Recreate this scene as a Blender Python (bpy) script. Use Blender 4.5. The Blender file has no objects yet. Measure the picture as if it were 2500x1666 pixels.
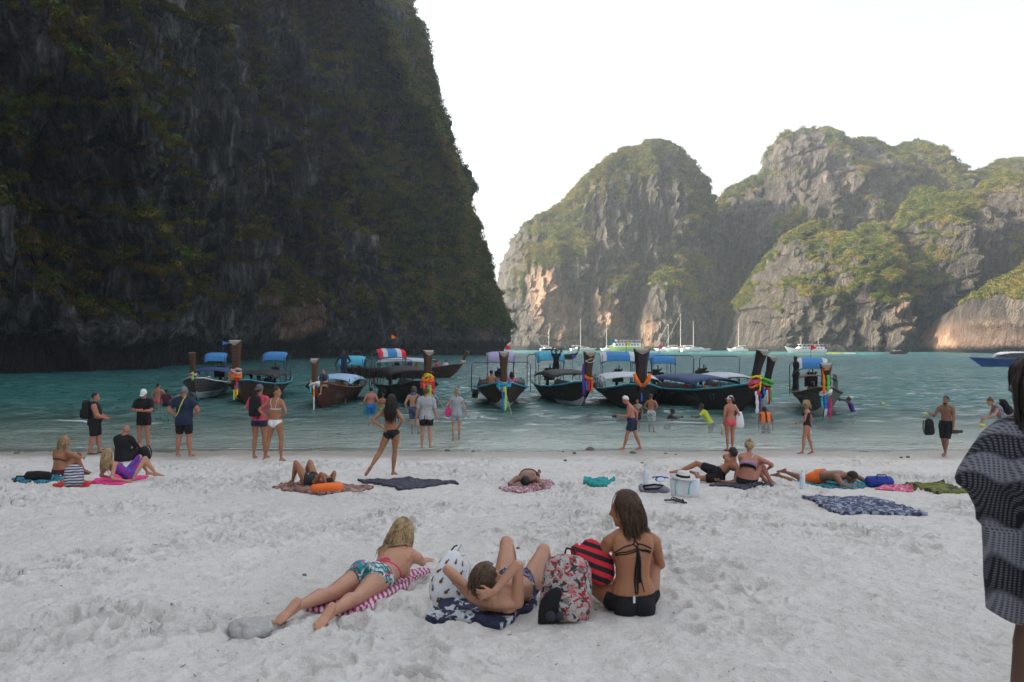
import bpy, bmesh, math, random
import numpy as np
from mathutils import Vector, Matrix, Quaternion
from mathutils.bvhtree import BVHTree
R = math.radians
rnd = random.Random(7)
SC = bpy.context.scene
COL = SC.collection

# ------------------------------------------------------------------ camera, sky, sun, exposure
F, CX, HY, CZ = 1944.0, 1250.0, 843.0, 2.95
cam = bpy.data.cameras.new('camera'); cam.lens = 28.0; cam.sensor_width = 36.0; cam.shift_y = 0.004
cam.clip_end = 6000; cam.clip_start = 0.1
cam.dof.use_dof = True; cam.dof.focus_distance = 30.0; cam.dof.aperture_fstop = 5.6
camo = bpy.data.objects.new('camera', cam); COL.objects.link(camo)
camo.location = (0, 0, CZ); camo.rotation_euler = (R(90), 0, 0); SC.camera = camo

SUN_AZ, SUN_EL = 75.0, 31.0          # degrees left of the view axis, above the horizon
w = bpy.data.worlds.new('World'); SC.world = w; w.use_nodes = True
nt = w.node_tree; bg = nt.nodes['Background']
sky = nt.nodes.new('ShaderNodeTexSky'); sky.sky_type = 'NISHITA'; sky.sun_disc = False
sky.sun_elevation = R(SUN_EL); sky.sun_rotation = R(-SUN_AZ)
sky.air_density = 1.0; sky.dust_density = 5.0; sky.ozone_density = 1.0
hs = nt.nodes.new('ShaderNodeHueSaturation'); hs.inputs['Saturation'].default_value = 0.38
nt.links.new(sky.outputs[0], hs.inputs['Color']); nt.links.new(hs.outputs[0], bg.inputs[0])
bg.inputs[1].default_value = 0.15
sl = bpy.data.lights.new('sun', 'SUN'); sl.energy = 5.0; sl.angle = R(0.5); sl.color = (1.0, 0.82, 0.58)
so = bpy.data.objects.new('sun', sl); COL.objects.link(so)
sd = Vector((-math.sin(R(SUN_AZ)) * math.cos(R(SUN_EL)), math.cos(R(SUN_AZ)) * math.cos(R(SUN_EL)), math.sin(R(SUN_EL))))
so.rotation_euler = sd.to_track_quat('Z', 'Y').to_euler(); so.location = (-60, 40, 200)
SC.view_settings.view_transform = 'Standard'; SC.view_settings.look = 'None'
SC.view_settings.gamma = 1.0; SC.view_settings.use_curve_mapping = False
SC.view_settings.exposure = 1.5
SC.cycles.max_bounces = 6; SC.cycles.diffuse_bounces = 3; SC.cycles.glossy_bounces = 2
SC.cycles.transmission_bounces = 3; SC.cycles.transparent_max_bounces = 12; SC.cycles.volume_bounces = 1
SC.cycles.volume_max_steps = 256; SC.cycles.sample_clamp_indirect = 6.0

# ------------------------------------------------------------------ noise
_rs = np.random.RandomState(11)
_PERM = _rs.permutation(256).astype(np.int64); _PERM = np.concatenate([_PERM, _PERM])
_G = _rs.normal(size=(256, 3)); _G /= np.linalg.norm(_G, axis=1)[:, None]
def pn(x, y, z=0.0):
    x, y, z = np.broadcast_arrays(np.asarray(x, float), np.asarray(y, float), np.asarray(z, float))
    xi = np.floor(x).astype(np.int64); yi = np.floor(y).astype(np.int64); zi = np.floor(z).astype(np.int64)
    xf, yf, zf = x - xi, y - yi, z - zi
    u, v, ww = [t * t * t * (t * (t * 6 - 15) + 10) for t in (xf, yf, zf)]
    xi &= 255; yi &= 255; zi &= 255
    def g(a, b, c):
        h = _PERM[_PERM[_PERM[(xi + a) & 255] + ((yi + b) & 255)] + ((zi + c) & 255)]
        gg = _G[h]
        return gg[..., 0] * (xf - a) + gg[..., 1] * (yf - b) + gg[..., 2] * (zf - c)
    x00 = g(0, 0, 0) * (1 - u) + g(1, 0, 0) * u; x10 = g(0, 1, 0) * (1 - u) + g(1, 1, 0) * u
    x01 = g(0, 0, 1) * (1 - u) + g(1, 0, 1) * u; x11 = g(0, 1, 1) * (1 - u) + g(1, 1, 1) * u
    return ((x00 * (1 - v) + x10 * v) * (1 - ww) + (x01 * (1 - v) + x11 * v) * ww) * 1.6
def fbm(x, y, z=0.0, o=4, lac=2.03, gain=0.5):
    s = 0; a = 1.0; f = 1.0
    for i in range(o):
        s = s + a * pn(np.asarray(x) * f + 17.3 * i, np.asarray(y) * f + 5.1 * i, np.asarray(z) * f + 9.7 * i); a *= gain; f *= lac
    return s
def ridge(x, y, z=0.0, o=4):
    s = 0; a = 1.0; f = 1.0
    for i in range(o):
        s = s + a * (1 - np.abs(pn(np.asarray(x) * f + 31.3 * i, np.asarray(y) * f, np.asarray(z) * f)) * 2); a *= 0.5; f *= 2.1
    return s / 1.9
def sst(a, b, x):
    t = np.clip((x - a) / (b - a), 0, 1); return t * t * (3 - 2 * t)

# ------------------------------------------------------------------ placing
GY = [-200, 0, 4.0, 5.4, 8.0, 11.5, 15.2, 20.0, 22.3, 26, 30, 34, 40, 60, 100, 300, 3000]
GZ = [3.0, 1.32, 1.25, 1.13, 0.86, 0.55, 0.27, 0.06, -0.005, -0.22, -0.40, -0.55, -0.85, -2.0, -4.0, -9.0, -9.0]
def gz(x, y):
    xs = np.abs(np.asarray(x, float))
    return np.interp(np.asarray(y, float) - 0.004 * xs * 0, GY, GZ)
def P(px, py, Y): return Vector(((px - CX) / F * Y, Y, CZ + (HY - py) / F * Y))
def G(px, py, h=0.0):
    d = (HY - py) / F
    lo, hi = 1.5, 3000.0
    for _ in range(60):
        m = (lo + hi) / 2
        if CZ + d * m > float(gz(0, m)) + h: lo = m
        else: hi = m
    return P(px, py, lo)
def Wt(px, py, z=0.0):
    Y = (CZ - z) * F / (py - HY); return P(px, py, Y)

# ------------------------------------------------------------------ materials
MATS = {}
class NB:
    def __init__(s, name):
        s.m = bpy.data.materials.new(name); s.m.use_nodes = True; s.t = s.m.node_tree
        s.b = s.t.nodes['Principled BSDF']; s.out = s.t.nodes['Material Output']
    def n(s, typ, inp=None, **kw):
        nd = s.t.nodes.new('ShaderNode' + typ)
        for k, v in kw.items(): setattr(nd, k, v)
        for k, v in (inp or {}).items():
            if hasattr(v, 'is_output') or isinstance(v, bpy.types.NodeSocket): s.t.links.new(v, nd.inputs[k])
            else: nd.inputs[k].default_value = v
        return nd
    def l(s, a, b): s.t.links.new(a, b)
    def coord(s, scale=(1, 1, 1), kind='Object', rot=(0, 0, 0)):
        tc = s.n('TexCoord'); mp = s.n('Mapping', {'Scale': scale, 'Rotation': rot, 'Vector': tc.outputs[kind]}); return mp.outputs[0]
    def noise(s, vec, scale, detail=5, rough=0.55, dist=0.0):
        return s.n('TexNoise', {'Vector': vec, 'Scale': scale, 'Detail': detail, 'Roughness': rough, 'Distortion': dist}).outputs['Fac']
    def ramp(s, fac, stops, interp='LINEAR'):
        r = s.n('ValToRGB', {'Fac': fac}); e = r.color_ramp.elements; r.color_ramp.interpolation = interp
        while len(e) < len(stops): e.new(0.5)
        for i, (p, c) in enumerate(stops):
            e[i].position = p; e[i].color = (c[0], c[1], c[2], 1) if hasattr(c, '__len__') else (c, c, c, 1)
        return r.outputs[0]
    def mix(s, f, a, b, mode='MIX'):
        m = s.n('Mix', data_type='RGBA', blend_type=mode)
        for i, v in ((0, f), (6, a), (7, b)):
            if isinstance(v, bpy.types.NodeSocket): s.l(v, m.inputs[i])
            elif i == 0: m.inputs[0].default_value = v
            else: m.inputs[i].default_value = (v[0], v[1], v[2], 1)
        return m.outputs[2]
    def math(s, op, a, b=0.0, clamp=False):
        m = s.n('Math', operation=op, use_clamp=clamp)
        for i, v in ((0, a), (1, b)):
            if isinstance(v, bpy.types.NodeSocket): s.l(v, m.inputs[i])
            else: m.inputs[i].default_value = v
        return m.outputs[0]
    def attr(s, name): return s.n('Attribute', attribute_name=name).outputs['Fac']
    def set(s, **kw):
        for k, v in kw.items():
            k = k.replace('_', ' ')
            if isinstance(v, bpy.types.NodeSocket): s.l(v, s.b.inputs[k])
            else: s.b.inputs[k].default_value = (v[0], v[1], v[2], 1) if hasattr(v, '__len__') and len(v) == 3 else v
    def bump(s, h, strength=0.4, dist=0.05):
        b = s.n('Bump', {'Height': h, 'Strength': strength, 'Distance': dist}); s.l(b.outputs[0], s.b.inputs['Normal']); return b
def flat(name, col, rough=0.7, var=0.18, scale=6.0, bump=0.0, spec=0.3, metal=0.0, bscale=60):
    if name in MATS: return MATS[name]
    m = NB(name); v = m.coord()
    n = m.noise(v, scale, 5)
    c = m.mix(n, [x * (1 - var) for x in col], [min(1, x * (1 + var)) for x in col])
    m.set(Base_Color=c, Roughness=rough, Metallic=metal); m.b.inputs['Specular IOR Level'].default_value = spec
    if bump: m.bump(m.noise(v, bscale, 3), bump, 0.01)
    MATS[name] = m.m; return m.m

# ------------------------------------------------------------------ objects
def me_np(name, verts, faces, smooth=False):
    me = bpy.data.meshes.new(name)
    verts = np.asarray(verts, np.float32); faces = np.asarray(faces, np.int32)
    k = faces.shape[1]
    me.vertices.add(len(verts)); me.vertices.foreach_set('co', verts.ravel())
    me.loops.add(faces.size); me.loops.foreach_set('vertex_index', faces.ravel())
    me.polygons.add(len(faces)); me.polygons.foreach_set('loop_start', np.arange(0, faces.size, k, dtype=np.int32))
    me.update(calc_edges=True)
    if smooth: me.polygons.foreach_set('use_smooth', np.ones(len(faces), bool))
    return me
def grid_faces(nr, nc, wrap=False):
    i = np.arange(nr - 1)[:, None]; j = np.arange(nc if wrap else nc - 1)[None, :]
    a = i * nc + j; b = i * nc + (j + 1) % nc
    return np.stack([a, b, b + nc, a + nc], -1).reshape(-1, 4)
def ob(name, me, mat=None, parent=None, loc=None):
    o = bpy.data.objects.new(name, me); COL.objects.link(o)
    if mat is not None:
        for mm in (mat if isinstance(mat, (list, tuple)) else [mat]): me.materials.append(mm)
    if parent is not None: o.parent = parent
    if loc is not None: o.location = loc
    return o
def tag(o, label=None, cat=None, group=None, kind=None):
    for k, v in (('label', label), ('category', cat), ('group', group), ('kind', kind)):
        if v: o[k] = v
    return o
def empty(name, loc, rz=0.0, label=None, cat=None, group=None, rot=None, scale=None):
    o = bpy.data.objects.new(name, None); COL.objects.link(o); o.location = loc
    o.rotation_euler = rot if rot else (0, 0, rz); o.empty_display_size = 0.1
    if scale: o.scale = (scale,) * 3
    return tag(o, label, cat, group)
class MB:
    """collects shapes into one mesh"""
    def __init__(s): s.v = []; s.f = []
    def add(s, vs, fs):
        o = len(s.v); s.v += [tuple(v) for v in vs]; s.f += [tuple(i + o for i in f) for f in fs]; return s
    def box(s, c, d, rot=None, tap=1.0):
        x, y, z = d[0] / 2, d[1] / 2, d[2] / 2
        vs = [Vector((a * x * (tap if e > 0 else 1), b * y * (tap if e > 0 else 1), e * z)) for e in (-1, 1) for b in (-1, 1) for a in (-1, 1)]
        if rot is not None: vs = [rot @ v for v in vs]
        vs = [v + Vector(c) for v in vs]
        return s.add(vs, [(0, 2, 3, 1), (4, 5, 7, 6), (0, 1, 5, 4), (2, 6, 7, 3), (0, 4, 6, 2), (1, 3, 7, 5)])
    def tube(s, pts, rad, n=8, cap=True, flatten=1.0, up=None):
        pts = [Vector(p) for p in pts]; k = len(pts)
        rad = [rad] * k if not hasattr(rad, '__len__') else list(rad)
        rings = []; prev = None
        for i in range(k):
            t = (pts[min(i + 1, k - 1)] - pts[max(i - 1, 0)])
            if t.length < 1e-9: t = Vector((0, 0, 1))
            t.normalize()
            if prev is None:
                a = Vector(up) if up is not None else (Vector((0, 0, 1)) if abs(t.z) < 0.9 else Vector((1, 0, 0)))
                x = (a - t * a.dot(t)).normalized()
            else:
                x = prev - t * prev.dot(t)
                x = x.normalized() if x.length > 1e-6 else t.orthogonal().normalized()
            prev = x; y = t.cross(x)
            rings.append([pts[i] + (x * math.cos(2 * math.pi * j / n) * flatten + y * math.sin(2 * math.pi * j / n)) * rad[i] for j in range(n)])
        vs = [v for r_ in rings for v in r_]
        fs = [(i * n + j, i * n + (j + 1) % n, (i + 1) * n + (j + 1) % n, (i + 1) * n + j) for i in range(k - 1) for j in range(n)]
        if cap: fs += [tuple(range(n - 1, -1, -1)), tuple(range((k - 1) * n, k * n))]
        return s.add(vs, fs)
    def ell(s, c, r, rot=None, nu=12, nv=8):
        vs = []; fs = []
        for i in range(nv + 1):
            ph = math.pi * i / nv
            for j in range(nu):
                th = 2 * math.pi * j / nu
                v = Vector((r[0] * math.sin(ph) * math.cos(th), r[1] * math.sin(ph) * math.sin(th), r[2] * math.cos(ph)))
                if rot is not None: v = rot @ v
                vs.append(v + Vector(c))
        for i in range(nv):
            for j in range(nu):
                a = i * nu + j; b = i * nu + (j + 1) % nu
                fs.append((a, a + nu, b + nu, b))
        return s.add(vs, fs)
    def loft(s, secs, closed=True, cap=True):
        n = len(secs[0]); vs = [v for r_ in secs for v in r_]; fs = []
        for i in range(len(secs) - 1):
            for j in range(n if closed else n - 1):
                fs.append((i * n + j, i * n + (j + 1) % n, (i + 1) * n + (j + 1) % n, (i + 1) * n + j))
        if cap and closed: fs += [tuple(range(n - 1, -1, -1)), tuple(range((len(secs) - 1) * n, len(secs) * n))]
        return s.add(vs, fs)
    def slab(s, pts, th):
        """polygon pts thickened downward by th along its normal"""
        n = (Vector(pts[1]) - Vector(pts[0])).cross(Vector(pts[2]) - Vector(pts[0])).normalized()
        k = len(pts); a = [Vector(p) for p in pts]; b = [p - n * th for p in a]
        return s.add(a + b, [tuple(range(k)), tuple(range(2 * k - 1, k - 1, -1))] + [(i, i + k, (i + 1) % k + k, (i + 1) % k) for i in range(k)])
    def mesh(s, name, smooth=False):
        me = bpy.data.meshes.new(name); me.from_pydata(s.v, [], s.f); me.update()
        bm = bmesh.new(); bm.from_mesh(me); bmesh.ops.recalc_face_normals(bm, faces=bm.faces); bm.to_mesh(me); bm.free()
        if smooth: me.polygons.foreach_set('use_smooth', np.ones(len(me.polygons), bool))
        return me
    def ob(s, name, mat, parent=None, smooth=False, loc=None): return ob(name, s.mesh(name, smooth), mat, parent, loc)
# ================================================================== SAND AND SEABED
def sand_detail(x, y):
    """footprints, hollows and ripples, metres"""
    fade = 1 - sst(18.5, 21.3, y + 0.5 * pn(x * 0.3, 3.1))
    wx = x + 0.10 * pn(x * 3.1, y * 3.1, 5.0) + 0.25 * pn(x * 0.7, y * 0.7, 6.0); wy = y + 0.10 * pn(x * 3.1, y * 3.1, 9.0) + 0.25 * pn(x * 0.7, y * 0.7, 3.0)
    h = 0.045 * fbm(x * 0.55, y * 0.55, 2.2, 3) + 0.020 * fbm(x * 2.3, y * 2.3, 7.7, 3) + 0.017 * fbm(x * 6.5, y * 8.5, 1.7, 3)
    dens = 0.12 + 1.15 * sst(-0.2, 0.5, fbm(x * 0.5, y * 0.35, 12.0, 2))
    for cs, dep, sa, sb, seed in ((0.30, 0.044, 0.105, 0.045, 1), (0.47, 0.062, 0.13, 0.058, 2), (0.15, 0.020, 0.042, 0.026, 3), (0.9, 0.035, 0.28, 0.17, 4), (0.23, 0.026, 0.07, 0.032, 5)):
        ci = np.floor(wx / cs); cj = np.floor(wy / cs)
        for a in (-1, 0, 1):
            for b in (-1, 0, 1):
                I = (ci + a).astype(np.int64); J = (cj + b).astype(np.int64)
                h1 = _PERM[(_PERM[(I + 37 * seed) & 255] + J) & 255] / 255.0
                h2 = _PERM[(_PERM[(J + 91 * seed) & 255] + I * 3 + 7) & 255] / 255.0
                h3 = _PERM[(_PERM[(I * 5 + J * 11 + seed * 13) & 255] + 3) & 255] / 255.0
                px_ = (I + 0.1 + 0.8 * h1) * cs; py_ = (J + 0.1 + 0.8 * h2) * cs
                th = h3 * 6.28; dx = wx - px_; dy = wy - py_
                u = (dx * np.cos(th) + dy * np.sin(th)) / sa; v = (-dx * np.sin(th) + dy * np.cos(th)) / sb
                r2 = u * u + v * v
                on = (h1 * 7 % 1.0) > 0.35
                h = h + dens * np.where(on, -dep * np.exp(-r2 * r2 * 0.9) * (0.5 + h2) + dep * 0.55 * np.exp(-(np.sqrt(r2) - 1.45) ** 2 * 6), 0)
    return h * (0.12 + 0.88 * fade) * np.where(y > 60, 0.3, 1.0) * np.where(y < 1, 0.4, 1.0)
flats = [(-.98, 5.80, .55, .35, .05), (0.0, 5.35, .55, .3, .0), (.85, 5.38, .35, .3, .01), (-1.25, 5.3, .3, .25, .02)]      # (x, y, rx, ry, dz) places pressed smooth under things that lie on the sand
def ground_h(x, y):
    d = sand_detail(x, y)
    for fx, fy, rx, ry, dz in flats:
        m = np.exp(-(((x - fx) / rx) ** 2 + ((y - fy) / ry) ** 2) ** 2)
        d = d * (1 - 0.8 * m) + dz * m
    sh = 0.35 * pn(x * 0.11, 0.5) * sst(12, 20, y) * (1 - sst(30, 45, y))
    return gz(0, y + sh) + d
def build_sand():
    ys = np.concatenate([np.linspace(-150, 1.5, 14), np.geomspace(2.6, 26, 620), np.geomspace(26.4, 90, 90), np.geomspace(95, 1500, 40)])
    s = np.concatenate([-np.geomspace(14, 0.78, 40), np.linspace(-0.76, 0.76, 1000), np.geomspace(0.78, 14, 40)])
    Yg, Sg = np.meshgrid(ys, s, indexing='ij')
    Xg = Sg * (np.maximum(Yg, 2.0) + 1.0)
    Xg = np.clip(Xg, -1500, 1500)
    # beyond 107 m the fan reaches the limit; spread it evenly instead
    far = Yg > 100
    Xg = np.where(far, np.linspace(-1500, 1500, len(s))[None, :], Xg)
    Z = ground_h(Xg, Yg)
    me = me_np('beach_sand', np.stack([Xg, Yg, Z], -1).reshape(-1, 3), grid_faces(len(ys), len(s))[:, ::-1][:, ::-1], True)
    m = NB('sand'); v = m.coord()
    n1 = m.noise(v, 0.35, 6, 0.6); n2 = m.noise(v, 5.0, 6, 0.65); n3 = m.noise(v, 55, 4, 0.7)
    c = m.ramp(n1, [(0.3, (0.68, 0.65, 0.60)), (0.7, (0.80, 0.77, 0.715))])
    c = m.mix(m.ramp(n2, [(0.35, 0.0), (0.75, 0.65)]), c, (0.60, 0.565, 0.52))
    c = m.mix(m.ramp(n3, [(0.54, 0.0), (0.8, 0.55)]), c, (0.40, 0.36, 0.31))
    vor = m.n('TexVoronoi', {'Vector': v, 'Scale': 7.0, 'Randomness': 1.0}).outputs['Distance']
    c = m.mix(m.ramp(vor, [(0.03, 0.75), (0.07, 0.0)]), c, (0.16, 0.12, 0.09))     # bits of shell and twig
    gx = m.n('SeparateXYZ', {0: m.n('NewGeometry').outputs['Position']})
    wetn = m.math('ADD', gx.outputs['Z'], m.math('MULTIPLY', m.noise(v, 0.5, 3), 0.05))
    wet = m.math('MULTIPLY', m.ramp(wetn, [(0.0, 1.0), (0.05, 0.85), (0.085, 0.0)]), m.n('MapRange', {'Value': gx.outputs['Z'], 'From Min': -.10, 'From Max': -.01, 'To Min': 0.15, 'To Max': 1.0}).outputs[0])
    c = m.mix(wet, c, m.mix(0.8, c, (0.31, 0.265, 0.205)))
    deep = m.n('MapRange', {'Value': gx.outputs['Z'], 'From Min': -0.15, 'From Max': -1.5}).outputs[0]
    c = m.mix(deep, c, (0.50, 0.62, 0.54))
    m.set(Base_Color=c, Roughness=m.ramp(wet, [(0, 0.95), (1, 0.25)]))
    m.b.inputs['Specular IOR Level'].default_value = 0.3
    hb = m.math('ADD', m.math('MULTIPLY', m.noise(v, 28, 4, 0.6), 1.0), m.math('MULTIPLY', n3, 0.4))
    m.bump(hb, 1.0, 0.032)
    tag(ob('beach_sand', me, m.m), 'pale trampled beach sand running down into the sea', None, None, 'structure')
# ================================================================== SEA
def build_sea():
    ys = np.concatenate([np.linspace(20.6, 60, 420), np.geomspace(60.3, 300, 330), np.geomspace(305, 1500, 40)])
    s = np.concatenate([-np.geomspace(16, 0.8, 30), np.linspace(-0.78, 0.78, 620), np.geomspace(0.8, 16, 30)])
    Yg, Sg = np.meshgrid(ys, s, indexing='ij'); Xg = np.clip(Sg * Yg, -1500, 1500)
    Xg = np.where(Yg > 94, np.where(np.abs(Sg) <= 0.79, Sg * Yg, np.sign(Sg) * (0.79 * Yg + (1500 - 0.79 * Yg) * (np.abs(Sg) - 0.79) / 15.3)), Xg)
    Xg = np.clip(Xg, -1500, 1500)
    am = (sst(21.5, 36, Yg) * 0.92 + 0.08) * 1.4
    fl = 1 - sst(120, 300, Yg)
    z = (0.060 * fbm(Xg * 0.25, Yg * 0.5, 0.3, 3) + 0.055 * fbm(Xg * 0.6 + 0.2 * Yg, Yg * 1.5, 4.0, 2)) * am * fl
    z += 0.03 * np.exp(-((Yg - 24.2 - 0.9 * pn(Xg * 0.15, 1.0)) / 0.28) ** 2) * (0.5 + pn(Xg * 0.3, 8.0))
    z += 0.05 * np.exp(-((Yg - 30.5 - 1.6 * pn(Xg * 0.1, 4.0)) / 0.4) ** 2) * np.clip(pn(Xg * 0.2, 5.0) + 0.2, 0, 1)
    me = me_np('sea', np.stack([Xg, Yg, z - 0.004], -1).reshape(-1, 3), grid_faces(len(ys), len(s)), True)
    m = NB('sea_water'); pos = m.n('NewGeometry').outputs['Position']
    mp = m.n('Mapping', {'Vector': pos, 'Scale': (0.55, 1.0, 1.0)}).outputs[0]
    mp2 = m.n('Mapping', {'Vector': pos, 'Scale': (0.45, 1.0, 1.0), 'Rotation': (0, 0, R(12))}).outputs[0]
    sep = m.n('SeparateXYZ', {0: pos})
    bh = m.math('ADD', m.math('MULTIPLY', m.noise(mp, 1.3, 4, 0.6, 0.8), 0.5), 0.0)
    bh = m.math('ADD', bh, m.math('MULTIPLY', m.noise(mp2, 0.4, 3, 0.5, 0.6), 1.8))
    amp = m.n('MapRange', {'Value': sep.outputs['Y'], 'From Min': 22.0, 'From Max': 38.0, 'To Min': 0.10, 'To Max': 1.0}).outputs[0]
    fine_ = m.math('MULTIPLY', m.noise(mp2, 5.0, 3, 0.55, 0.6), 0.085)
    b = m.n('Bump', {'Height': m.math('ADD', m.math('MULTIPLY', bh, amp), fine_), 'Strength': 1.0, 'Distance': 1.0})
    rg = m.n('MapRange', {'Value': sep.outputs['Y'], 'From Min': 22.0, 'From Max': 90.0, 'To Min': 0.12, 'To Max': 0.22}).outputs[0]
    depth = m.math('ADD', sep.outputs['Y'], m.math('MULTIPLY', m.math('SUBTRACT', m.noise(pos, 0.12, 3), 0.5), 9.0))
    body = m.n('BsdfDiffuse', {'Normal': b.outputs[0]})
    cn = m.noise(m.n('Mapping', {'Vector': pos, 'Scale': (0.3, 1.0, 1.0)}).outputs[0], 0.02, 4, 0.6)
    colr = m.n('MapRange', {'Value': sep.outputs['Y'], 'From Min': 24, 'From Max': 330}).outputs[0]
    c = m.ramp(colr, [(0.0, (0.26, 0.38, 0.33)), (0.03, (0.11, 0.27, 0.24)), (0.07, (0.04, 0.18, 0.16)), (0.3, (0.02, 0.135, 0.13)), (0.8, (0.022, 0.155, 0.155))])
    c = m.mix(m.ramp(cn, [(0.45, 0.0), (0.6, 0.55)]), c, (0.022, 0.11, 0.125))
    m.l(c, body.inputs['Color'])
    tr = m.n('BsdfTransparent', {'Color': (0.86, 0.97, 0.94, 1)})
    f = m.n('MapRange', {'Value': depth, 'From Min': 24.5, 'From Max': 44.0, 'To Min': 0.0, 'To Max': 0.92}).outputs[0]
    mx = m.n('MixShader', {0: f, 1: tr.outputs[0], 2: body.outputs[0]})
    gl = m.n('BsdfGlossy', {'Color': (1, 1, 1, 1), 'Roughness': rg, 'Normal': b.outputs[0]})
    fr = m.n('Fresnel', {'IOR': 1.333, 'Normal': b.outputs[0]})
    mx2 = m.n('MixShader', {0: fr.outputs[0], 1: mx.outputs[0], 2: gl.outputs[0]})
    u = m.math('ADD', sep.outputs['Y'], m.math('MULTIPLY', m.math('SUBTRACT', m.noise(m.n('Mapping', {'Vector': pos, 'Scale': (1, .2, 1)}).outputs[0], 0.22, 3), 0.5), 3.0))
    fo = 0.0
    for y0, wd_ in ((22.75, .10), (24.3, .07), (30.6, .16), (33.5, .08)):
        bnd = m.math('SUBTRACT', 1.0, m.math('DIVIDE', m.math('ABSOLUTE', m.math('SUBTRACT', u, y0)), wd_), True)
        fo = bnd if fo == 0.0 else m.math('ADD', fo, bnd)
    fo = m.math('MULTIPLY', fo, m.ramp(m.noise(m.n('Mapping', {'Vector': pos, 'Scale': (.5, 1, 1)}).outputs[0], 0.9, 4, .6), [(.50, 0), (.62, .8)]), True)
    mx2 = m.n('MixShader', {0: fo, 1: mx2.outputs[0], 2: m.n('BsdfDiffuse', {'Color': (.8, .82, .82, 1)}).outputs[0]})
    m.l(mx2.outputs[0], m.out.inputs['Surface']); m.t.nodes.remove(m.b)
    tag(ob('sea', me, m.m), 'rippled turquoise sea of the bay', None, None, 'structure')
# ================================================================== CLIFFS
def rock_mat(name, k=1.0, warm=0.0, sc=1.0, hard=False):
    m = NB(name); v = m.n('Mapping', {'Vector': m.n('NewGeometry').outputs['Position'], 'Scale': (sc, sc, sc)}).outputs[0]
    vs = m.n('Mapping', {'Vector': m.n('NewGeometry').outputs['Position'], 'Scale': (sc, sc, sc * (0.24 if hard else .16))}).outputs[0]
    n1 = m.noise(vs, 0.35, 7, 0.62, 0.8); n2 = m.noise(v, 0.16, 5, 0.6, 0.3); n3 = m.noise(vs, 1.6, 5, 0.7)
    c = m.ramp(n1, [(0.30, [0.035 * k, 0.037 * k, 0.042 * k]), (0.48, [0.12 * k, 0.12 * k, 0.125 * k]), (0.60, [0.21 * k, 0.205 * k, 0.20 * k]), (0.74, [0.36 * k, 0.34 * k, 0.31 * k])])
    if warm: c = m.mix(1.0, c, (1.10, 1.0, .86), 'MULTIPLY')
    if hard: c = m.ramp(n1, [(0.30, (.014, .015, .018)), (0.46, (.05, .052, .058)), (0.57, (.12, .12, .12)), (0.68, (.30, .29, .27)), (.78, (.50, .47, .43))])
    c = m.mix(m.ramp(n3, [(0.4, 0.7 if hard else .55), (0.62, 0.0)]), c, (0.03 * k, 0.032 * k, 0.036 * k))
    c = m.mix(m.math('MULTIPLY', m.attr('ora'), m.ramp(n3, [(0.3, 0.35), (0.65, 1.0)])), c, m.mix(n1, (0.36, 0.17, 0.09), (0.62, 0.45, 0.33)))
    g = m.ramp(m.noise(v, 0.9, 6, 0.7), [(0.3, (0.030, 0.045, 0.016)), (0.5, (0.06, 0.085, 0.025)), (0.62, (0.11, 0.095, 0.035)), (0.8, (0.17, 0.12, 0.045))])
    vm = m.math('ADD', m.attr('veg'), m.math('MULTIPLY', m.math('SUBTRACT', m.noise(v, 0.7, 6, 0.7), 0.5), 1.3))
    c = m.mix(m.ramp(vm, [(0.42, 0.0), (0.6, 1.0)]), c, g)
    c = m.mix(m.attr('tide'), c, (0.022, 0.021, 0.02))
    m.set(Base_Color=c, Roughness=0.95); m.b.inputs['Specular IOR Level'].default_value = 0.1
    hb = m.math('ADD', m.math('MULTIPLY', n3, 0.9), m.math('ADD', m.math('MULTIPLY', n1, 1.2), m.math('MULTIPLY', m.noise(v, 1.6, 6, 0.75), 0.8)))
    cr = m.n('TexVoronoi', {'Vector': vs, 'Scale': 0.9, 'Randomness': 1.0}, feature='DISTANCE_TO_EDGE').outputs['Distance']
    hb = m.math('ADD', hb, m.math('MULTIPLY', m.ramp(cr, [(0.0, 0.0), (0.10, 1.0)]), 0.55))
    hb = m.math('ADD', hb, m.math('MULTIPLY', m.noise(v, 4.5, 5, 0.7), 0.35))
    m.bump(hb, 1.0, 0.9 / sc)
    return m.m
def put_attr(me, **kw):
    for k, a in kw.items():
        at = me.attributes.new(k, 'FLOAT', 'POINT'); at.data.foreach_set('value', np.clip(a, 0, 1).astype(np.float32).ravel())
def grid_normals(Pg):
    du = np.gradient(Pg, axis=1); dv = np.gradient(Pg, axis=0)
    n = np.cross(du, dv); return n / (np.linalg.norm(n, axis=-1, keepdims=True) + 1e-9)
def resample(pts, n):
    pts = np.asarray(pts, float); d = np.r_[0, np.cumsum(np.linalg.norm(np.diff(pts, axis=0), axis=1))]
    t = np.linspace(0, d[-1], n); return np.stack([np.interp(t, d, pts[:, i]) for i in range(pts.shape[1])], 1), t
VEG = []     # (points, normals, size, kind)
def scatter(Pg, Ng, prob, n, size, kind, seed, cone=None):
    r_ = np.random.RandomState(seed)
    Pf = Pg.reshape(-1, 3); Nf = Ng.reshape(-1, 3); pr = np.clip(prob, 0, None).ravel().copy()
    # only where the picture could show it: inside a widened view cone
    vis = (np.abs(Pf[:, 0]) < 0.72 * Pf[:, 1] + 6) & (Pf[:, 2] - CZ < 0.50 * Pf[:, 1] + 6)
    pr[~vis] = 0
    if pr.sum() <= 0: return
    pr = pr / pr.sum()
    idx = r_.choice(len(pr), n, p=pr)
    VEG.append((Pf[idx] + r_.normal(size=(n, 3)) * size * 0.25, Nf[idx], size * r_.uniform(0.55, 1.45, n) , kind))
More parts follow.
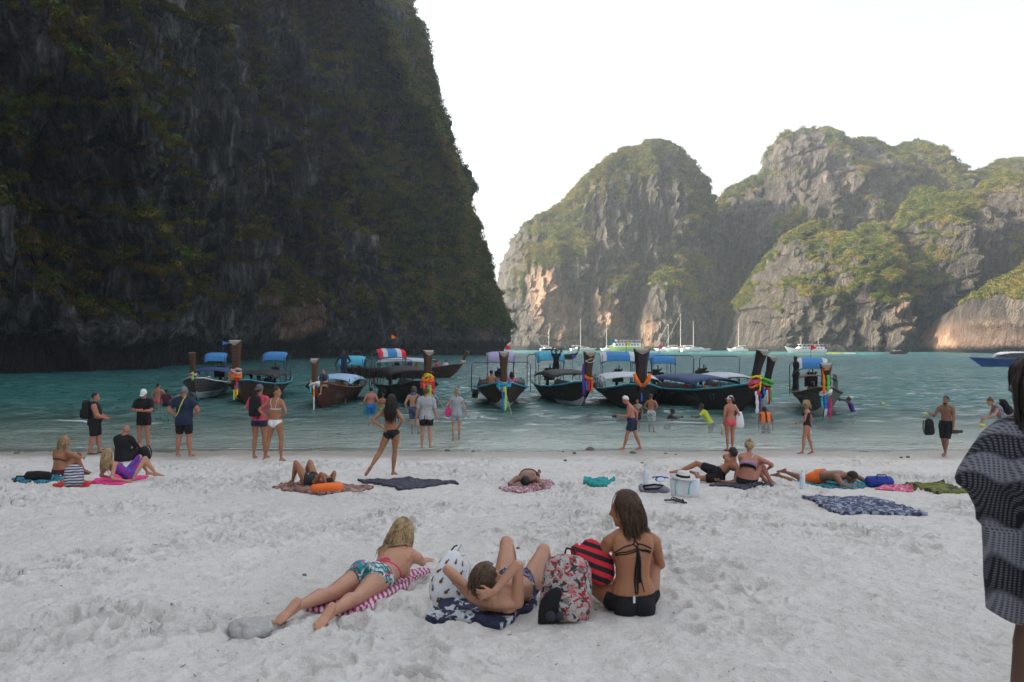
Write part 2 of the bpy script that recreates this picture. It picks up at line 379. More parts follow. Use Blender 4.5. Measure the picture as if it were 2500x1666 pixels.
def left_cliff():
    base = [(-80, -150), (-72, -60), (-66, -10), (-66, 30), (-60, 62), (-54, 80), (-47, 88), (-41, 94), (-45, 108), (-46, 120), (-44, 132), (-50, 150), (-49, 165), (-41, 180), (-39, 192), (-44, 203), (-40, 214), (-30, 221), (-21, 226), (-11, 230), (-3.2, 236), (-.6, 243), (-5, 256), (-20, 275), (-50, 300), (-90, 330)]
    nu, nv = 980, 520
    # denser sampling in view
    bp, t = resample(base, 3000)
    for _ in range(60): bp[1:-1] = 0.25 * bp[:-2] + 0.5 * bp[1:-1] + 0.25 * bp[2:]
    dens = np.where((bp[:, 1] > 60) & (bp[:, 1] < 262), 4.0, 1.0) * np.interp(bp[:, 1], [60, 100, 240, 262], [2.0, 1.6, 1.0, 0.8])
    cd = np.cumsum(dens); tt = np.interp(np.linspace(0, cd[-1], nu), cd, t)
    bx = np.interp(tt, t, bp[:, 0]); by = np.interp(tt, t, bp[:, 1])
    tx = np.gradient(bx, tt); ty = np.gradient(by, tt); L = np.hypot(tx, ty)
    nx, ny = ty / L, -tx / L           # outward = towards the bay
    zz = np.concatenate([np.linspace(-3, 8, 60), 8 + (165 - 8) * np.linspace(0, 1, nv - 60)[0:] ** 1.15])
    zz = np.unique(np.r_[zz]); nv = len(zz)
    Zg = np.repeat(zz[:, None], nu, 1); Ug = np.repeat(tt[None, :], nv, 0)
    rec0 = np.interp(zz, [-3, 0, 2.2, 4.5, 12, 26, 50, 63, 75, 86, 105, 125, 145, 158, 165], [2.6, 2.6, 2.0, 0, 1.8, 7, 16, 21.5, 27, 33, 43, 60, 90, 135, 175])
    steep = np.interp(by, [60, 100, 190, 225, 240], [0.45, 0.5, 0.6, 0.95, 1.0])
    rec = rec0[:, None] * np.where(zz[:, None] > 4.5, steep[None, :] * np.interp(zz, [100, 150], [1, 1.0])[:, None], 1.0)
    X = bx[None, :] - nx[None, :] * rec; Y = by[None, :] - ny[None, :] * rec; Z = Zg.copy()
    X3, Y3, Z3 = X, Y, Z
    rib = ridge(Ug * 0.055, Zg * 0.012 + 3, 1.0, 4)                      # tall ribs and gullies
    diag = ridge(Ug * 0.036 + Zg * 0.032, Zg * 0.010 - Ug * 0.01, 5.0, 4)  # slanting buttresses
    big = fbm(X3 * 0.03, Y3 * 0.03, Z3 * 0.022, 3)
    mid = fbm(X3 * 0.13, Y3 * 0.13, Z3 * 0.09, 4)
    flute = ridge(Ug * 0.35, Zg * 0.05, 2.0, 3)
    ledge = np.abs(pn(Ug * 0.02, Zg * 0.16 + 0.4 * mid, 3.0))
    fine = fbm(X3 * 0.6, Y3 * 0.6, Z3 * 0.35, 3)
    low = sst(2.5, 8, Zg)
    d = 11 * (rib - 0.55) + 15 * (diag - 0.55) + 7.5 * big + 4.2 * mid + 2.6 * (flute - 0.5) - 2.0 * sst(0.12, 0.0, ledge) * low + 0.8 * fine
    nose = np.exp(-(((by - 238) / 19) ** 2))[None, :]
    d = d * (0.35 + 0.65 * low) * (1 - 0.86 * nose)
    X = X + nx[None, :] * d; Y = Y + ny[None, :] * d; Z = Z + 1.6 * fine * low + 2.0 * mid * low
    Pg = np.stack([X, Y, Z], -1)
    N = grid_normals(Pg)
    if (N[nv // 3, nu // 2] * np.array([nx[nu // 2], ny[nu // 2], 0])).sum() < 0: N = -N
    up = N[..., 2]
    # grass and scrub hold on where the rock leans back; bare fluted walls elsewhere
    bare = sst(0.0, 0.42, fbm(Ug * 0.035 + 0.2, Zg * 0.02, 6.3, 3) - 0.05) + 1.2 * (1 - sst(4, 12 + 10 * pn(Ug * 0.05, 2.0), Zg))
    far_side = sst(185, 205, Y)
    veg = 0.14 + 1.25 * (up - 0.12) + 0.55 * fbm(Ug * 0.08, Zg * 0.07, 9.0, 3) - 0.75 * bare + 0.22 * far_side
    ora = sst(0.5, 0.9, fbm(Ug * 0.05, Zg * 0.05, 14.0, 3) + 0.9 * np.exp(-(((X / Y + 0.30) / 0.07) ** 2)) * np.exp(-(((Zg - 10) / 10) ** 2))) * 0.75
    tide = 1 - sst(2.2, 4.6, Zg + 1.2 * mid)
    me = me_np('cliff', Pg.reshape(-1, 3), grid_faces(nv, nu), True)
    put_attr(me, veg=veg, ora=ora, tide=tide)
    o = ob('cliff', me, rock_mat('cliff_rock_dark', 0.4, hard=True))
    tag(o, 'tall shaded limestone cliff with brown grass on the left of the bay', None, None, 'structure')
    scatter(Pg, N, sst(0.35, 0.7, veg) * (1 - far_side) * sst(3, 7, Zg) * (0.35 + Y / 150) , 52000, 0.62, 'tuft', 1)
    scatter(Pg, N, (sst(0.40, 0.8, veg + 0.25 * pn(Ug * 0.2, Zg * 0.2, 1)) * (0.15 + far_side)) * sst(5, 9, Zg), 30000, 1.15, 'leaf', 2)
    scatter(Pg, N, sst(0.45, 0.8, veg) * sst(5, 9, Zg) * (sst(0.1, 0.5, pn(Ug * 0.07, Zg * 0.05, 4.4)) + 0.02), 8000, .8, 'leaf', 3)
    # crest trees
    edge = np.exp(-(((by - 236) / 9) ** 2))[None, :] * sst(6, 12, Zg) * (Zg < 112)
    scatter(Pg, N, edge, 5000, 1.5, 'leaf', 4)
def massif(name, outline, Y0, recess, back, mat, label, seed, amp=1.0, vegk=0.0, nu=420, nv=300, basepush=0.0, veg_n=9000, size=2.6, ledge_=0.5, orange=None, spots=()):
    """outline: picture points of the crest; stands at depth Y0 (base) .. Y0+recess (crest)"""
    ol = np.asarray(outline, float)
    D = Y0 + recess
    cx = (ol[:, 0] - CX) / F * D; cz = CZ + (HY - ol[:, 1]) / F * D
    x = np.linspace(cx[0], cx[-1], nu); H = np.interp(x, cx, cz)
    for _ in range(3): H[1:-1] = 0.25 * H[:-2] + 0.5 * H[1:-1] + 0.25 * H[2:]
    H = H + (1.6 * fbm(x * 0.11, seed * 3.3, 1.0, 4)) * np.clip(H / 40, 0, 1)
    H = np.maximum(H, -3)
    v = np.concatenate([np.linspace(0, 1, nv), 1 + np.linspace(0.02, 0.6, 24)])
    V = np.repeat(v[:, None], nu, 1); Xg = np.repeat(x[None, :], len(v), 0)
    # bulge: the middle comes forward, the ends curl back
    uu = (x - x[0]) / (x[-1] - x[0]); curl = (np.abs(uu - 0.5) * 2) ** 5 * back * 0.9
    prof = np.where(V <= 1, V, 1)
    zc = np.where(V <= 1, -3 + (H + 3)[None, :] * (prof ** 0.92), H[None, :] - (V - 1) * (H + 3)[None, :] * 0.9)
    yr = np.where(V <= 1, recess * (0.15 * prof + 0.85 * prof ** 3.2), recess + (V - 1) / 0.6 * back)
    Y = Y0 + yr + curl[None, :]
    front = np.where(V <= 1, 1.0, 0.3) * sst(0.0, 0.02, V) * (1 - 0.75 * sst(0.9, 1.0, V))
    s = seed * 7.7
    rib = ridge(Xg * 0.026 + s, zc * 0.006, 1.0, 4); dia = ridge(Xg * 0.016 + zc * 0.014 + s, zc * 0.006, 2.0, 3)
    mid = fbm(Xg * 0.05 + s, zc * 0.035, 4.0, 4); fl = ridge(Xg * 0.17 + s, zc * 0.022, 3.0, 3)
    fine = fbm(Xg * 0.22 + s, zc * 0.16, 6.0, 3)
    led = np.abs(pn(Xg * 0.008 + s, zc * 0.055 + 0.5 * mid, 2.0))
    d = amp * (11 * (rib - 0.5) + 10 * (dia - 0.5) + 7 * mid + 5.0 * (fl - 0.5) + 2.6 * fine - 4 * ledge_ * sst(0.12, 0, led))
    Y = Y - d * front
    Xo = Xg + amp * 2.2 * fine * front; Z = zc + amp * 1.3 * fine * front * sst(0.03, 0.1, V) + (0.9 * fbm(Xg * 0.4, V * 9 + s, 3.0, 3)) * sst(0.8, 1.0, V)
    Pg = np.stack([Xo, Y, Z], -1); N = grid_normals(Pg)
    if N[nv // 2, nu // 2, 1] > 0: N = -N
    up = N[..., 2]; left = -N[..., 0]
    veg = -0.03 + vegk + 1.1 * (up - 0.25) + 0.75 * fbm(Xg * 0.03 + s, zc * 0.03, 8.0, 4) + 0.50 * sst(0.86, 1.0, V) - 0.8 * (1 - sst(8, 26, Z + 8 * pn(Xg * 0.04, s)))
    ora = 0.65 * sst(0.35, 0.8, fbm(Xg * 0.04 + s, zc * 0.012, 11.0, 3)) * (1 - sst(14, 34, Z))
    if orange:
        for (ox, oy, rx, ry) in orange:
            wx = (ox - CX) / F * Y0; wz = CZ + (HY - oy) / F * Y0
            q = np.exp(-(((Xg - wx + 0.35 * (Z - wz)) / (rx / F * Y0)) ** 2 + ((Z - wz) / (ry / F * Y0)) ** 2) ** 1.5)
            ora = np.maximum(ora, q * 1.1); veg = veg - q
    for (ox, oy, rx, ry, a_) in spots:
        wx = (ox - CX) / F * Y; wz = CZ + (HY - oy) / F * Y
        veg = veg + a_ * np.exp(-(((Xo - wx) / (rx / F * Y)) ** 2 + ((Z - wz) / (ry / F * Y)) ** 2) ** 1.5 + 0.6 * mid)
    tide = 1 - sst(1.6, 3.4, Z + 0.9 * mid)
    me = me_np(name, Pg.reshape(-1, 3), grid_faces(len(v), nu), True); put_attr(me, veg=veg, ora=ora, tide=tide)
    tag(ob(name, me, mat), label, None, None, 'structure')
    scatter(Pg, N, sst(0.42, 0.75, veg) * sst(5, 9, Z) * (V < 1.15), veg_n, size, 'leaf', 20 + seed)
def far_cliffs():
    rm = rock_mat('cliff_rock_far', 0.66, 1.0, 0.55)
    massif('rock_dome', [(1196, 850), (1206, 700), (1217, 637), (1238, 595), (1270, 547), (1312, 526), (1371, 499), (1413, 446), (1477, 393), (1530, 361), (1594, 345), (1657, 356), (1700, 388), (1742, 425), (1764, 499), (1780, 600), (1796, 733), (1812, 850)], 455, 45, 80, rm,
           'hazy rounded limestone dome rising from the sea at the centre', 1, 1.15, -0.10, 460, 330, veg_n=15000, size=1.6, orange=[(1352, 745, 48, 95), (1492, 790, 34, 60)], spots=[(1580, 400, 130, 60, .5), (1390, 480, 60, 60, .5), (1400, 570, 60, 60, .45), (1340, 600, 50, 60, .4), (1620, 640, 130, 30, .5), (1500, 680, 50, 40, .4), (1690, 690, 50, 60, .4), (1600, 540, 120, 60, -.5), (1650, 760, 80, 60, -.4)])
    massif('rock_buttress', [(1540, 850), (1552, 790), (1568, 720), (1590, 690), (1612, 668), (1640, 664), (1668, 672), (1700, 700), (1728, 745), (1742, 790), (1750, 850)], 428, 22, 30, rm,
           'pale vertical rock buttress at the foot of the dome', 2, 0.55, -0.1, 200, 160, veg_n=2200, size=2.2)
    massif('rock_massif', [(1700, 850), (1745, 620), (1769, 494), (1806, 441), (1870, 420), (1886, 351), (1912, 324), (1966, 310), (2019, 313), (2072, 345), (2125, 340), (2168, 367), (2231, 345), (2284, 367), (2327, 398), (2353, 425), (2401, 414), (2444, 393), (2500, 388), (2620, 400), (2760, 470)], 440, 70, 90, rm,
           'high grey limestone massif behind the right side of the bay', 3, 1.25, -0.17, 560, 330, veg_n=13000, size=1.65, spots=[(1940, 350, 70, 40, -.4), (1920, 330, 60, 18, .5), (2060, 420, 120, 60, -.4), (1960, 530, 100, 30, .6), (2300, 410, 150, 40, .35), (2130, 400, 60, 30, .4), (1850, 500, 60, 80, -.4)])
    massif('rock_spur', [(1826, 850), (1844, 739), (1891, 639), (1929, 578), (1973, 551), (2018, 542), (2062, 584), (2106, 556), (2150, 551), (2175, 580), (2195, 520), (2215, 490), (2233, 457), (2246, 470), (2252, 505), (2300, 480), (2333, 473), (2388, 468), (2402, 440), (2443, 425), (2500, 435), (2640, 420), (2800, 500)], 335, 60, 60, rm,
           'sunlit rocky spur with bright green slopes on the right', 4, 1.35, 0.0, 560, 330, veg_n=28000, size=1.4, spots=[(2000, 560, 70, 20, .3), (1960, 620, 80, 70, -.45), (2100, 640, 70, 60, -.5), (2050, 690, 90, 30, .25), (2280, 560, 120, 80, .7), (2200, 660, 140, 70, .55), (1950, 690, 60, 30, .5), (2400, 600, 50, 90, -.6), (2460, 560, 60, 120, -.35), (2350, 480, 50, 60, .3), (2180, 740, 60, 20, .3)])
    massif('rock_headland', [(2405, 866), (2420, 800), (2436, 715), (2465, 683), (2500, 661), (2570, 600), (2700, 520), (2900, 480)], 262, 30, 40, rm,
           'near rocky headland with orange foot at the right edge', 5, 1.0, 0.12, 260, 200, veg_n=9000, size=1.2, orange=[(2480, 825, 110, 55)])
def leaf_proto(kind, seed):
    r_ = random.Random(seed); vs = []; fs = []
    n = 46 if kind == 'leaf' else 40
    for i in range(n):
        if kind == 'leaf':
            a = r_.uniform(0, 6.283); z = r_.uniform(-0.5, 1); rr = (r_.random() ** 0.4)
            q = math.sqrt(max(0, 1 - z * z * 0.8)); c = Vector((math.cos(a) * q * rr, math.sin(a) * q * rr, z * 0.75 * rr))
            nrm = (c + Vector((r_.gauss(0, .5), r_.gauss(0, .5), 0.5 + r_.gauss(0, .4)))).normalized()
            t = nrm.orthogonal().normalized(); t.rotate(Quaternion(nrm, r_.uniform(0, 6.28))); b = nrm.cross(t)
            s = r_.uniform(0.12, 0.27)
            k = len(vs); vs += [c - t * s, c + b * s * 0.55 + nrm * s * .2, c + t * s, c - b * s * 0.55 + nrm * s * .2]; fs += [(k, k + 1, k + 2), (k, k + 2, k + 3)]
        else:
            a = r_.uniform(0, 6.283); o_ = Vector((r_.gauss(0, .25), r_.gauss(0, .25), r_.gauss(0, .12)))
            d = Vector((math.cos(a), math.sin(a), 0)); side = Vector((-d.y, d.x, 0)) * r_.uniform(0.035, 0.07)
            ln = r_.uniform(0.5, 1.0)
            p1 = o_ + d * ln * 0.45 + Vector((0, 0, 0.35 * ln)); p2 = o_ + d * ln * 0.85 + Vector((0, 0, -0.25 * ln))
            k = len(vs); vs += [o_ - side, o_ + side, p1 + side, p1 - side, p2]; fs += [(k, k + 1, k + 2, k + 3), (k + 3, k + 2, k + 4)]
    me = bpy.data.meshes.new('foliage_clump'); me.from_pydata([tuple(v) for v in vs], [], fs); me.update(); return me
def leaf_mat(name, stops):
    m = NB(name); oi = m.n('ObjectInfo').outputs['Random']; pos = m.n('NewGeometry').outputs['Position']
    f = m.math('ADD', m.math('MULTIPLY', oi, 0.45), m.math('MULTIPLY', m.noise(pos, 0.06, 4, 0.6), 0.75))
    c = m.ramp(f, stops)
    d = m.n('BsdfDiffuse', {'Color': c}); t = m.n('BsdfTranslucent', {'Color': m.mix(1.0, c, (1.1, 1.15, 0.6), 'MULTIPLY')})
    mx = m.n('MixShader', {0: 0.22, 1: d.outputs[0], 2: t.outputs[0]}); m.l(mx.outputs[0], m.out.inputs['Surface']); m.t.nodes.remove(m.b)
    return m.m
def build_foliage():
    lm = leaf_mat('scrub_leaves', [(0.28, (0.030, 0.050, 0.014)), (0.45, (0.048, 0.085, 0.020)), (0.58, (0.095, 0.125, 0.030)), (0.70, (0.17, 0.155, 0.045)), (0.83, (0.25, 0.165, 0.055))])
    gm = leaf_mat('cliff_grass', [(0.25, (0.035, 0.040, 0.014)), (0.42, (0.085, 0.062, 0.024)), (0.55, (0.14, 0.095, 0.036)), (0.68, (0.10, 0.082, 0.028)), (0.8, (0.045, 0.07, 0.02))])
    for kind, mat, nm, lab in (('leaf', lm, 'cliff_scrub', 'green scrub and small trees clinging to the cliffs'), ('tuft', gm, 'cliff_grass', 'brown hanging grass on the shaded cliff')):
        sel = [v for v in VEG if v[3] == kind]
        pts = np.concatenate([v[0] for v in sel]); nr = np.concatenate([v[1] for v in sel]); sz = np.concatenate([v[2] for v in sel])
        n = len(pts)
        me = bpy.data.meshes.new(nm); me.vertices.add(n); me.vertices.foreach_set('co', (pts + nr * sz[:, None] * 0.15).astype(np.float32).ravel())
        a = me.attributes.new('size', 'FLOAT', 'POINT'); a.data.foreach_set('value', sz.astype(np.float32))
        rs = np.random.RandomState(5)
        up = nr * 0.65 + np.array([0, 0, 0.6]); ax = np.stack([-up[:, 1] * 0.5, up[:, 0] * 0.5, rs.uniform(0, 6.28, n)], 1)
        a = me.attributes.new('rot', 'FLOAT_VECTOR', 'POINT'); a.data.foreach_set('vector', ax.astype(np.float32).ravel())
        o = ob(nm, me); tag(o, lab, None, None, 'stuff')
        pm = leaf_proto(kind, 3); pm.materials.append(mat); po = bpy.data.objects.new('foliage_clump', pm)   # not linked to the scene
        ng = bpy.data.node_groups.new(nm, 'GeometryNodeTree')
        ng.interface.new_socket('Geometry', in_out='INPUT', socket_type='NodeSocketGeometry'); ng.interface.new_socket('Geometry', in_out='OUTPUT', socket_type='NodeSocketGeometry')
        gi = ng.nodes.new('NodeGroupInput'); go = ng.nodes.new('NodeGroupOutput')
        ip = ng.nodes.new('GeometryNodeInstanceOnPoints'); oi = ng.nodes.new('GeometryNodeObjectInfo'); oi.inputs['Object'].default_value = po
        s1 = ng.nodes.new('GeometryNodeInputNamedAttribute'); s1.data_type = 'FLOAT'; s1.inputs[0].default_value = 'size'
        s2 = ng.nodes.new('GeometryNodeInputNamedAttribute'); s2.data_type = 'FLOAT_VECTOR'; s2.inputs[0].default_value = 'rot'
        er = ng.nodes.new('FunctionNodeEulerToRotation')
        ng.links.new(gi.outputs[0], ip.inputs['Points']); ng.links.new(oi.outputs['Geometry'], ip.inputs['Instance'])
        ng.links.new(s2.outputs[0], er.inputs[0]); ng.links.new(er.outputs[0], ip.inputs['Rotation']); ng.links.new(s1.outputs[0], ip.inputs['Scale'])
        ng.links.new(ip.outputs[0], go.inputs[0])
        md = o.modifiers.new('scatter', 'NODES'); md.node_group = ng
def build_haze():
    mb = MB().box((0, 675, 83), (3100, 1750, 188)); m = NB('haze'); m.t.nodes.remove(m.b)
    pv = m.n('VolumePrincipled', {'Color': (0.90, 0.95, 1.0, 1), 'Density': 0.00038, 'Anisotropy': 0.6}); m.l(pv.outputs[0], m.out.inputs['Volume'])
    o = mb.ob('haze', m.m); tag(o, 'thin pale sea haze filling the bay', None, None, 'stuff'); o.display_type = 'WIRE'
# ================================================================== PEOPLE
def V3(*a): return Vector(a if len(a) == 3 else a[0])
def ik(a, b, l1, l2, hint):
    """middle joint of a two-bone chain from a towards b; returns (mid, end)"""
    d = b - a; L = d.length; L2 = min(max(L, abs(l1 - l2) + 1e-3), (l1 + l2) * 0.998)
    dn = d.normalized() if L > 1e-6 else V3(0, 0, -1)
    b = a + dn * L2
    x = (l1 * l1 - l2 * l2 + L2 * L2) / (2 * L2); h = math.sqrt(max(l1 * l1 - x * x, 0))
    hv = hint - dn * hint.dot(dn); hv = hv.normalized() if hv.length > 1e-6 else dn.orthogonal().normalized()
    return a + dn * x + hv * h, b
def frame(z, x):
    z = z.normalized(); x = (x - z * x.dot(z)).normalized(); y = z.cross(x)   # x right, y forward, z up
    return x, y, z
def remesh(mb, voxel, smooth=4):
    me = mb.mesh('tmp'); o = bpy.data.objects.new('tmp', me); COL.objects.link(o)
    md = o.modifiers.new('r', 'REMESH'); md.mode = 'VOXEL'; md.voxel_size = voxel
    if smooth: s = o.modifiers.new('s', 'SMOOTH'); s.factor = 0.5; s.iterations = smooth
    dg = bpy.context.evaluated_depsgraph_get()
    r = bpy.data.meshes.new_from_object(o.evaluated_get(dg)); bpy.data.objects.remove(o); bpy.data.meshes.remove(me)
    return r
def seg_dist(Pn, a, b):
    a = np.array(a); b = np.array(b); ab = b - a; t = ((Pn - a) @ ab) / (ab @ ab + 1e-12); tc = np.clip(t, 0, 1)
    return np.linalg.norm(Pn - a - tc[:, None] * ab, axis=1), t
SKIN = {}
def skin(k):
    cols = {'tan': (0.35, 0.155, 0.08), 'fair': (0.47, 0.245, 0.155), 'red': (0.43, 0.18, 0.115), 'dark': (0.12, 0.065, 0.045), 'deep': (0.03, 0.02, 0.018), 'brown': (0.24, 0.12, 0.075)}
    if k in SKIN: return SKIN[k]
    c = cols[k]; m = NB('skin_' + k); v = m.coord()
    n = m.noise(v, 9, 4); n2 = m.noise(v, 70, 3)
    col = m.mix(n, [x * 0.86 for x in c], [min(1, x * 1.14) for x in c]); col = m.mix(m.ramp(n2, [(0.45, 0), (0.8, 0.25)]), col, (c[0] * 0.8, c[1] * 0.62, c[2] * 0.55))
    n4 = m.noise(v, 26, 5, .7); col = m.mix(m.ramp(n4, [(.55, 0), (.8, .45)]), col, (min(1, c[0] * 1.25), c[1] * 1.35, c[2] * 1.45)); col = m.mix(m.ramp(m.noise(v, 3.0, 2), [(.4, 0), (.7, .35)]), col, (c[0] * .8, c[1] * .66, c[2] * .6))
    m.set(Base_Color=col, Roughness=m.ramp(n4, [(.3, .38), (.7, .6)])); m.b.inputs['Specular IOR Level'].default_value = 0.4
    m.b.inputs['Subsurface Weight'].default_value = 0.0
    m.bump(n2, 0.12, 0.004); SKIN[k] = m.m; return m.m
class Body:
    def __init__(s, J, H=1.72, sex='f', girth=1.0, voxel=0.012, fingers=True, curl=0.25):
        k = H / 1.75; s.k = k; s.J = J; f = sex == 'f'
        sw = (0.155 if f else 0.185) * k; hw = (0.088 if f else 0.088) * k
        pel, neck, head = J['pel'], J['neck'], J['head']
        sp = (neck - pel); bend = J.get('bend', V3(0, 0, 0))
        lh, ls = J['latH'].normalized(), J['latS'].normalized()
        chest = pel + sp * 0.70 + bend; belly = pel + sp * 0.30 + bend * 0.75
        s.hx, s.hy, s.hz = frame(belly - pel, lh); s.cx, s.cy, s.cz = frame(neck - chest, ls)
        zf = s.cz
        for side, sg in (('R', 1), ('L', -1)):
            J['sh' + side] = J.get('sh' + side, neck - s.cz * 0.066 * k + s.cx * sg * sw)
            J['hip' + side] = pel - s.hz * 0.03 * k + s.hx * sg * hw
            el, wr = ik(J['sh' + side], J['wr' + side], 0.295 * k, 0.255 * k, J.get('eh' + side, -s.cy - s.cz)); J['el' + side] = el; J['wr' + side] = wr
            kn, an = ik(J['hip' + side], J['an' + side], 0.43 * k, 0.41 * k, J.get('kh' + side, s.hy)); J['kn' + side] = kn; J['an' + side] = an
        mb = MB()
        g = girth
        def ring(c, x, y, a, b, n=16, sq=2.3):
            out = []
            for j in range(n):
                th = 2 * math.pi * j / n; cc, ss = math.cos(th), math.sin(th)
                out.append(c + x * (a * math.copysign(abs(cc) ** (2 / sq), cc)) + y * (b * math.copysign(abs(ss) ** (2 / sq), ss)))
            return out
        def bz(t):   # along the spine
            if t < 0.3: q = t / 0.3; c = pel.lerp(belly, q)
            elif t < 0.7: c = belly.lerp(chest, (t - 0.3) / 0.4)
            else: c = chest.lerp(neck, (t - 0.7) / 0.3)
            x = lh.lerp(ls, sst_(t)); y = s.hy.lerp(s.cy, sst_(t)); return c, x.normalized(), y.normalized()
        sst_ = lambda t: min(1, max(0, t))
        prof = [(-0.20, .060, .060), (-0.12, .125, .088), (0.0, .158 if f else .150, .108), (0.12, .152 if f else .148, .102), (0.32, .118 if f else .138, .084), (0.48, .120 if f else .146, .086), (0.66, .140 if f else .168, .098), (0.82, .142 if f else .175, .094), (0.93, .115 if f else .145, .070), (1.0, .065, .052)]
        secs = []
        for t, a, b in prof:
            if t < 0: c, x, y = pel + s.hz * t * 0.52 * k, s.hx, s.hy
            else: c, x, y = bz(t)
            gg = 1 + (g - 1) * (1.0 if t < 0.75 else 0.45); off = y * (0.055 * (g - 1) * 2 * k if 0.05 < t < 0.6 else 0)
            secs.append(ring(c + off, x, y, a * k * (1 + (gg - 1) * 0.8), b * k * (1 + (gg - 1) * 1.5)))
        mb.loft(secs)
        for sg in (1, -1):
            mb.ell(pel - s.hz * 0.05 * k + s.hx * sg * 0.062 * k - s.hy * 0.055 * k, (0.082 * k * g, 0.082 * k * g, 0.095 * k * g), Matrix((s.hx, s.hy, s.hz)).transposed())
            if f: mb.ell(chest + s.cz * 0.005 * k + s.cx * sg * 0.068 * k + s.cy * 0.085 * k, (0.055 * k, 0.05 * k, 0.055 * k), Matrix((s.cx, s.cy, s.cz)).transposed())
            else: mb.ell(chest + s.cz * 0.03 * k + s.cx * sg * 0.075 * k + s.cy * 0.06 * k, (0.08 * k, 0.042 * k, 0.06 * k), Matrix((s.cx, s.cy, s.cz)).transposed())
            mb.ell(chest + s.cz * 0.04 * k + s.cx * sg * 0.08 * k - s.cy * 0.055 * k, (0.065 * k, 0.035 * k, 0.09 * k), Matrix((s.cx, s.cy, s.cz)).transposed())
        fx, fz = J['face'].normalized(), None
        hu = J.get('hup'); hu = (hu if hu is not None else (head - neck)); hu = (hu - fx * hu.dot(fx)).normalized(); hl = fx.cross(hu)
        s.hf, s.hu, s.hl = fx, hu, hl
        HR = Matrix((hl, fx, hu)).transposed(); h = head
        mb.tube([neck - s.cz * 0.05 * k, neck + (head - neck) * 0.25, head - hu * 0.05 * k - fx * 0.012 * k], [0.068 * k * (0.85 if f else 1), 0.052 * k * (0.88 if f else 1.08), 0.052 * k * (0.88 if f else 1.05)], 12)
        mb.ell(h + (hu * .022 - fx * .012) * k, (.074 * k, .092 * k, .098 * k), HR, 16, 12)
        mb.ell(h + (fx * .032 - hu * .058) * k, (.053 * k, .055 * k, .060 * k), HR, 14, 10)
        mb.ell(h + (fx * .066 - hu * .100) * k, (.023 * k, .022 * k, .018 * k), HR)
        mb.ell(h + (fx * .078 + hu * .030) * k, (.045 * k, .012 * k, .014 * k), HR)
        mb.tube([h + (fx * .080 + hu * .022) * k, h + (fx * .108 - hu * .028) * k, h + (fx * .085 - hu * .040) * k], [.008 * k, .014 * k, .010 * k], 8)
        mb.ell(h + (fx * .083 - hu * .058) * k, (.022 * k, .011 * k, .007 * k), HR); mb.ell(h + (fx * .080 - hu * .072) * k, (.019 * k, .012 * k, .008 * k), HR)
        mb.ell(h + (fx * .086 - hu * .018) * k, (.012 * k, .018 * k, .026 * k), HR)
        for sg in (1, -1): mb.ell(h + (hl * sg * .078 - fx * .008 - hu * .008) * k, (.010 * k, .019 * k, .030 * k), HR)
        armk = (0.86 if f else 1.05) * (1 + (g - 1) * 0.8) * k; legk = (1.0 if f else 1.0) * (1 + (g - 1) * 0.7) * k
        for side, sg in (('R', 1), ('L', -1)):
            sh, el, wr = J['sh' + side], J['el' + side], J['wr' + side]
            mb.tube([neck - s.cz * 0.01 * k, neck.lerp(sh, 0.5) + s.cz * 0.008 * k, sh + s.cz * 0.005 * k], [0.045 * k, 0.046 * k, 0.046 * armk], 10)
            mb.ell(sh - s.cz * 0.008 * k, (0.052 * armk,) * 3, None)
            mb.tube([sh, sh.lerp(el, 0.35), sh.lerp(el, 0.75), el], [0.054 * armk, 0.050 * armk, 0.041 * armk, 0.038 * armk], 12)
            mb.tube([el, el.lerp(wr, 0.25), el.lerp(wr, 0.7), wr], [0.038 * armk, 0.043 * armk, 0.031 * armk, 0.025 * armk], 12)
            hd = J.get('hd' + side, (wr - el)).normalized(); hn = J.get('hn' + side, s.cx * -sg); hn = (hn - hd * hn.dot(hd))
            hn = hn.normalized() if hn.length > 1e-4 else hd.orthogonal().normalized(); hw_ = hd.cross(hn).normalized()
            fr_ = 0.0085 * k * (0.92 if f else 1.08)
            if voxel > 0.009: fr_ = max(fr_, 0.0095)
            HM = Matrix((hw_, hd, hn)).transposed()
            mb.tube([wr, wr + hd * 0.035 * k, wr + hd * 0.085 * k], [0.024 * k, 0.034 * k, 0.036 * k], 10, flatten=0.45, up=hn)
            cu = J.get('curl' + side, curl)
            if fingers:
                for i, (ox, ln) in enumerate(((-.030, .066), (-.010, .076), (.010, .071), (.029, .056))):
                    p0 = wr + hd * 0.082 * k + hw_ * ox * k; d1 = (hd * math.cos(cu) + hn * math.sin(cu)).normalized(); d2 = (hd * math.cos(cu * 2.4) + hn * math.sin(cu * 2.4)).normalized(); sp_ = hw_ * ox * 0.25
                    p1 = p0 + (d1 * ln * 0.52 + sp_) * k; p2 = p1 + (d2 * ln * 0.50) * k
                    mb.tube([p0 - hd * 0.015 * k, p0, p1, p2], [fr_, fr_ * 1.05, fr_ * 0.95, fr_ * 0.75], 8)
                ts = -1 if (J.get('thumb' + side, -1) < 0) else 1
                p0 = wr + hd * 0.028 * k + hw_ * ts * .026 * k; p1 = p0 + (hd * 0.028 + hw_ * ts * .026 + hn * 0.008) * k; p2 = p1 + (hd * 0.030 + hw_ * ts * .006 + hn * 0.008) * k
                mb.tube([p0, p1, p2], [fr_ * 1.35, fr_ * 1.15, fr_ * 0.8], 8)
            J['hand' + side] = wr + hd * 0.09 * k
            hp, kn, an = J['hip' + side], J['kn' + side], J['an' + side]
            mb.tube([hp + s.hz * 0.02 * k, hp.lerp(kn, 0.15), hp.lerp(kn, 0.5), hp.lerp(kn, 0.85), kn], [0.080 * legk, 0.090 * legk, 0.074 * legk, 0.055 * legk, 0.053 * legk], 14)
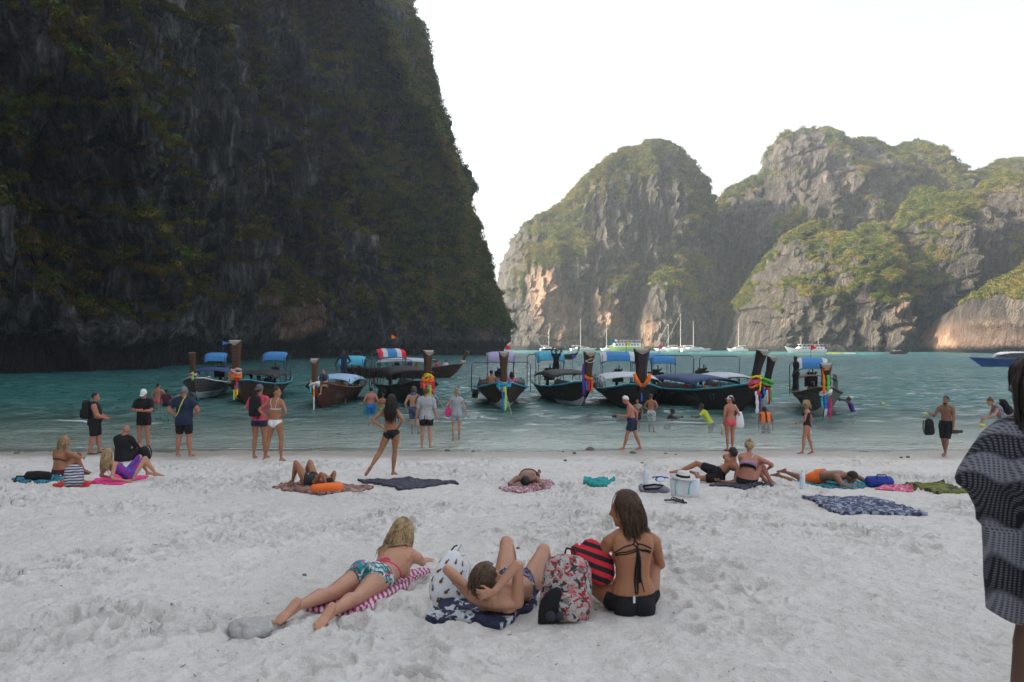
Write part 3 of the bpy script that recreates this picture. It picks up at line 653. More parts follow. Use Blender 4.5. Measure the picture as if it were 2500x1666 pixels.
            td = J.get('toe' + side, s.hy); sk = (an - kn).normalized(); td = td.normalized()
            kd = (hp - kn).normalized() + (an - kn).normalized()
            bk = -kd if kd.length < 0.15 else kd
            fwd = td - sk * td.dot(sk); fwd = fwd.normalized() if fwd.length > 0.15 else s.hy
            mb.ell(kn + fwd * 0.008 * k, (0.047 * legk,) * 3)
            cb = -fwd if kd.length < 0.35 else (kd - sk * kd.dot(sk)).normalized()
            mb.tube([kn, kn.lerp(an, 0.28) + cb * 0.014 * k, kn.lerp(an, 0.6) + cb * 0.006 * k, kn.lerp(an, 0.88), an], [0.050 * legk, 0.056 * legk, 0.043 * legk, 0.030 * legk, 0.032 * legk], 14)
            dn = sk - td * sk.dot(td); dn = dn.normalized() if dn.length > 0.2 else -J.get('fup' + side, V3(0, 0, 1))
            heel = an + dn * 0.040 * k - td * 0.035 * k
            fl = td.cross(dn)
            mb.tube([heel - td * 0.012 * k, heel + td * 0.02 * k, an + td * 0.075 * k + dn * 0.038 * k, an + td * 0.13 * k + dn * 0.052 * k, an + td * 0.185 * k + dn * 0.058 * k], [0.026 * k, 0.034 * k, 0.036 * k, 0.040 * k, 0.026 * k], 12, flatten=0.55 if True else 1, up=dn)
            mb.tube([an, heel + td * 0.015 * k], [0.034 * k, 0.030 * k], 10)
            mb.tube([an + td * 0.01 * k, an + td * 0.11 * k + dn * 0.036 * k], [0.036 * k, 0.026 * k], 10)
            if fingers and voxel < 0.009:
                for i in range(5):
                    q = an + td * (0.178 - 0.011 * i) * k + dn * 0.062 * k + fl * (-0.030 + 0.0155 * i) * k * (1 if side == 'R' else -1)
                    mb.tube([q, q + td * (0.034 - 0.003 * i) * k], [0.0125 * k - 0.001 * i * k, 0.0095 * k], 8)
            J['heel' + side] = heel; J['sole' + side] = dn
        s.me = remesh(mb, voxel, 4 if voxel > 0.009 else 5)
        n = len(s.me.vertices); co = np.empty(n * 3, np.float32); s.me.vertices.foreach_get('co', co); s.co = co.reshape(-1, 3).astype(float)
        nr = np.empty(n * 3, np.float32); s.me.vertices.foreach_get('normal', nr); s.nr = nr.reshape(-1, 3).astype(float)
        s.me.polygons.foreach_set('use_smooth', np.ones(len(s.me.polygons), bool))
        s.polys = [tuple(p.vertices) for p in s.me.polygons]
        s.belly, s.chest = belly, chest
        s._fields(k)
        s.bvh = None
    def _fields(s, k):
        J = s.J; C = s.co; A = lambda v: np.array(v)
        bones = {}
        def bone(nm, a, b, r): bones[nm] = (*seg_dist(C, a, b), r)
        def rel(o, fr): d = C - A(o); return d @ A(fr[0]), d @ A(fr[1]), d @ A(fr[2])
        s.px, s.py, s.pz = [q / k for q in rel(J['pel'], (s.hx, s.hy, s.hz))]
        s.qx, s.qy, s.qz = [q / k for q in rel(J['neck'], (s.cx, s.cy, s.cz))]     # z negative below the neck
        for sd in 'RL':
            bone('ua' + sd, J['sh' + sd], J['el' + sd], 0.055); bone('fa' + sd, J['el' + sd], J['hand' + sd], 0.05)
            bone('th' + sd, J['hip' + sd], J['kn' + sd], 0.085); bone('sk' + sd, J['kn' + sd], J['an' + sd], 0.06)
        td = np.min([seg_dist(C, a, b)[0] / r for a, b, r in ((J['pel'], s.belly, .12), (s.belly, s.chest, .12), (s.chest, J['neck'], .11),
            (J['hipR'], J['hipL'], .095), (s.chest + s.cx * .07 * k, s.chest - s.cx * .07 * k, .10), (J['neck'] + s.cx * .09 * k - s.cz * .06 * k, J['neck'] - s.cx * .09 * k - s.cz * .06 * k, .07))], axis=0) / k
        hd = np.linalg.norm(C - A(J['head'] - s.hu * 0.02 * k), axis=1) / (0.105 * k)
        nd = {b: v[0] / v[2] / k for b, v in bones.items()}
        arm = np.min([nd[b] for b in ('uaR', 'uaL', 'faR', 'faL')], axis=0); leg = np.min([nd[b] for b in ('thR', 'thL', 'skR', 'skL')], axis=0)
        s.m_arm = np.minimum(np.minimum(td, leg), hd) - arm; s.m_torso = np.minimum(arm, leg) - td; s.m_head = np.minimum(td * 1.3, arm) - hd; s.m_leg = np.minimum(td, arm) - leg
        # distance down the limb from the hip / shoulder, metres at H=1.75
        q = np.where(nd['skR'] < nd['skL'], 1, 0)
        tR = np.where(nd['skR'] < nd['thR'], 0.43 + 0.41 * np.clip(bones['skR'][1], 0, 1.2), 0.43 * np.clip(bones['thR'][1], -.2, 1))
        tL = np.where(nd['skL'] < nd['thL'], 0.43 + 0.41 * np.clip(bones['skL'][1], 0, 1.2), 0.43 * np.clip(bones['thL'][1], -.2, 1))
        nR = np.minimum(nd['thR'], nd['skR']); nL = np.minimum(nd['thL'], nd['skL'])
        s.legq = np.where(nR < nL, tR, tL); s.legside = np.where(nR < nL, 1, -1)
        aR = np.where(nd['faR'] < nd['uaR'], 0.295 + 0.34 * np.clip(bones['faR'][1], 0, 1), 0.295 * np.clip(bones['uaR'][1], -.2, 1))
        aL = np.where(nd['faL'] < nd['uaL'], 0.295 + 0.34 * np.clip(bones['faL'][1], 0, 1), 0.295 * np.clip(bones['uaL'][1], -.2, 1))
        mR = np.minimum(nd['uaR'], nd['faR']); mL = np.minimum(nd['uaL'], nd['faL'])
        s.armq = np.where(mR < mL, aR, aL); s.armside = np.where(mR < mL, 1, -1)
        s.q = np.where(s.m_leg > 0, -0.02 - s.legq, s.pz)      # height along the body, pelvis 0, negative down the legs
    def clip(s, field):
        f = field; keep = []; new_v = []; new_n = []; emap = {}; src = {}
        out = []; vm = {}
        def vid(i):
            if i not in vm: vm[i] = len(out_v); out_v.append(s.co[i]); out_n.append(s.nr[i]); out_i.append(i)
            return vm[i]
        out_v = []; out_n = []; out_i = []
        def cut(i, j):
            key = (min(i, j), max(i, j))
            if key not in emap:
                a, b = key; t = f[a] / (f[a] - f[b]); emap[key] = len(out_v)
                out_v.append(s.co[a] * (1 - t) + s.co[b] * t); nn = s.nr[a] * (1 - t) + s.nr[b] * t; out_n.append(nn / (np.linalg.norm(nn) + 1e-9)); out_i.append(a if f[a] > f[b] else b)
            return emap[key]
        pos = f > 0
        for p in s.polys:
            c = sum(pos[i] for i in p)
            if c == 0: continue
            if c == len(p): out.append(tuple(vid(i) for i in p)); continue
            poly = []
            for a in range(len(p)):
                i, j = p[a], p[(a + 1) % len(p)]
                if pos[i]: poly.append(vid(i))
                if pos[i] != pos[j]: poly.append(cut(i, j))
            if len(poly) >= 3: out.append(tuple(poly))
        return np.array(out_v).reshape(-1, 3), np.array(out_n).reshape(-1, 3), out, np.array(out_i, int)
    def garment(s, field, off, name, mat, root, wr=0.0, label=None):
        v, n, fs, idx = s.clip(field)
        if len(fs) == 0: return None
        o = off if np.isscalar(off) else np.asarray(off)[idx]
        if wr: o = o + wr * fbm(v[:, 0] * 9, v[:, 1] * 9, v[:, 2] * 4, 3)
        vo = v + n * np.asarray(o).reshape(-1, 1) if not np.isscalar(o) else v + n * o
        ec = {}
        for f in fs:
            for a in range(len(f)):
                i, j = f[a], f[(a + 1) % len(f)]; ec[(i, j)] = 1
        rim = {}; vv = [tuple(x) for x in vo]; ff = list(fs)
        for (i, j) in list(ec):
            if (j, i) not in ec:
                for t in (i, j):
                    if t not in rim: rim[t] = len(vv); vv.append(tuple(v[t] - n[t] * 0.002))
                ff.append((j, i, rim[i], rim[j]))
        me = bpy.data.meshes.new(name); L = np.array(root.location)
        me.from_pydata([(a - L[0], b - L[1], c - L[2]) for a, b, c in vv], [], ff); me.update()
        me.polygons.foreach_set('use_smooth', np.ones(len(me.polygons), bool))
        g = ob(name, me, mat, root)
        if label: g['label'] = label
        return g
    def surf(s, p, off=0.004):
        if s.bvh is None: s.bvh = BVHTree.FromPolygons([tuple(c) for c in s.co], s.polys)
        loc, nrm, i, d = s.bvh.find_nearest(p); return loc + nrm * off
    def cord(s, pts, rad, name, mat, root, off=0.004, n=10, flatten=1.0, hug=True):
        pts = [Vector(p) for p in pts]; out = []
        for a in range(len(pts) - 1):
            for t in range(n): out.append(pts[a].lerp(pts[a + 1], t / n))
        out.append(pts[-1])
        if hug: out = [s.surf(p, off) for p in out]
        L = Vector(root.location)
        return MB().tube([p - L for p in out], rad, 6).ob(name, mat, root, True)
    def done(s, root, mat):
        L = np.array(root.location); s.me.vertices.foreach_set('co', (s.co - L).astype(np.float32).ravel()); s.me.update()
        return ob('body', s.me, mat, root)
def hair_mat(nm, c1, c2):
    if nm in MATS: return MATS[nm]
    m = NB(nm); v = m.coord(); n = m.noise(m.n('Mapping', {'Vector': v, 'Scale': (1, 1, .25)}).outputs[0], 90, 3, 0.6)
    n2 = m.noise(v, 14, 3)
    m.set(Base_Color=m.mix(m.ramp(m.math('ADD', m.math('MULTIPLY', n, 0.5), m.math('MULTIPLY', n2, 0.5)), [(0.35, 0), (0.65, 1)]), c1, c2), Roughness=0.55)
    m.b.inputs['Specular IOR Level'].default_value = 0.35; m.bump(n, 0.6, 0.006); MATS[nm] = m.m; return m.m
HAIR = {'black': ((0.012, 0.009, 0.008), (0.028, 0.02, 0.016)), 'brown': ((0.022, 0.011, 0.007), (0.10, 0.052, 0.027)), 'blonde': ((0.075, 0.042, 0.02), (0.56, 0.39, 0.20)), 'grey': ((0.10, 0.095, 0.09), (0.24, 0.23, 0.22)), 'white': ((0.55, 0.54, 0.52), (0.80, 0.79, 0.77)), 'mouse': ((0.035, 0.021, 0.013), (0.15, 0.095, 0.055))}
def hair(B, root, color, style='short', length=0.3, fall=None, locks=60, seed=1, low=-0.35, part=None, spread=1.0, bunch=None):
    """scalp shell over the back and top of the skull, with locks for long hair"""
    k = B.k; hf, hu, hl = B.hf, B.hu, B.hl; c = B.J['head'] + (hu * .022 - hf * .012) * k
    mat = hair_mat('hair_' + color, *HAIR[color]); L = Vector(root.location); r_ = random.Random(seed)
    rad = Vector((.080, .099, .106)) * k; grow = 0.006 if style == 'short' else 0.010
    mb = MB(); nu, nv = 26, 18; vs = []; ok = []
    for i in range(nv + 1):
        for j in range(nu):
            ph = math.pi * i / nv; th = 2 * math.pi * j / nu
            d = Vector((math.sin(ph) * math.cos(th), math.sin(ph) * math.sin(th), math.cos(ph)))
            rr = 1 + 0.035 * float(pn(d.x * 17 + seed, d.y * 17, d.z * 17)) + 0.06 * float(pn(d.x * 4 + seed, d.y * 4, d.z * 4)) + (0.10 * float(pn(d.x * 9 + seed, d.y * 9, d.z * 9)) if style == 'curly' else 0)
            if style == 'curly': rr *= 1.16
            ok.append((d.y < 0.62 - 0.25 * max(0, -d.z * 2) if d.z > 0.12 else d.y < (0.18 + d.z * 1.2)) and d.z > -0.78)
            p = c + (hl * d.x * (rad.x + grow) + hf * d.y * (rad.y + grow) + hu * d.z * (rad.z + grow)) * rr; vs.append(p - L)
    fs = []
    for i in range(nv):
        for j in range(nu):
            q = (i * nu + j, (i + 1) * nu + j, (i + 1) * nu + (j + 1) % nu, i * nu + (j + 1) % nu)
            if all(ok[a] for a in q): fs.append(q)
    mb.add(vs, fs)
    if style in ('long', 'curly', 'tail'):
        fall = (fall if fall is not None else V3(0, 0, -1)).normalized()
        for a in range(locks):
            for _ in range(50):
                d = Vector((r_.gauss(0, 1), r_.gauss(0, 1), r_.gauss(0, 1))).normalized()
                if d.y < 0.25 and d.z > -0.55: break
            p0 = c + hl * d.x * rad.x + hf * d.y * rad.y + hu * d.z * rad.z
            out = (p0 - c).normalized(); ln = length * k * r_.uniform(0.75, 1.08) * (1.0 if style != 'curly' else r_.uniform(.4, 1))
            pts = [p0]; n = 9; p = p0.copy(); dirn = (out * 0.6 + fall * 0.4)
            for t in range(1, n + 1):
                dirn = (dirn + fall * 0.75 - out * 0.05).normalized()
                stp = (0.10 * k * (0.6 if d.z < 0 else 1) + ln) / n
                tgt = p + dirn * stp + Vector((r_.gauss(0, 1), r_.gauss(0, 1), r_.gauss(0, 1))) * 0.003 * k * (3 if style == 'curly' else 1)
                if bunch is not None and t > 2: tgt = tgt.lerp(bunch + fall * (stp * (t - 3)), 0.35)
                v = tgt - c   # keep outside the skull
                e = math.sqrt((v.dot(hl) / (rad.x + .008)) ** 2 + (v.dot(hf) / (rad.y + .008)) ** 2 + (v.dot(hu) / (rad.z + .008)) ** 2)
                if e < 1: tgt = c + v / e
                if B.bvh is None: B.surf(p0)
                loc, nn, _i, dd = B.bvh.find_nearest(tgt)
                if (tgt - loc).dot(nn) < 0.010: tgt = loc + nn * 0.012
                p = tgt; pts.append(p.copy())
            w0 = r_.uniform(0.010, 0.017) * k * spread
            mb.tube([q - L for q in pts], [w0 * (1.0 if t < 6 else 1.0 - (t - 5) * 0.19) for t in range(len(pts))], 5, flatten=0.6)
    if style == 'bun': mb.ell(c + (hu * .10 - hf * .045) * k - L, (.045 * k, .045 * k, .04 * k), None, 12, 8)
    if style == 'pony':
        p0 = c - hf * .10 * k + hu * .02 * k; mb.tube([q - L for q in (p0, p0 - hf * .03 * k - hu * .04 * k, p0 - hf * .02 * k - hu * length * k)], [.02 * k, .026 * k, .008 * k], 8)
    return mb.ob('hair', mat, root, True)
def cap(B, root, mat, back=False, peak=True, name='cap'):
    k = B.k; hf, hu, hl = B.hf, B.hu, B.hl; c = B.J['head'] + (hu * .03 - hf * .012) * k; L = Vector(root.location); mb = MB(); vs = []; fs = []; nu, nv = 24, 9
    for i in range(nv + 1):
        for j in range(nu):
            ph = (math.pi * 0.56) * i / nv; th = 2 * math.pi * j / nu
            vs.append(c + (hl * .087 * math.sin(ph) * math.cos(th) + hf * .105 * math.sin(ph) * math.sin(th) + hu * .112 * math.cos(ph)) * k - L)
    for i in range(nv):
        for j in range(nu): fs.append((i * nu + j, (i + 1) * nu + j, (i + 1) * nu + (j + 1) % nu, i * nu + (j + 1) % nu))
    mb.add(vs, fs)
    o = mb.ob(name, mat, root, True)
    if peak:
        d = -hf if back else hf; p = c + d * 0.095 * k - hu * 0.005 * k; m2 = MB(); a = []
        for i in range(7):
            th = math.pi * i / 6; a.append(p + (hl * math.cos(th) * .072 + d * math.sin(th) * .075 - hu * .012 * math.sin(th)) * k - L)
        m2.slab(a, 0.006); m2.ob('peak', mat, o)
    return o
def pj(loc, yaw, H, ov, lean=(0, 0)):
    """local standing joints (L = -x, facing +y at yaw 0) -> world"""
    k = H / 1.75; Rz = Matrix.Rotation(yaw, 3, 'Z')
    base = dict(pel=(0, 0, .95), neck=(0, 0, 1.465), head=(0, .025, 1.615), anR=(.10, 0, .08), anL=(-.10, 0, .08), wrR=(.27, .03, .88), wrL=(-.27, .03, .88),
                face=(0, 1, 0), latH=(1, 0, 0), latS=(1, 0, 0), toeR=(.12, 1, 0), toeL=(-.12, 1, 0), ehR=(.5, -1, 0), ehL=(-.5, -1, 0), khR=(.1, 1, 0), khL=(-.1, 1, 0))
    base.update(ov); J = {}
    dirs = ('face', 'latH', 'latS', 'toeR', 'toeL', 'ehR', 'ehL', 'khR', 'khL', 'hdR', 'hdL', 'hnR', 'hnL', 'bend', 'fupR', 'fupL', 'hup')
    for kk, v in base.items():
        if kk.startswith(('curl', 'thumb')): J[kk] = v; continue
        v = Vector(v)
        J[kk] = Rz @ v if kk in dirs else Vector(loc) + Rz @ (v * k)
        if kk == 'bend': J[kk] = J[kk] * k
    return J
def person(loc, yaw, H, sex, sk, label, ov=None, girth=1.0, voxel=0.013, group=None, world=None, curl=0.25, fingers=True):
    J = world if world is not None else pj(loc, yaw, H, ov or {})
    B = Body(J, H, sex, girth, voxel, fingers, curl)
    root = empty('person', loc, 0, label, 'person', group); B.done(root, skin(sk)); B.root = root
    return B
# ---- fields of clothes
def f_bottom(B, top=0.055, cut=0.9, low=-0.16, back=0.55):
    ax = np.abs(B.px); front = B.py > 0
    leg = np.where(front, low + cut * 1.25 * ax, low - 0.03 + back * ax)
    return np.minimum(np.minimum(top - B.pz, B.pz - leg), 0.0 + np.minimum(B.m_arm * -1 + 0.0, 0.16 - ax + 0.05) + 0.0)
def f_shorts(B, top=0.09, length=0.28): return np.minimum(np.minimum(top - B.q, B.q + length), -B.m_arm)
def f_shirt(B, hem=-0.02, sleeve=0.2, neckz=0.0): 
    a = np.where(B.m_arm > 0, sleeve - B.armq, 1.0)
    return np.minimum(np.minimum(B.q - hem, neckz + 0.03 - np.maximum(B.qz, 0) + 0 * B.qz + np.where(np.hypot(B.qx, B.qy) < 0.07, -0.012 - np.maximum(B.qz, -.02), 0)), np.minimum(a, -B.m_head + 0.25))
def f_band(B, z0, z1): return np.minimum(np.minimum(np.minimum(B.qz - z0, z1 - B.qz), -B.m_arm), np.minimum(-B.m_leg, .24 - np.hypot(B.qx, B.qy)))
def backpack(loc, rot, mat, label, size=(0.32, 0.20, 0.48), cat='backpack', strapmat=None, group=None):
    """soft rounded pack; local -y is the side with the pocket, +y the shoulder straps"""
    r = empty('backpack', loc, 0, label, cat, group, rot=rot); a, b, c = size[0] / 2, size[1] / 2, size[2]
    mb = MB(); secs = []
    for t, s_ in ((0, .78), (.04, .95), (.2, 1.03), (.5, 1.0), (.78, .93), (.92, .74), (.985, .45), (1.0, .2)):
        sec = []
        for j in range(20):
            th = 2 * math.pi * j / 20; cc, ss = math.cos(th), math.sin(th)
            w = 1 + 0.04 * float(pn(cc * 2 + size[0] * 50, ss * 2, t * 5))
            sec.append(Vector((a * s_ * w * math.copysign(abs(cc) ** .7, cc), b * s_ * w * math.copysign(abs(ss) ** .7, ss), c * t)))
        secs.append(sec)
    mb.loft(secs).ob('bag_body', mat, r, True)
    p = MB(); secs = []
    for t, s_ in ((.06, .7), (.1, .92), (.3, 1), (.42, .95), (.48, .7)):
        secs.append([Vector((a * .82 * s_ * math.copysign(abs(math.cos(q)) ** .7, math.cos(q)), -b * .98 + b * .42 * s_ * math.sin(q), c * t)) for q in [2 * math.pi * j / 16 for j in range(16)]])
    p.loft(secs).ob('pocket', mat, r, True)
    sm = strapmat or mat
    for sg in (-1, 1):
        MB().tube([(sg * a * .45, b * .8, c * .92), (sg * a * .5, b * 1.5, c * .88), (sg * a * .55, b * 1.75, c * .5), (sg * a * .7, b * 1.3, c * .2), (sg * a * .75, b * .7, c * .12)], 0.022, 6, flatten=.35).ob('strap', sm, r, True)
    MB().tube([(-.035, b * .5, c * .97), (-.03, b * .7, c * 1.06), (.03, b * .7, c * 1.06), (.035, b * .5, c * .97)], 0.008, 6).ob('grab_handle', sm, r, True)
    MB().tube([(a * .85 * math.cos(q), -b * .62, c * (.55 + .34 * math.sin(q))) for q in [math.pi * j / 10 for j in range(11)]], 0.005, 5).ob('zip', sm, r, True)
    return r
# ================================================================== BEACH-GOERS
def mats():
    M = {}
    def f(n, c, **k): M[n] = flat(n, c, **k); return M[n]
    f('black_cloth', (.012, .012, .014), rough=.85); f('navy_cloth', (.018, .028, .06), rough=.85); f('grey_cloth', (.36, .37, .38), rough=.9, scale=30)
    f('pink_cloth', (.62, .07, .14), rough=.85); f('blue_cloth', (.02, .16, .42), rough=.8); f('green_cloth', (.10, .42, .10), rough=.8); f('white_cloth', (.72, .73, .74), rough=.85)
    f('orange_cloth', (.85, .17, .03), rough=.8); f('coral_cloth', (.62, .10, .11), rough=.8); f('yellow_strap', (.55, .55, .06)); f('teal_cloth', (.03, .30, .30), rough=.85)
    f('hot_pink', (.80, .05, .25), rough=.7); f('yellow_cloth', (.42, .48, .04), rough=.8); f('charcoal_cloth', (.035, .037, .045), rough=.9); f('maroon_cloth', (.07, .02, .03), rough=.85)
    f('red_cloth', (.55, .03, .03), rough=.8); f('purple_cloth', (.10, .03, .22), rough=.8); f('lilac_cloth', (.42, .24, .42), rough=.8); f('royal_cloth', (.02, .05, .30), rough=.7)
    f('clear_plastic', (.62, .72, .80), rough=.15, spec=.5); f('black_plastic', (.012, .012, .013), rough=.35, spec=.5); f('straw', (.60, .58, .54), rough=.9, scale=80)
    f('grey_cap', (.13, .12, .14), rough=.9); f('olive_cloth', (.20, .21, .04), rough=.95); f('rubber', (.02, .02, .02), rough=.6); f('mint', (.22, .60, .55), rough=.6)
    def pat(n, base, cols, scale, thr=0.4, kind='VORONOI'):
        m = NB(n); v = m.coord(); c = base
        for i, cc in enumerate(cols):
            t = m.n('TexNoise', {'Vector': m.n('Mapping', {'Vector': v, 'Location': (i * 3.1, i * 1.7, i)}).outputs[0], 'Scale': scale * (1 + .2 * i), 'Detail': 3.0, 'Roughness': .55, 'Distortion': .6}).outputs['Fac']
            c = m.mix(m.ramp(t, [(0.5 + thr * .18, 0.0), (0.53 + thr * .18, 1.0)]), c, cc)
        m.set(Base_Color=c, Roughness=.85); MATS[n] = m.m; M[n] = m.m
    def stripes(n, c1, c2, scale, rot=(0, 0, 0), dist=0.6, axis='X', thr=.5, soft=.04, dirn='Z'):
        m = NB(n); v = m.coord(rot=rot); wv = m.n('TexWave', {'Vector': v, 'Scale': scale, 'Distortion': dist, 'Detail': 1.0, 'Detail Scale': 1.5}, bands_direction=axis).outputs['Fac']
        m.set(Base_Color=m.mix(m.ramp(wv, [(thr - soft, 0), (thr + soft, 1)]), c1, c2), Roughness=.85); MATS[n] = m.m; M[n] = m.m
    pat('tropical_print', (.60, .66, .66), [(.50, .08, .17), (.02, .24, .26), (.01, .10, .09)], 15, .05)
    pat('navy_print', (.025, .035, .08), [(.16, .19, .30)], 28, .3); pat('dark_flower_print', (.03, .03, .06), [(.5, .5, .55), (.2, .2, .4)], 30, .4)
    pat('purple_print', (.11, .03, .30), [(.03, .07, .42), (.3, .02, .2)], 12, .1); pat('leaf_shorts', (.52, .53, .52), [(.15, .17, .17)], 22, .2)
    pat('sarong_brown', (.22, .10, .085), [(.06, .03, .03), (.40, .24, .18)], 9, .1); pat('sarong_navy', (.045, .06, .12), [(.015, .018, .045), (.30, .33, .42)], 10, .15)
    pat('sarong_white', (.55, .48, .48), [(.25, .07, .10), (.35, .10, .14)], 22, .1); pat('batik_navy', (.50, .53, .55), [(.012, .018, .05), (.02, .025, .06)], 8, -.1)
    pat('teal_print', (.02, .18, .26), [(.01, .05, .12), (.05, .35, .36)], 12, .2); pat('dress_print', (.16, .14, .17), [(.40, .38, .42)], 40, .2)
    pat('floral', (.40, .39, .37), [(.15, .15, .14), (.50, .17, .17), (.36, .015, .03), (.03, .025, .03)], 18, .30); pat('dark_towel', (.03, .03, .045), [(.07, .07, .11)], 12, .2)
    pat('pink_sarong', (.60, .10, .20), [(.75, .45, .50)], 20, .3); pat('olive_print', (.17, .18, .035), [(.04, .045, .015)], 7, .1)
    stripes('breton', (.60, .61, .63), (.02, .022, .05), 11.5, axis='Z', dist=.25, thr=.55); stripes('towel_stripe', (.66, .50, .58), (.36, .03, .13), 8.5, dist=.35, thr=.5, rot=(0, 0, R(-15)))
    stripes('sun_stripe', (.62, .02, .04), (.012, .01, .012), 5.0, dist=.8, rot=(R(20), R(50), 0)); stripes('bag_stripe', (.05, .05, .08), (.45, .46, .5), 6.0, dist=2.0, axis='Z')
    m = NB('poncho_knit'); v = m.coord()
    s1 = m.n('TexWave', {'Vector': v, 'Scale': 2.6, 'Distortion': 1.6, 'Detail': 1.0}, bands_direction='DIAGONAL').outputs['Fac']
    w1 = m.n('TexWave', {'Vector': v, 'Scale': 21.0, 'Distortion': 0.6}, bands_direction='X').outputs['Fac']; w2 = m.n('TexWave', {'Vector': v, 'Scale': 30.0, 'Distortion': 0.6}, bands_direction='Z').outputs['Fac']
    ck = m.math('MULTIPLY', m.ramp(w1, [(.3, 0), (.6, 1)]), m.ramp(w2, [(.3, 0), (.6, 1)])); n = m.noise(v, 60, 2)
    c = m.mix(m.ramp(s1, [(.35, 0), (.62, 1)]), (.012, .013, .02), (.23, .24, .28)); c = m.mix(m.math('MULTIPLY', ck, .85), c, m.mix(s1, (.16, .17, .20), (.012, .012, .02)))
    m.set(Base_Color=c, Roughness=.95); m.bump(m.math('ADD', n, ck), .6, .01); M['poncho_knit'] = m.m
    return M
M = mats()
# ================================================================== BOATS
def text_mesh(body, size, bold=0.0):
    cu = bpy.data.curves.new('t', 'FONT'); cu.body = body; cu.size = size; cu.align_x = 'CENTER'; cu.align_y = 'CENTER'; cu.offset = bold; cu.resolution_u = 3
    o = bpy.data.objects.new('t', cu); COL.objects.link(o); dg = bpy.context.evaluated_depsgraph_get()
    me = bpy.data.meshes.new_from_object(o.evaluated_get(dg)); bpy.data.objects.remove(o); bpy.data.curves.remove(cu)
    vs = [tuple(v.co) for v in me.vertices]; fs = [tuple(p.vertices) for p in me.polygons]; bpy.data.meshes.remove(me); return vs, fs
def bmats():
    B_ = {}
    def wood(n, c, k=.62):
        m = NB(n); v = m.n('Mapping', {'Vector': m.n('TexCoord').outputs['Object'], 'Scale': (.35, 1, 3.0)}).outputs[0]
        a = m.noise(v, 7, 5, .65); b = m.noise(m.coord(), 1.3, 4, .6); w_ = m.n('TexWave', {'Vector': m.n('TexCoord').outputs['Object'], 'Scale': 1.9, 'Distortion': .3}, bands_direction='Z').outputs['Fac']
        col = m.mix(a, [x * .5 for x in c], [min(1, x * 1.5) for x in c]); col = m.mix(m.ramp(b, [(.5, 0), (.8, .6)]), col, [.5 * x + .05 for x in c])
        col = m.mix(m.ramp(w_, [(.0, .7), (.06, 0)]), col, (.008, .007, .006))
        m.set(Base_Color=col, Roughness=k); m.b.inputs['Specular IOR Level'].default_value = .2; m.bump(m.math('ADD', a, m.ramp(w_, [(0, 0), (.08, 1)])), .35, .01); B_[n] = m.m
    wood('hull_brown', (.052, .028, .020)); wood('hull_dark', (.030, .026, .024)); wood('hull_red', (.085, .028, .020)); wood('post_wood', (.105, .048, .028)); wood('post_dark', (.045, .03, .035)); wood('deck_wood', (.13, .07, .04), .7); wood('hull_grey', (.10, .10, .10))
    f = lambda n, c, **k: B_.__setitem__(n, flat(n, c, **dict(dict(spec=.15), **k)))
    f('teal_paint', (.03, .26, .33), rough=.5); f('white_paint', (.55, .58, .60), rough=.5); f('end_grain', (.36, .32, .27), rough=.9, scale=20); f('black_tarp', (.018, .018, .020), rough=.6)
    f('blue_fabric', (.05, .21, .46), rough=.6, bump=.3, bscale=12); f('cyan_fabric', (.07, .36, .50), rough=.6, bump=.3, bscale=12); f('pale_blue', (.30, .42, .58), rough=.55); f('lilac_fabric', (.34, .30, .46), rough=.6); f('white_fabric', (.50, .53, .56), rough=.6); f('steel', (.10, .11, .12), rough=.35, metal=.7); f('engine', (.02, .018, .018), rough=.5, metal=.3)
    f('navy_fabric', (.03, .06, .14), rough=.6)
    for n, c in (('orange', (.95, .19, .02)), ('red', (.72, .03, .05)), ('yellow', (.85, .60, .03)), ('green', (.12, .62, .10)), ('lime', (.30, .80, .12)), ('blue', (.04, .16, .55)), ('pink', (.80, .08, .22)), ('white', (.75, .75, .72)), ('teal', (.03, .40, .50)), ('purple', (.12, .05, .30)), ('rope', (.50, .43, .30)), ('letter_yellow', (.26, .23, .04)), ('letter_white', (.20, .20, .19)), ('letter_olive', (.10, .10, .065)), ('skinpink', (.60, .36, .34))): f('rb_' + n, c, rough=.75)
    f('yacht_white', (.74, .75, .76), rough=.35); f('yacht_glass', (.03, .04, .05), rough=.1, spec=.6); f('lime_paint', (.38, .62, .14), rough=.5); f('mast_alu', (.62, .58, .52), rough=.4); f('speed_blue', (.02, .09, .30), rough=.25); f('speed_orange', (.80, .25, .03), rough=.3); f('kayak_yellow', (.80, .62, .08), rough=.4)
    return B_
BM = bmats()
def hull_fn(L, b, sh_bow=1.22, sh_mid=.80, sh_st=.92):
    def half(t): return b * float(np.interp(t, [0, .08, .3, .55, .75, .88, .96, 1], [.62, .74, .97, 1.0, .82, .50, .20, .045]))
    def sheer(t): return float(np.interp(t, [0, .1, .3, .5, .7, .85, .94, 1], [sh_st, sh_st * .93, sh_mid, sh_mid, sh_mid + .08, sh_mid + .25, sh_mid + .42, sh_bow]))
    def keel(t): return float(np.interp(t, [0, .1, .7, .88, .95, 1], [.05, -.22, -.30, -.22, -.05, .32]))
    def xat(t, v): # stem rakes forward with height
        return -L / 2 + t * (L - .75) + .75 * t * v
    def pt(t, v, side):   # v 0 keel .. 1 sheer
        w = half(t); flare = (v ** .52) * (0.80 + .20 * v); z = keel(t) + (sheer(t) - keel(t)) * v
        return Vector((xat(t, v), side * w * flare, z))
    return half, sheer, keel, pt
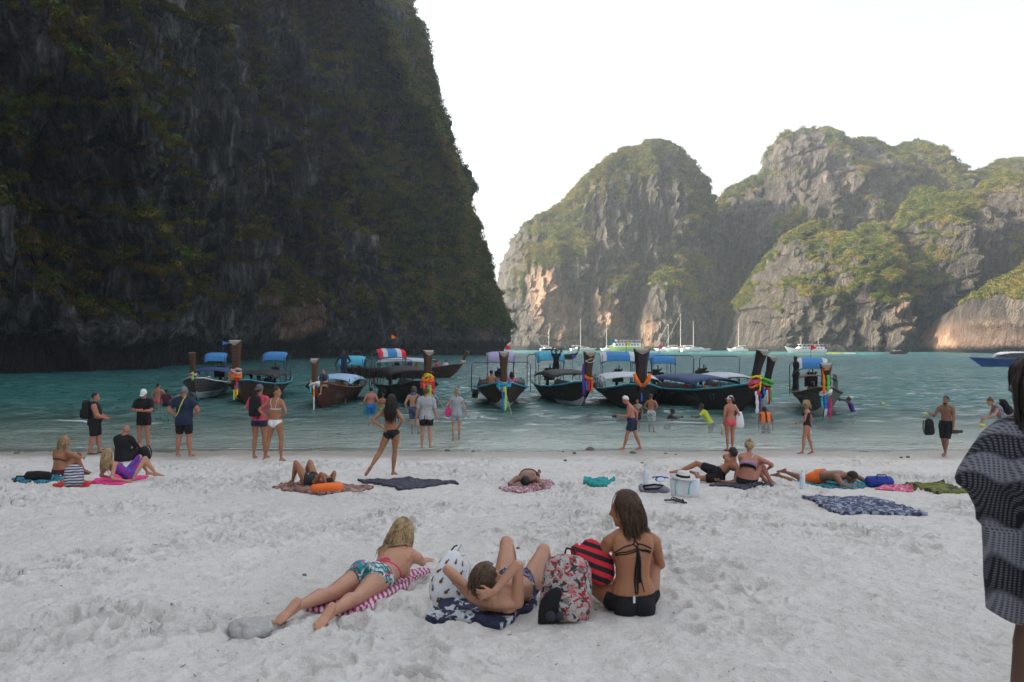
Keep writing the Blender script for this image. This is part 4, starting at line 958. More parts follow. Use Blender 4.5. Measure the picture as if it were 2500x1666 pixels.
def ribbon_strip(mb, p, q, wdt, sway=(0, 0, 0), n=8, seed=0):
    p, q = Vector(p), Vector(q); pts = []
    for i in range(n + 1):
        t = i / n; pts.append(p.lerp(q, t) + Vector(sway) * math.sin(t * 3.1 + seed) * .5)
    mb.tube(pts, [wdt * (1 + .25 * math.sin(i * 2.1 + seed)) for i in range(n + 1)], 6, flatten=.4)
def longtail(label, bow, head, L=10.5, b=1.15, hull='hull_brown', rail='teal_paint', post_h=2.7, rake=.55, postm='post_wood', pw=.155, garland=(), tails=(), canopy='black_tarp', cspan=(-.22, .20), cz=1.42, croll=.22, roof=None, rz=2.35, rx=-.36, rsz=(1.5, 1.7), frames=(), text=(), fenders=0, keelpaint=None, engine=True, flags=(), cap_=True, curve=0.0, sh_bow=1.22, ladder=False, detail=True, vests=0, knot=None):
    a = R(head); d = Vector((math.sin(a), -math.cos(a), 0)); yaw = math.atan2(d.y, d.x)
    xw = L / 2 - .75
    loc = Vector(bow) - d * xw; loc.z = 0
    pw *= 1.3
    r = empty('longtail_boat', loc, yaw, label, 'boat', 'longtail boats moored off the beach')
    half, sheer, keel, pt = hull_fn(L, b, sh_bow)
    nt_, nv_ = 30, 9; mb = MB(); secs = []
    for i in range(nt_ + 1):
        t = i / nt_; s_ = [pt(t, v / nv_, 1) for v in range(nv_ + 1)][::-1] + [pt(t, v / nv_, -1) for v in range(1, nv_ + 1)]
        inn = [Vector((p.x, p.y * .93, p.z - .02)) for p in (pt(t, 1, -1), pt(t, .75, -1), pt(t, .45, -1), pt(t, .25, -1), pt(t, .2, -1), pt(t, .2, 1), pt(t, .25, 1), pt(t, .45, 1), pt(t, .75, 1), pt(t, 1, 1))]
        for q in inn[1:-1]: q.z = max(q.z, keel(t) + .18)
        secs.append(s_ + inn)
    mb.loft(secs); mb.ob('hull', BM[hull], r, True)
    for sd in (1, -1):
        pts = [pt(i / nt_, 1, sd) + Vector((0, sd * .02, .0)) for i in range(nt_ + 1)]
        MB().tube(pts, .045, 6).ob('gunwale', BM[rail], r, True)
        if keelpaint:
            m2 = MB(); rows = []
            for i in range(13):
                t = .60 + .40 * i / 12; top = max(.32, (keelpaint[1] - keel(t)) / (sheer(t) - keel(t)))
                rows.append([pt(t, v, sd) + Vector((0, sd * .008, 0)) for v in (0.02, top * .5, top)])
            m2.loft(rows, closed=False, cap=False).ob('bow_paint', BM[keelpaint[0]], r, True)
    # prow post
    p0 = pt(1, .2, 1); p0.y = 0; p1 = pt(1, 1, 1); p1.y = 0; secs = []
    for t in [i / 12 for i in range(13)]:
        if t < .35: c = p0.lerp(p1, t / .35); wd = .07 + .05 * t
        else:
            u = (t - .35) / .65; c = p1 + Vector((rake * (u ** (1 + curve)), 0, (post_h - p1.z) * u)); wd = pw * (.72 + .28 * abs(2 * u - .9) ** 1.3 + .18 * u)
        th = .085 if t < .35 else .10 + .04 * (t - .35)
        ax = Vector((1, 0, -.35)).normalized()
        secs.append([c + Vector((0, wd * .55, 0)) + ax * th, c + Vector((0, -wd * .55, 0)) + ax * th, c + Vector((0, -wd, 0)) - ax * th, c + Vector((0, wd, 0)) - ax * th])
    MB().loft(secs).ob('prow_post', BM[postm], r)
    if cap_:
        e = secs[-1]; MB().slab([q + Vector((0, 0, .006)) for q in e], .004).ob('post_top', BM['end_grain'], r)
        c = sum(e, Vector()) / 4; w_ = pw * 1.25; fx_ = (e[0] + e[1]) / 2 + Vector((.012, 0, 0))
        MB().slab([fx_ + Vector((0, -w_ * .9, 0)), fx_ + Vector((0, w_ * .9, 0)), fx_ + Vector((-.04, .03, -.16)), fx_ + Vector((-.04, -.03, -.16))], .02).ob('post_face', BM['end_grain'], r)
    # garlands: wound rings and hanging tails
    rr = random.Random(int(abs(loc.x * 10)))
    for i, (cn, z, rad, th) in enumerate(garland):
        u = max(0, (z - p1.z) / (post_h - p1.z)); cx = p1.x + rake * u * (u ** curve) if z > p1.z else p1.x - .1
        m2 = MB()
        for k_ in range(2):
            ph = rr.random() * 6
            m2.tube([Vector((cx + math.cos(q) * rad * .9, math.sin(q) * rad, z + .10 * math.sin(q + ph) + .03 * k_ + (.05 * rr.random()))) for q in [math.pi * 2 * j / 12 for j in range(13)]], [th * (1 + .3 * rr.random()) for _ in range(13)], 6)
        m2.ob('garland', BM['rb_' + cn], r, True)
    for (cn, dy, z0, z1, wd) in tails:
        m2 = MB(); x0 = p1.x + .16; ribbon_strip(m2, (x0, dy, z0), (x0 + .02, dy * 1.1, z1), wd, (0.03, .03, 0), 8, dy * 9); m2.ob('ribbon', BM['rb_' + cn], r, True)
    # awning
    if canopy:
        x0, x1 = cspan[0] * L, cspan[1] * L; m2 = MB(); rows = []
        for i in range(9):
            u = i / 8; x = x0 + (x1 - x0) * u; zz = cz + croll * math.sin(math.pi * (u * .8 + .1)) ; wd = b * .94
            rows.append([Vector((x, wd * math.sin(q), zz - .22 * (1 - math.cos(q)) * 1.3 - (.06 if abs(q) > 1.2 else 0))) for q in [-1.35 + 2.7 * j / 8 for j in range(9)]])
        top = rows; bot = [[p - Vector((0, 0, .03)) for p in row] for row in rows]
        m2.loft([a_ + b_[::-1] for a_, b_ in zip(top, bot)]); m2.ob('awning', BM[canopy], r, True)
        for x in np.linspace(x0 + .1, x1 - .1, 4):
            t = (x + L / 2) / (L - .3)
            for sd in (1, -1): MB().tube([(x, sd * half(t) * .93, sheer(t) - .05), (x, sd * b * .86, cz + .05)], .022, 5).ob('post', BM['steel'] if canopy != 'black_tarp' else BM['deck_wood'], r)
    if roof:
        xr = rx * L; rw, rl = rsz[0] * .86, rsz[1] * .85; m2 = MB(); rows = []
        for i in range(7):
            u = i / 6 - .5; rows.append([Vector((xr + rl * (min(u, .42) + (0.01 if i == 6 else 0)) * .62, rw * (j / 6 - .5) * .86, rz + .04 * (1 - (2 * u) ** 2) - .30 * u - (.20 if i == 6 else 0) - .08 * (2 * abs(j / 6 - .5)) ** 4)) for j in range(7)])
        bot = [[p - Vector((0, 0, .10 if k_ in (0, 6) else .03)) for k_, p in enumerate(row)] for row in rows]
        m2.loft([a_ + b_[::-1] for a_, b_ in zip(rows, bot)]); ro = m2.ob('driver_roof', BM[roof[0]], r, True)
        if len(roof) > 1:
            for k_, (i0, i1) in enumerate(((0, 1), (5, 6)) if len(roof) == 2 else ((0, 1), (5, 6), (1, 2), (4, 5))):
                m3 = MB(); mm = roof[1] if k_ < 2 and len(roof) == 2 else (roof[2] if k_ < 2 else roof[1])
                m3.loft([[rows[q][i0] + Vector((0, 0, .012)), rows[q][i1] + Vector((0, 0, .012))] for q in range(7)], closed=False, cap=False); m3.ob('roof_stripe', BM[mm], ro, True)
        for sx in (-1, 1):
            for sy in (-1, 1): MB().tube([(xr + sx * rl * .27, sy * rw * .38, .55), (xr + sx * rl * .29, sy * rw * .40, rz - .02)], .018, 5).ob('post', BM['steel'], r)
    for (fx, fz, fw) in frames:
        x = fx * L; m2 = MB(); w_ = fw
        m2.tube([(x, -w_, .5), (x, -w_, fz - .15), (x, -w_ + .15, fz), (x, w_ - .15, fz), (x, w_, fz - .15), (x, w_, .5)], .024, 6); m2.ob('frame_hoop', BM['steel'], r, True)
    if engine:
        e = MB(); ex = -L * .40; e.box((ex, 0, 1.28), (.75, .42, .38)); e.box((ex + .1, 0, 1.52), (.42, .3, .2)); e.tube([(ex, -.26, 1.3), (ex, .26, 1.3)], .2, 10); e.tube([(ex + .25, .1, 1.5), (ex + .25, .1, 1.85)], .03, 6); e.box((ex + .5, 0, 1.2), (.1, .6, .55)); e.tube([(ex - .3, .2, 1.4), (ex + .3, .25, 1.62)], .05, 6)
        e.tube([(ex, 0, .4), (ex, 0, 1.15)], .09, 8); e.ob('engine', BM['engine'], r)
        MB().tube([(ex - .3, 0, 1.2), (ex - 3.2, .2, .95)], [.035, .022], 6).ob('tail_shaft', BM['steel'], r)
        MB().tube([(ex + .3, 0, 1.35), (ex + 1.3, -.15, 1.75)], .02, 6).ob('tiller', BM['steel'], r)
    for i in range(fenders):
        x = L * (.06 + .05 * i); t = (x + L / 2) / L
        MB().tube([(x, -half(t) - .1, sheer(t) - .1), (x, -half(t) - .14, sheer(t) - .55)], .07, 8).ob('fender', M['rubber'], r, True)
    for (body, size, tc, vc, mt, sides) in text:
        vs, fs = text_mesh(body, size * .72, .0)
        for sd in sides:
            m2 = MB(); out = []
            for (x, y, z) in vs:
                t = tc + (x * (1 if sd < 0 else -1)) / L; hh = sheer(t) - keel(t); q = pt(min(t, 1), max(0.05, min(.98, vc + y / hh)), sd); out.append(q + Vector((0, sd * .014, .004)))
            m2.add(out, fs).ob('lettering', BM[mt], r)
    for (fx, fy, z0, z1, cn) in flags:
        f_ = MB().tube([(fx * L, fy, z0), (fx * L, fy, z1)], .012, 5).ob('flag_pole', BM['steel'], r)
        m2 = MB(); n = 6; m2.loft([[Vector((fx * L - .04 * i + .02 * math.sin(i), fy + .06 * i, z1 - .02 - .03 * i)), Vector((fx * L - .04 * i, fy + .06 * i, z1 - .30 + .02 * i))] for i in range(n)], closed=False, cap=False); m2.ob('flag', BM['rb_' + cn], f_, True)
    if ladder:
        for q in range(1):
            t = .42; y = -half(t) - .05; x = -L / 2 + t * L
            lo = Vector((x - .1, y - .55, -.45)); hi = Vector((x, y, sheer(t) + .1)); o = MB().tube([lo, hi], .018, 5).tube([lo + Vector((.38, 0, 0)), hi + Vector((.38, 0, 0))], .018, 5).ob('ladder', BM['steel'], r)
            for i in range(5): c = lo.lerp(hi, (i + .5) / 5); MB().tube([c, c + Vector((.38, 0, 0))], .014, 5).ob('rung', BM['steel'], o)
    if detail:
        for i in range(5):
            x = L * (-.2 + .1 * i); t = (x + L / 2) / L; MB().box((x, 0, sheer(t) - .22), (.24, 1.8 * half(t), .04)).ob('thwart', BM['deck_wood'], r)
        MB().tube([p1 + Vector((-.2, 0, .02)), p1 + Vector((-.2, .16, .08)), p1 + Vector((.10, .12, .02)), p1 + Vector((.12, -.1, .05)), p1 + Vector((-.2, -.16, .06))], .025, 6).ob('bow_rope', BM['rb_rope'], r, True)
    if knot:
        MB().tube([p1 + Vector((.2, 0, -.1)), Vector((p1.x + 3.2, .4, -.5))], .012, 5).ob('mooring_rope', BM['rb_rope'], r, True)
    r['_L'] = L
    return r
def boat_pt(r, x, y, z): return Matrix.Translation(r.location) @ Matrix.Rotation(r.rotation_euler.z, 4, 'Z') @ Vector((x, y, z))
def crew(r, x, y, z, yaw, sk, lab, ov=None, H=1.68, sex='m', hc='black', cl=None, sit=False, vox=.016, hstyle='short'):
    p = boat_pt(r, x, y, z); o = dict(ov or {})
    if sit: o = dict(dict(pel=(0, 0, .12), neck=(0, .05, .62), head=(0, .08, .77), anR=(.12, .42, -.28), anL=(-.12, .42, -.28), khR=(0, 1, 1), khL=(0, 1, 1), wrR=(.18, .36, .25), wrL=(-.18, .36, .25)), **o)
    B = person(p, yaw, H, sex, sk, lab, o, voxel=vox)
    for k_, m_ in (cl or ()):
        if k_ == 'shirt': B.garment(f_shirt(B, -.05), .018, 'shirt', m_, B.root)
        if k_ == 'long': B.garment(f_shirt(B, -.05, .62), .018, 'shirt', m_, B.root)
        if k_ == 'vest': B.garment(f_shirt(B, .04, -.02), .045, 'life_vest', m_, B.root)
        if k_ == 'shorts': B.garment(f_shorts(B, .1, .35), .02, 'shorts', m_, B.root)
        if k_ == 'trousers': B.garment(f_shorts(B, .1, .78), .02, 'trousers', m_, B.root)
    if hc: hair(B, B.root, hc, hstyle, .35)
    return B
def fleet():
    W_ = lambda px, py: Wt(px, py)
    b1 = longtail('white bowed longtail boat at far left with a lime green cloth on its post', W_(478, 979), 12, b=1.25, hull='hull_grey', rail='white_paint', post_h=2.55, rake=.35, pw=.12, garland=[('skinpink', 1.32, .17, .04)], tails=[('lime', .0, 1.95, 1.12, .055)], canopy='navy_fabric', cspan=(-.30, .02), roof=['blue_fabric'], rz=2.35, rsz=(1.7, 1.6), rx=-.22, keelpaint=('white_paint', .45), flags=[(-.28, .3, 2.4, 3.25, 'blue')], text=[('นาวา', .5, .78, .62, 'rb_letter_white', (1, -1))], cap_=False)
    b2 = longtail('longtail boat with the tallest brown prow post and yellow lettering, second from the left', W_(586, 986), 6, L=11, b=1.35, hull='hull_brown', post_h=3.15, rake=.30, pw=.20, garland=[('orange', 1.42, .22, .06), ('skinpink', 1.62, .22, .06), ('red', 1.32, .16, .04)], tails=[('red', .03, 1.35, .75, .05), ('orange', 0, .95, .35, .06), ('blue', .05, 1.1, .7, .05), ('lime', -.08, .75, .25, .04), ('yellow', .06, .8, .5, .06)], canopy='black_tarp', cspan=(-.30, .22), cz=1.35, roof=['blue_fabric'], rz=2.4, rx=-.40, rsz=(1.9, 1.8), frames=[(-.42, 2.3, .9)], text=[('จำปีทอง', .62, .70, .60, 'rb_letter_yellow', (1, -1))], fenders=0)
    b3 = longtail('reddish longtail boat with white lettering and a cyan driver roof, third from the left', W_(776, 999), 1, L=10, b=1.15, hull='hull_red', rail='post_wood', post_h=2.30, rake=-.05, pw=.13, garland=[('white', 1.12, .20, .05), ('rope', 1.2, .16, .035)], tails=[('white', .02, 1.15, -.1, .03), ('orange', .02, 1.0, .62, .05), ('teal', -.12, 1.05, .8, .05)], canopy='pale_blue', cspan=(-.28, .18), cz=1.25, roof=['cyan_fabric'], rz=2.2, rx=-.42, rsz=(2.0, 1.8), frames=[(-.46, 2.1, .95)], text=[('เล็กกา ๑', .46, .76, .62, 'rb_letter_white', (1, -1)), ('SOMPHAN', .20, .755, .36, 'rb_letter_white', (1, -1))])
    b4 = longtail('longtail boat with thick orange and green garlands and a red, white and blue driver roof', W_(1036, 992), 19, L=11, b=1.4, hull='hull_dark', rail='hull_dark', post_h=2.66, rake=.25, pw=.17, garland=[('orange', 1.28, .24, .06), ('red', 1.15, .28, .06), ('pink', 1.02, .30, .05), ('yellow', 1.42, .18, .04)], tails=[('green', -.02, 1.7, .1, .055), ('red', .22, 1.2, .6, .06), ('orange', -.2, 1.15, .75, .06), ('yellow', .08, 1.1, .5, .05)], canopy='black_tarp', cspan=(-.30, .22), cz=1.55, croll=.28, roof=['blue_fabric', 'white_fabric', 'rb_red'], rz=2.6, rx=-.36, rsz=(2.2, 1.9), frames=[(-.45, 2.5, 1.0), (-.3, 2.1, 1.1)], fenders=3, flags=[(-.36, 0, 2.7, 3.6, 'orange')], knot=True, text=[('ศรีวิไล', .5, .74, .6, 'rb_letter_olive', (1, -1))])
    MB().tube([p for p in ((-11 * .3, 0, 0), (0, 0, 0))], .01)
    b5 = longtail('longtail boat facing straight at the beach with lime and yellow ribbons and round painted emblem', W_(1229, 999), 2, L=10.5, b=1.32, hull='hull_brown', post_h=2.62, rake=.25, pw=.15, postm='post_wood', garland=[('blue', 1.15, .26, .045), ('teal', 1.08, .3, .04), ('orange', .98, .15, .05)], tails=[('lime', .06, .95, .0, .055), ('blue', -.06, 1.0, .0, .05), ('yellow', .02, 1.08, .85, .08), ('teal', -.2, 1.25, .95, .05)], canopy='black_tarp', cspan=(-.30, .16), cz=1.12, croll=.1, roof=['lilac_fabric'], rz=2.45, rx=-.20, rsz=(2.1, 1.9), frames=[(-.05, 2.05, 1.55)], fenders=4, keelpaint=('white_paint', .18), flags=[(-.22, .3, 2.5, 3.0, 'red')], text=[('โชคมงคล', .44, .80, .62, 'rb_letter_olive', (1, -1)), ('MONGKHON', .22, .80, .40, 'rb_letter_olive', (1, -1)), ('◯', .62, .90, .62, 'rb_letter_olive', (1, -1))], knot=True)
    b6 = longtail('dark longtail boat under a light blue roof with a man stretching on its stern', W_(1426, 994), 9, L=10.5, b=1.25, hull='hull_dark', post_h=2.62, rake=.40, pw=.19, garland=[('orange', 1.42, .18, .05), ('white', 2.2, .2, .012)], tails=[('orange', .14, 1.45, .75, .055), ('red', -.02, 1.4, .8, .06), ('blue', -.12, 1.3, .85, .05), ('purple', -.24, 2.1, .6, .07)], canopy='black_tarp', cspan=(-.24, .24), cz=1.42, croll=.26, roof=['cyan_fabric'], rz=2.45, rx=-.34, rsz=(2.2, 1.7), frames=[(-.46, 2.4, 1.1)], keelpaint=('white_paint', .18), flags=[(.0, .5, 1.6, 2.5, 'purple')], text=[('รุ่งเรืองชัย', .5, .74, .62, 'rb_letter_olive', (1, -1)), ('RUNGRUENG', .22, .72, .40, 'rb_letter_olive', (1, -1))])
    b7 = longtail('longtail boat with bright orange cloth crossed on a wide purple brown prow post', W_(1560, 1004), -1, L=10.5, b=1.55, hull='hull_dark', post_h=2.76, rake=.25, pw=.235, postm='post_dark', garland=[], tails=[('blue', -.02, .85, .5, .03)], canopy='white_fabric', cspan=(-.24, .20), cz=1.38, roof=['blue_fabric', 'white_fabric'], rz=2.45, rx=-.36, rsz=(2.6, 2.0), frames=[(-.44, 2.5, 1.5)], flags=[(-.38, .5, 2.5, 3.2, 'yellow'), (-.38, -.4, 2.5, 3.3, 'teal')], text=[('พรอุดม', .5, .76, .64, 'rb_letter_olive', (1, -1)), ('PHON UDOM', .24, .76, .40, 'rb_letter_olive', (1, -1))])
    m2 = MB()
    for sd in (1, -1): m2.tube([(10.5 / 2 + .24, sd * .34, 1.70), (10.5 / 2 + .30, sd * .26, 1.45), (10.5 / 2 + .26, sd * .04, 1.15)], [.07, .10, .06], 8)
    m2.ob('crossed_cloth', BM['rb_orange'], b7, True)
    b8 = longtail('long dark longtail boat marked 17 with teal rail and a ladder, pointing right', W_(1822, 1009), 14, L=11.5, b=1.3, hull='hull_dark', post_h=2.72, rake=.62, curve=.4, pw=.17, postm='post_dark', sh_bow=1.35, garland=[('pink', 1.35, .22, .055), ('yellow', 1.5, .2, .04), ('orange', 1.22, .2, .045)], tails=[('white', -.05, 1.0, .05, .075), ('purple', .1, .9, .1, .05), ('blue', .3, 1.15, .85, .06), ('red', 0, 1.05, .85, .07), ('yellow', .1, 1.4, 1.0, .04)], canopy='navy_fabric', cspan=(-.28, .22), cz=1.32, croll=.22, roof=['blue_fabric'], rz=2.35, rx=-.34, rsz=(2.0, 2.2), frames=[(-.44, 2.35, 1.2), (-.2, 2.4, 1.2)], text=[('ทองอุไร', .56, .66, .66, 'rb_letter_white', (1, -1)), ('17', .60, .80, .66, 'rb_letter_white', (1, -1)), ('THONG URAI NAVA', .24, .68, .42, 'rb_letter_olive', (1, -1))], ladder=True, flags=[(-.40, .3, 2.3, 3.0, 'pink')], keelpaint=None)
    b9 = longtail('longtail boat half hidden behind the long one, green garland on its leaning black post', W_(1852, 1004) + Vector((.6, 1.6, 0)), 5, L=10.5, b=1.2, hull='hull_dark', post_h=2.42, rake=.62, pw=.14, postm='post_dark', garland=[('green', 1.28, .24, .055), ('lime', 1.18, .2, .05), ('red', 1.02, .16, .04)], tails=[('red', 0, 1.0, .25, .04), ('green', .1, .95, .4, .05), ('white', -.08, .9, .35, .03)], canopy='white_fabric', cspan=(-.25, .15), cz=1.3, roof=None, frames=[(-.1, 2.35, 1.1)], text=())
    b10 = longtail('separate longtail boat at right wrapped in orange cloth with bare wooden roof beams', W_(2012, 1018), -16, L=8.5, b=1.02, hull='hull_grey', rail='post_wood', post_h=2.18, rake=.12, pw=.16, postm='post_dark', garland=[('white', .98, .20, .05), ('orange', 2.0, .14, .03)], tails=[('orange', -.10, 2.05, 1.0, .06), ('green', .05, 1.75, 1.1, .055), ('red', .13, .8, .02, .045), ('blue', -.05, .95, .4, .06), ('teal', -.16, .85, .5, .05), ('purple', .05, .7, .1, .04)], canopy='deck_wood', cspan=(-.20, -.02), cz=1.55, croll=.03, roof=['blue_fabric', 'white_fabric'], rz=2.2, rx=-.26, rsz=(1.9, 1.5), frames=[(-.42, 2.1, .95)], text=[('สายชล', .34, .82, .66, 'rb_letter_white', (1, -1)), ('SAI CHON', .2, .82, .4, 'rb_letter_white', (1, -1))], keelpaint=('white_paint', .12), flags=[(-.35, 0, 2.2, 3.0, 'red')])
    b11 = longtail('crowded longtail boat with a white awning leaving behind the others, bow to the right', Vector((P(1108, 922, 71).x, 71, 0)), 76, L=11, b=1.2, hull='hull_brown', rail='hull_brown', post_h=2.4, rake=.5, pw=.10, garland=[('rope', 1.4, .25, .07)], canopy='white_fabric', cspan=(-.2, .26), cz=1.6, roof=None, frames=[(-.25, 2.4, .9), (-.42, 2.4, .9)])
    b12 = longtail('small far longtail boat with dark awning crossing the middle of the bay', Vector((P(1402, 877, 166).x, 166, 0)), 55, L=10, b=1.2, hull='hull_dark', rail='hull_dark', post_h=2.6, rake=.5, pw=.12, garland=[('rope', 1.4, .25, .07)], canopy='black_tarp', cspan=(-.35, -.02), cz=2.0, roof=None, detail=False)
    # --- people in the boats
    crew(b3, -2.0, 0, .95, R(175), 'dark', 'boatman in wet navy clothes standing in the reddish boat', dict(wrR=(.42, .15, 1.0), wrL=(-.3, .2, 1.05)), 1.74, cl=(('long', M['navy_cloth']), ('trousers', M['navy_cloth'])))
    crew(b3, 4.1, .3, 1.0, R(150), 'fair', 'person in navy shirt bending behind the prow of the reddish boat', sit=True, cl=(('shirt', M['navy_print']),))
    crew(b3, .6, .4, .35, R(200), 'fair', 'passenger in orange life vest under the pale blue awning', sit=True, cl=(('vest', M['orange_cloth']),))
    crew(b3, 1.6, -.2, .4, R(200), 'red', 'bare shouldered passenger near the front of the reddish boat awning', sit=True)
    crew(b3, -2.9, .5, .55, R(160), 'dark', 'seated person at the stern of the reddish boat, head above the awning', sit=True)
    crew(b5, 2.9, -.55, .85, R(-5), 'tan', 'shirtless man sitting with his back to the beach on the bow of the centre boat', dict(anR=(.12, .5, .0), anL=(-.12, .5, .0)), sit=True, H=1.75)
    crew(b5, 2.8, .45, .80, R(5), 'tan', 'woman with long black hair sitting on the bow of the centre boat', dict(anR=(.12, .5, .0), anL=(-.12, .5, .0)), sit=True, sex='f', hstyle='long', cl=(('shirt', M['pink_sarong']),))
    crew(b6, -3.2, .3, .95, R(180), 'dark', 'man in black stretching both arms over his head beside the light blue roof', dict(wrR=(.10, .05, 1.86), wrL=(-.10, .05, 1.86), ehR=(1, 0, .3), ehL=(-1, 0, .3), hdR=(-1, 0, .2), hdL=(1, 0, .2)), 1.78, cl=(('shirt', M['black_cloth']), ('trousers', M['black_cloth'])))
    crew(b10, .4, -.90, .80, R(95), 'deep', 'boatman in black standing on the left side of the right hand boat', dict(face=(0, 1, -.4), wrL=(-.28, .2, .95)), 1.66, cl=(('shirt', M['black_cloth']), ('trousers', M['black_cloth'])))
    crew(b10, 2.3, -.35, .55, R(170), 'deep', 'crouching crewman behind the garlands of the right hand boat', sit=True, cl=(('shirt', M['maroon_cloth']),))
    for i, (x, y, c_) in enumerate(((3.9, .3, 'fair'), (3.3, -.3, 'red'), (2.3, .4, 'fair'), (1.4, -.3, 'fair'), (.4, .4, 'tan'), (-.6, -.2, 'fair'))):
        crew(b11, x, y, .75, R(20 + 40 * i), c_, ['passenger nearest the prow of the boat with the white awning', 'second passenger behind the prow in a red shirt on the white awning boat', 'third passenger in white at the front edge of the white awning', 'passenger in yellow under the middle of the white awning', 'passenger in lilac under the rear of the white awning', 'rearmost passenger under the white awning'][i], sit=True, cl=(('shirt', [M['straw'], M['red_cloth'], M['white_cloth'], M['yellow_cloth'], M['lilac_cloth'], M['charcoal_cloth']][i]),), vox=.024)
    crew(b11, -2.5, .2, .8, R(20), 'dark', 'helmsman in black standing at the stern of the white awning boat', {}, 1.7, cl=(('shirt', M['black_cloth']), ('trousers', M['black_cloth'])), vox=.024)
    crew(b12, 1.2, 0, .8, R(60), 'dark', 'man in blue standing in the small far boat', {}, 1.7, cl=(('shirt', M['navy_cloth']), ('trousers', M['black_cloth'])), vox=.03)
    crew(b2, 4.6, -.5, 1.0, R(-30), 'fair', 'pale person crouching left of the tall prow post', sit=True, vox=.02)
    for i, (x, y) in enumerate(((1.6, .3), (.5, -.35), (-.8, .3))):
        crew(b2, x, y, .45, R(150 + 30 * i), 'dark', ['dark passenger at the front of the black awning', 'dark passenger in the middle under the black awning', 'dark passenger at the rear under the black awning'][i], sit=True, cl=(('shirt', M['charcoal_cloth']),), vox=.024)
    for i, (x, y) in enumerate(((2.2, .5), (1.2, -.5), (.2, .5))):
        q = boat_pt(b8, x, y * -1.0, .62); o = MB().tube([q + V3(-.12, 0, .02), q + V3(-.13, 0, .25), q + V3(0, 0, .42), q + V3(.13, 0, .25), q + V3(.12, 0, .02)], [.06, .075, .06, .075, .06], 8).ob('life_jacket', M['orange_cloth'], None, True)
        tag(o, ['orange life jacket nearest the prow inside the long boat marked 17', 'middle orange life jacket inside the long boat marked 17', 'rear orange life jacket inside the long boat marked 17'][i], 'life jacket', 'life jackets in the long boat')
# ---- far vessels
def boat_hull(mb, L, b, z0, z1, bowx=.12, n=14, tr=.8, sheer=.15):
    secs = []
    for i in range(n + 1):
        t = i / n; w = b * float(np.interp(t, [0, .2, .55, .8, .95, 1], [tr, .95, 1, .72, .25, .03])); zt = z1 + sheer * (2 * max(t - .5, 0)) ** 2 * z1
        xo = -L / 2 + t * L * (1 - bowx)
        secs.append([Vector((xo + bowx * L * t * v, s_ * w * (.35 + .65 * v ** .6), z0 + (zt - z0) * v)) for s_, vv in ((1, (1, .6, .3, 0)), (-1, (0, .3, .6, 1))) for v in vv])
    mb.loft(secs); return mb
def yacht(px, Y, L, masts, heading, label, cab=True, hullm='yacht_white', wood=False):
    x = (px - CX) / F * Y; r = empty('sailing_yacht', (x, Y, 0), R(heading), label, 'yacht', 'sailing yachts anchored under the cliffs')
    boat_hull(MB(), L, L * .16, -.3, 1.25).ob('hull', BM[hullm], r)
    if cab:
        c = MB(); c.loft([[Vector((xx, s_ * w, z)) for s_, z in ((1, 1.2), (1, 1.2 + h), (-1, 1.2 + h), (-1, 1.2))] for xx, w, h in ((-L * .28, L * .1, .7), (-L * .1, L * .11, 1.0), (L * .12, L * .09, .8), (L * .25, L * .05, .2))]); o = c.ob('cabin', BM['yacht_white'], r)
        MB().box((-L * .04, 0, 1.72), (L * .22, L * .225, .28)).ob('cabin_window', BM['yacht_glass'], r)
        MB().box((-L * .3, 0, 2.6), (L * .22, L * .22, .08)).ob('bimini', BM['yacht_white'] if not wood else BM['deck_wood'], r)
        for sx in (-1, 1):
            for sy in (-1, 1): MB().tube([(-L * .3 + sx * L * .09, sy * L * .1, 1.2), (-L * .3 + sx * L * .1, sy * L * .1, 2.6)], .03, 5).ob('post', BM['mast_alu'], r)
    for mx, mh in masts:
        MB().tube([(mx * L, 0, 1.1), (mx * L, 0, mh)], [.13, .08], 6).ob('mast', BM['mast_alu'], r)
        MB().tube([(mx * L, 0, 2.6), (mx * L - L * .36, 0, 2.7)], .10, 6).ob('boom', BM['yacht_white'], r)
        MB().box((mx * L, 0, mh * .6), (.06, 1.6, .06)).ob('spreader', BM['mast_alu'], r)
        MB().tube([(L * .5, 0, 1.4), (mx * L, 0, mh)], .025, 4).tube([(-L * .48, 0, 1.4), (mx * L, 0, mh)], .02, 4).ob('rigging', BM['steel'], r)
    return r
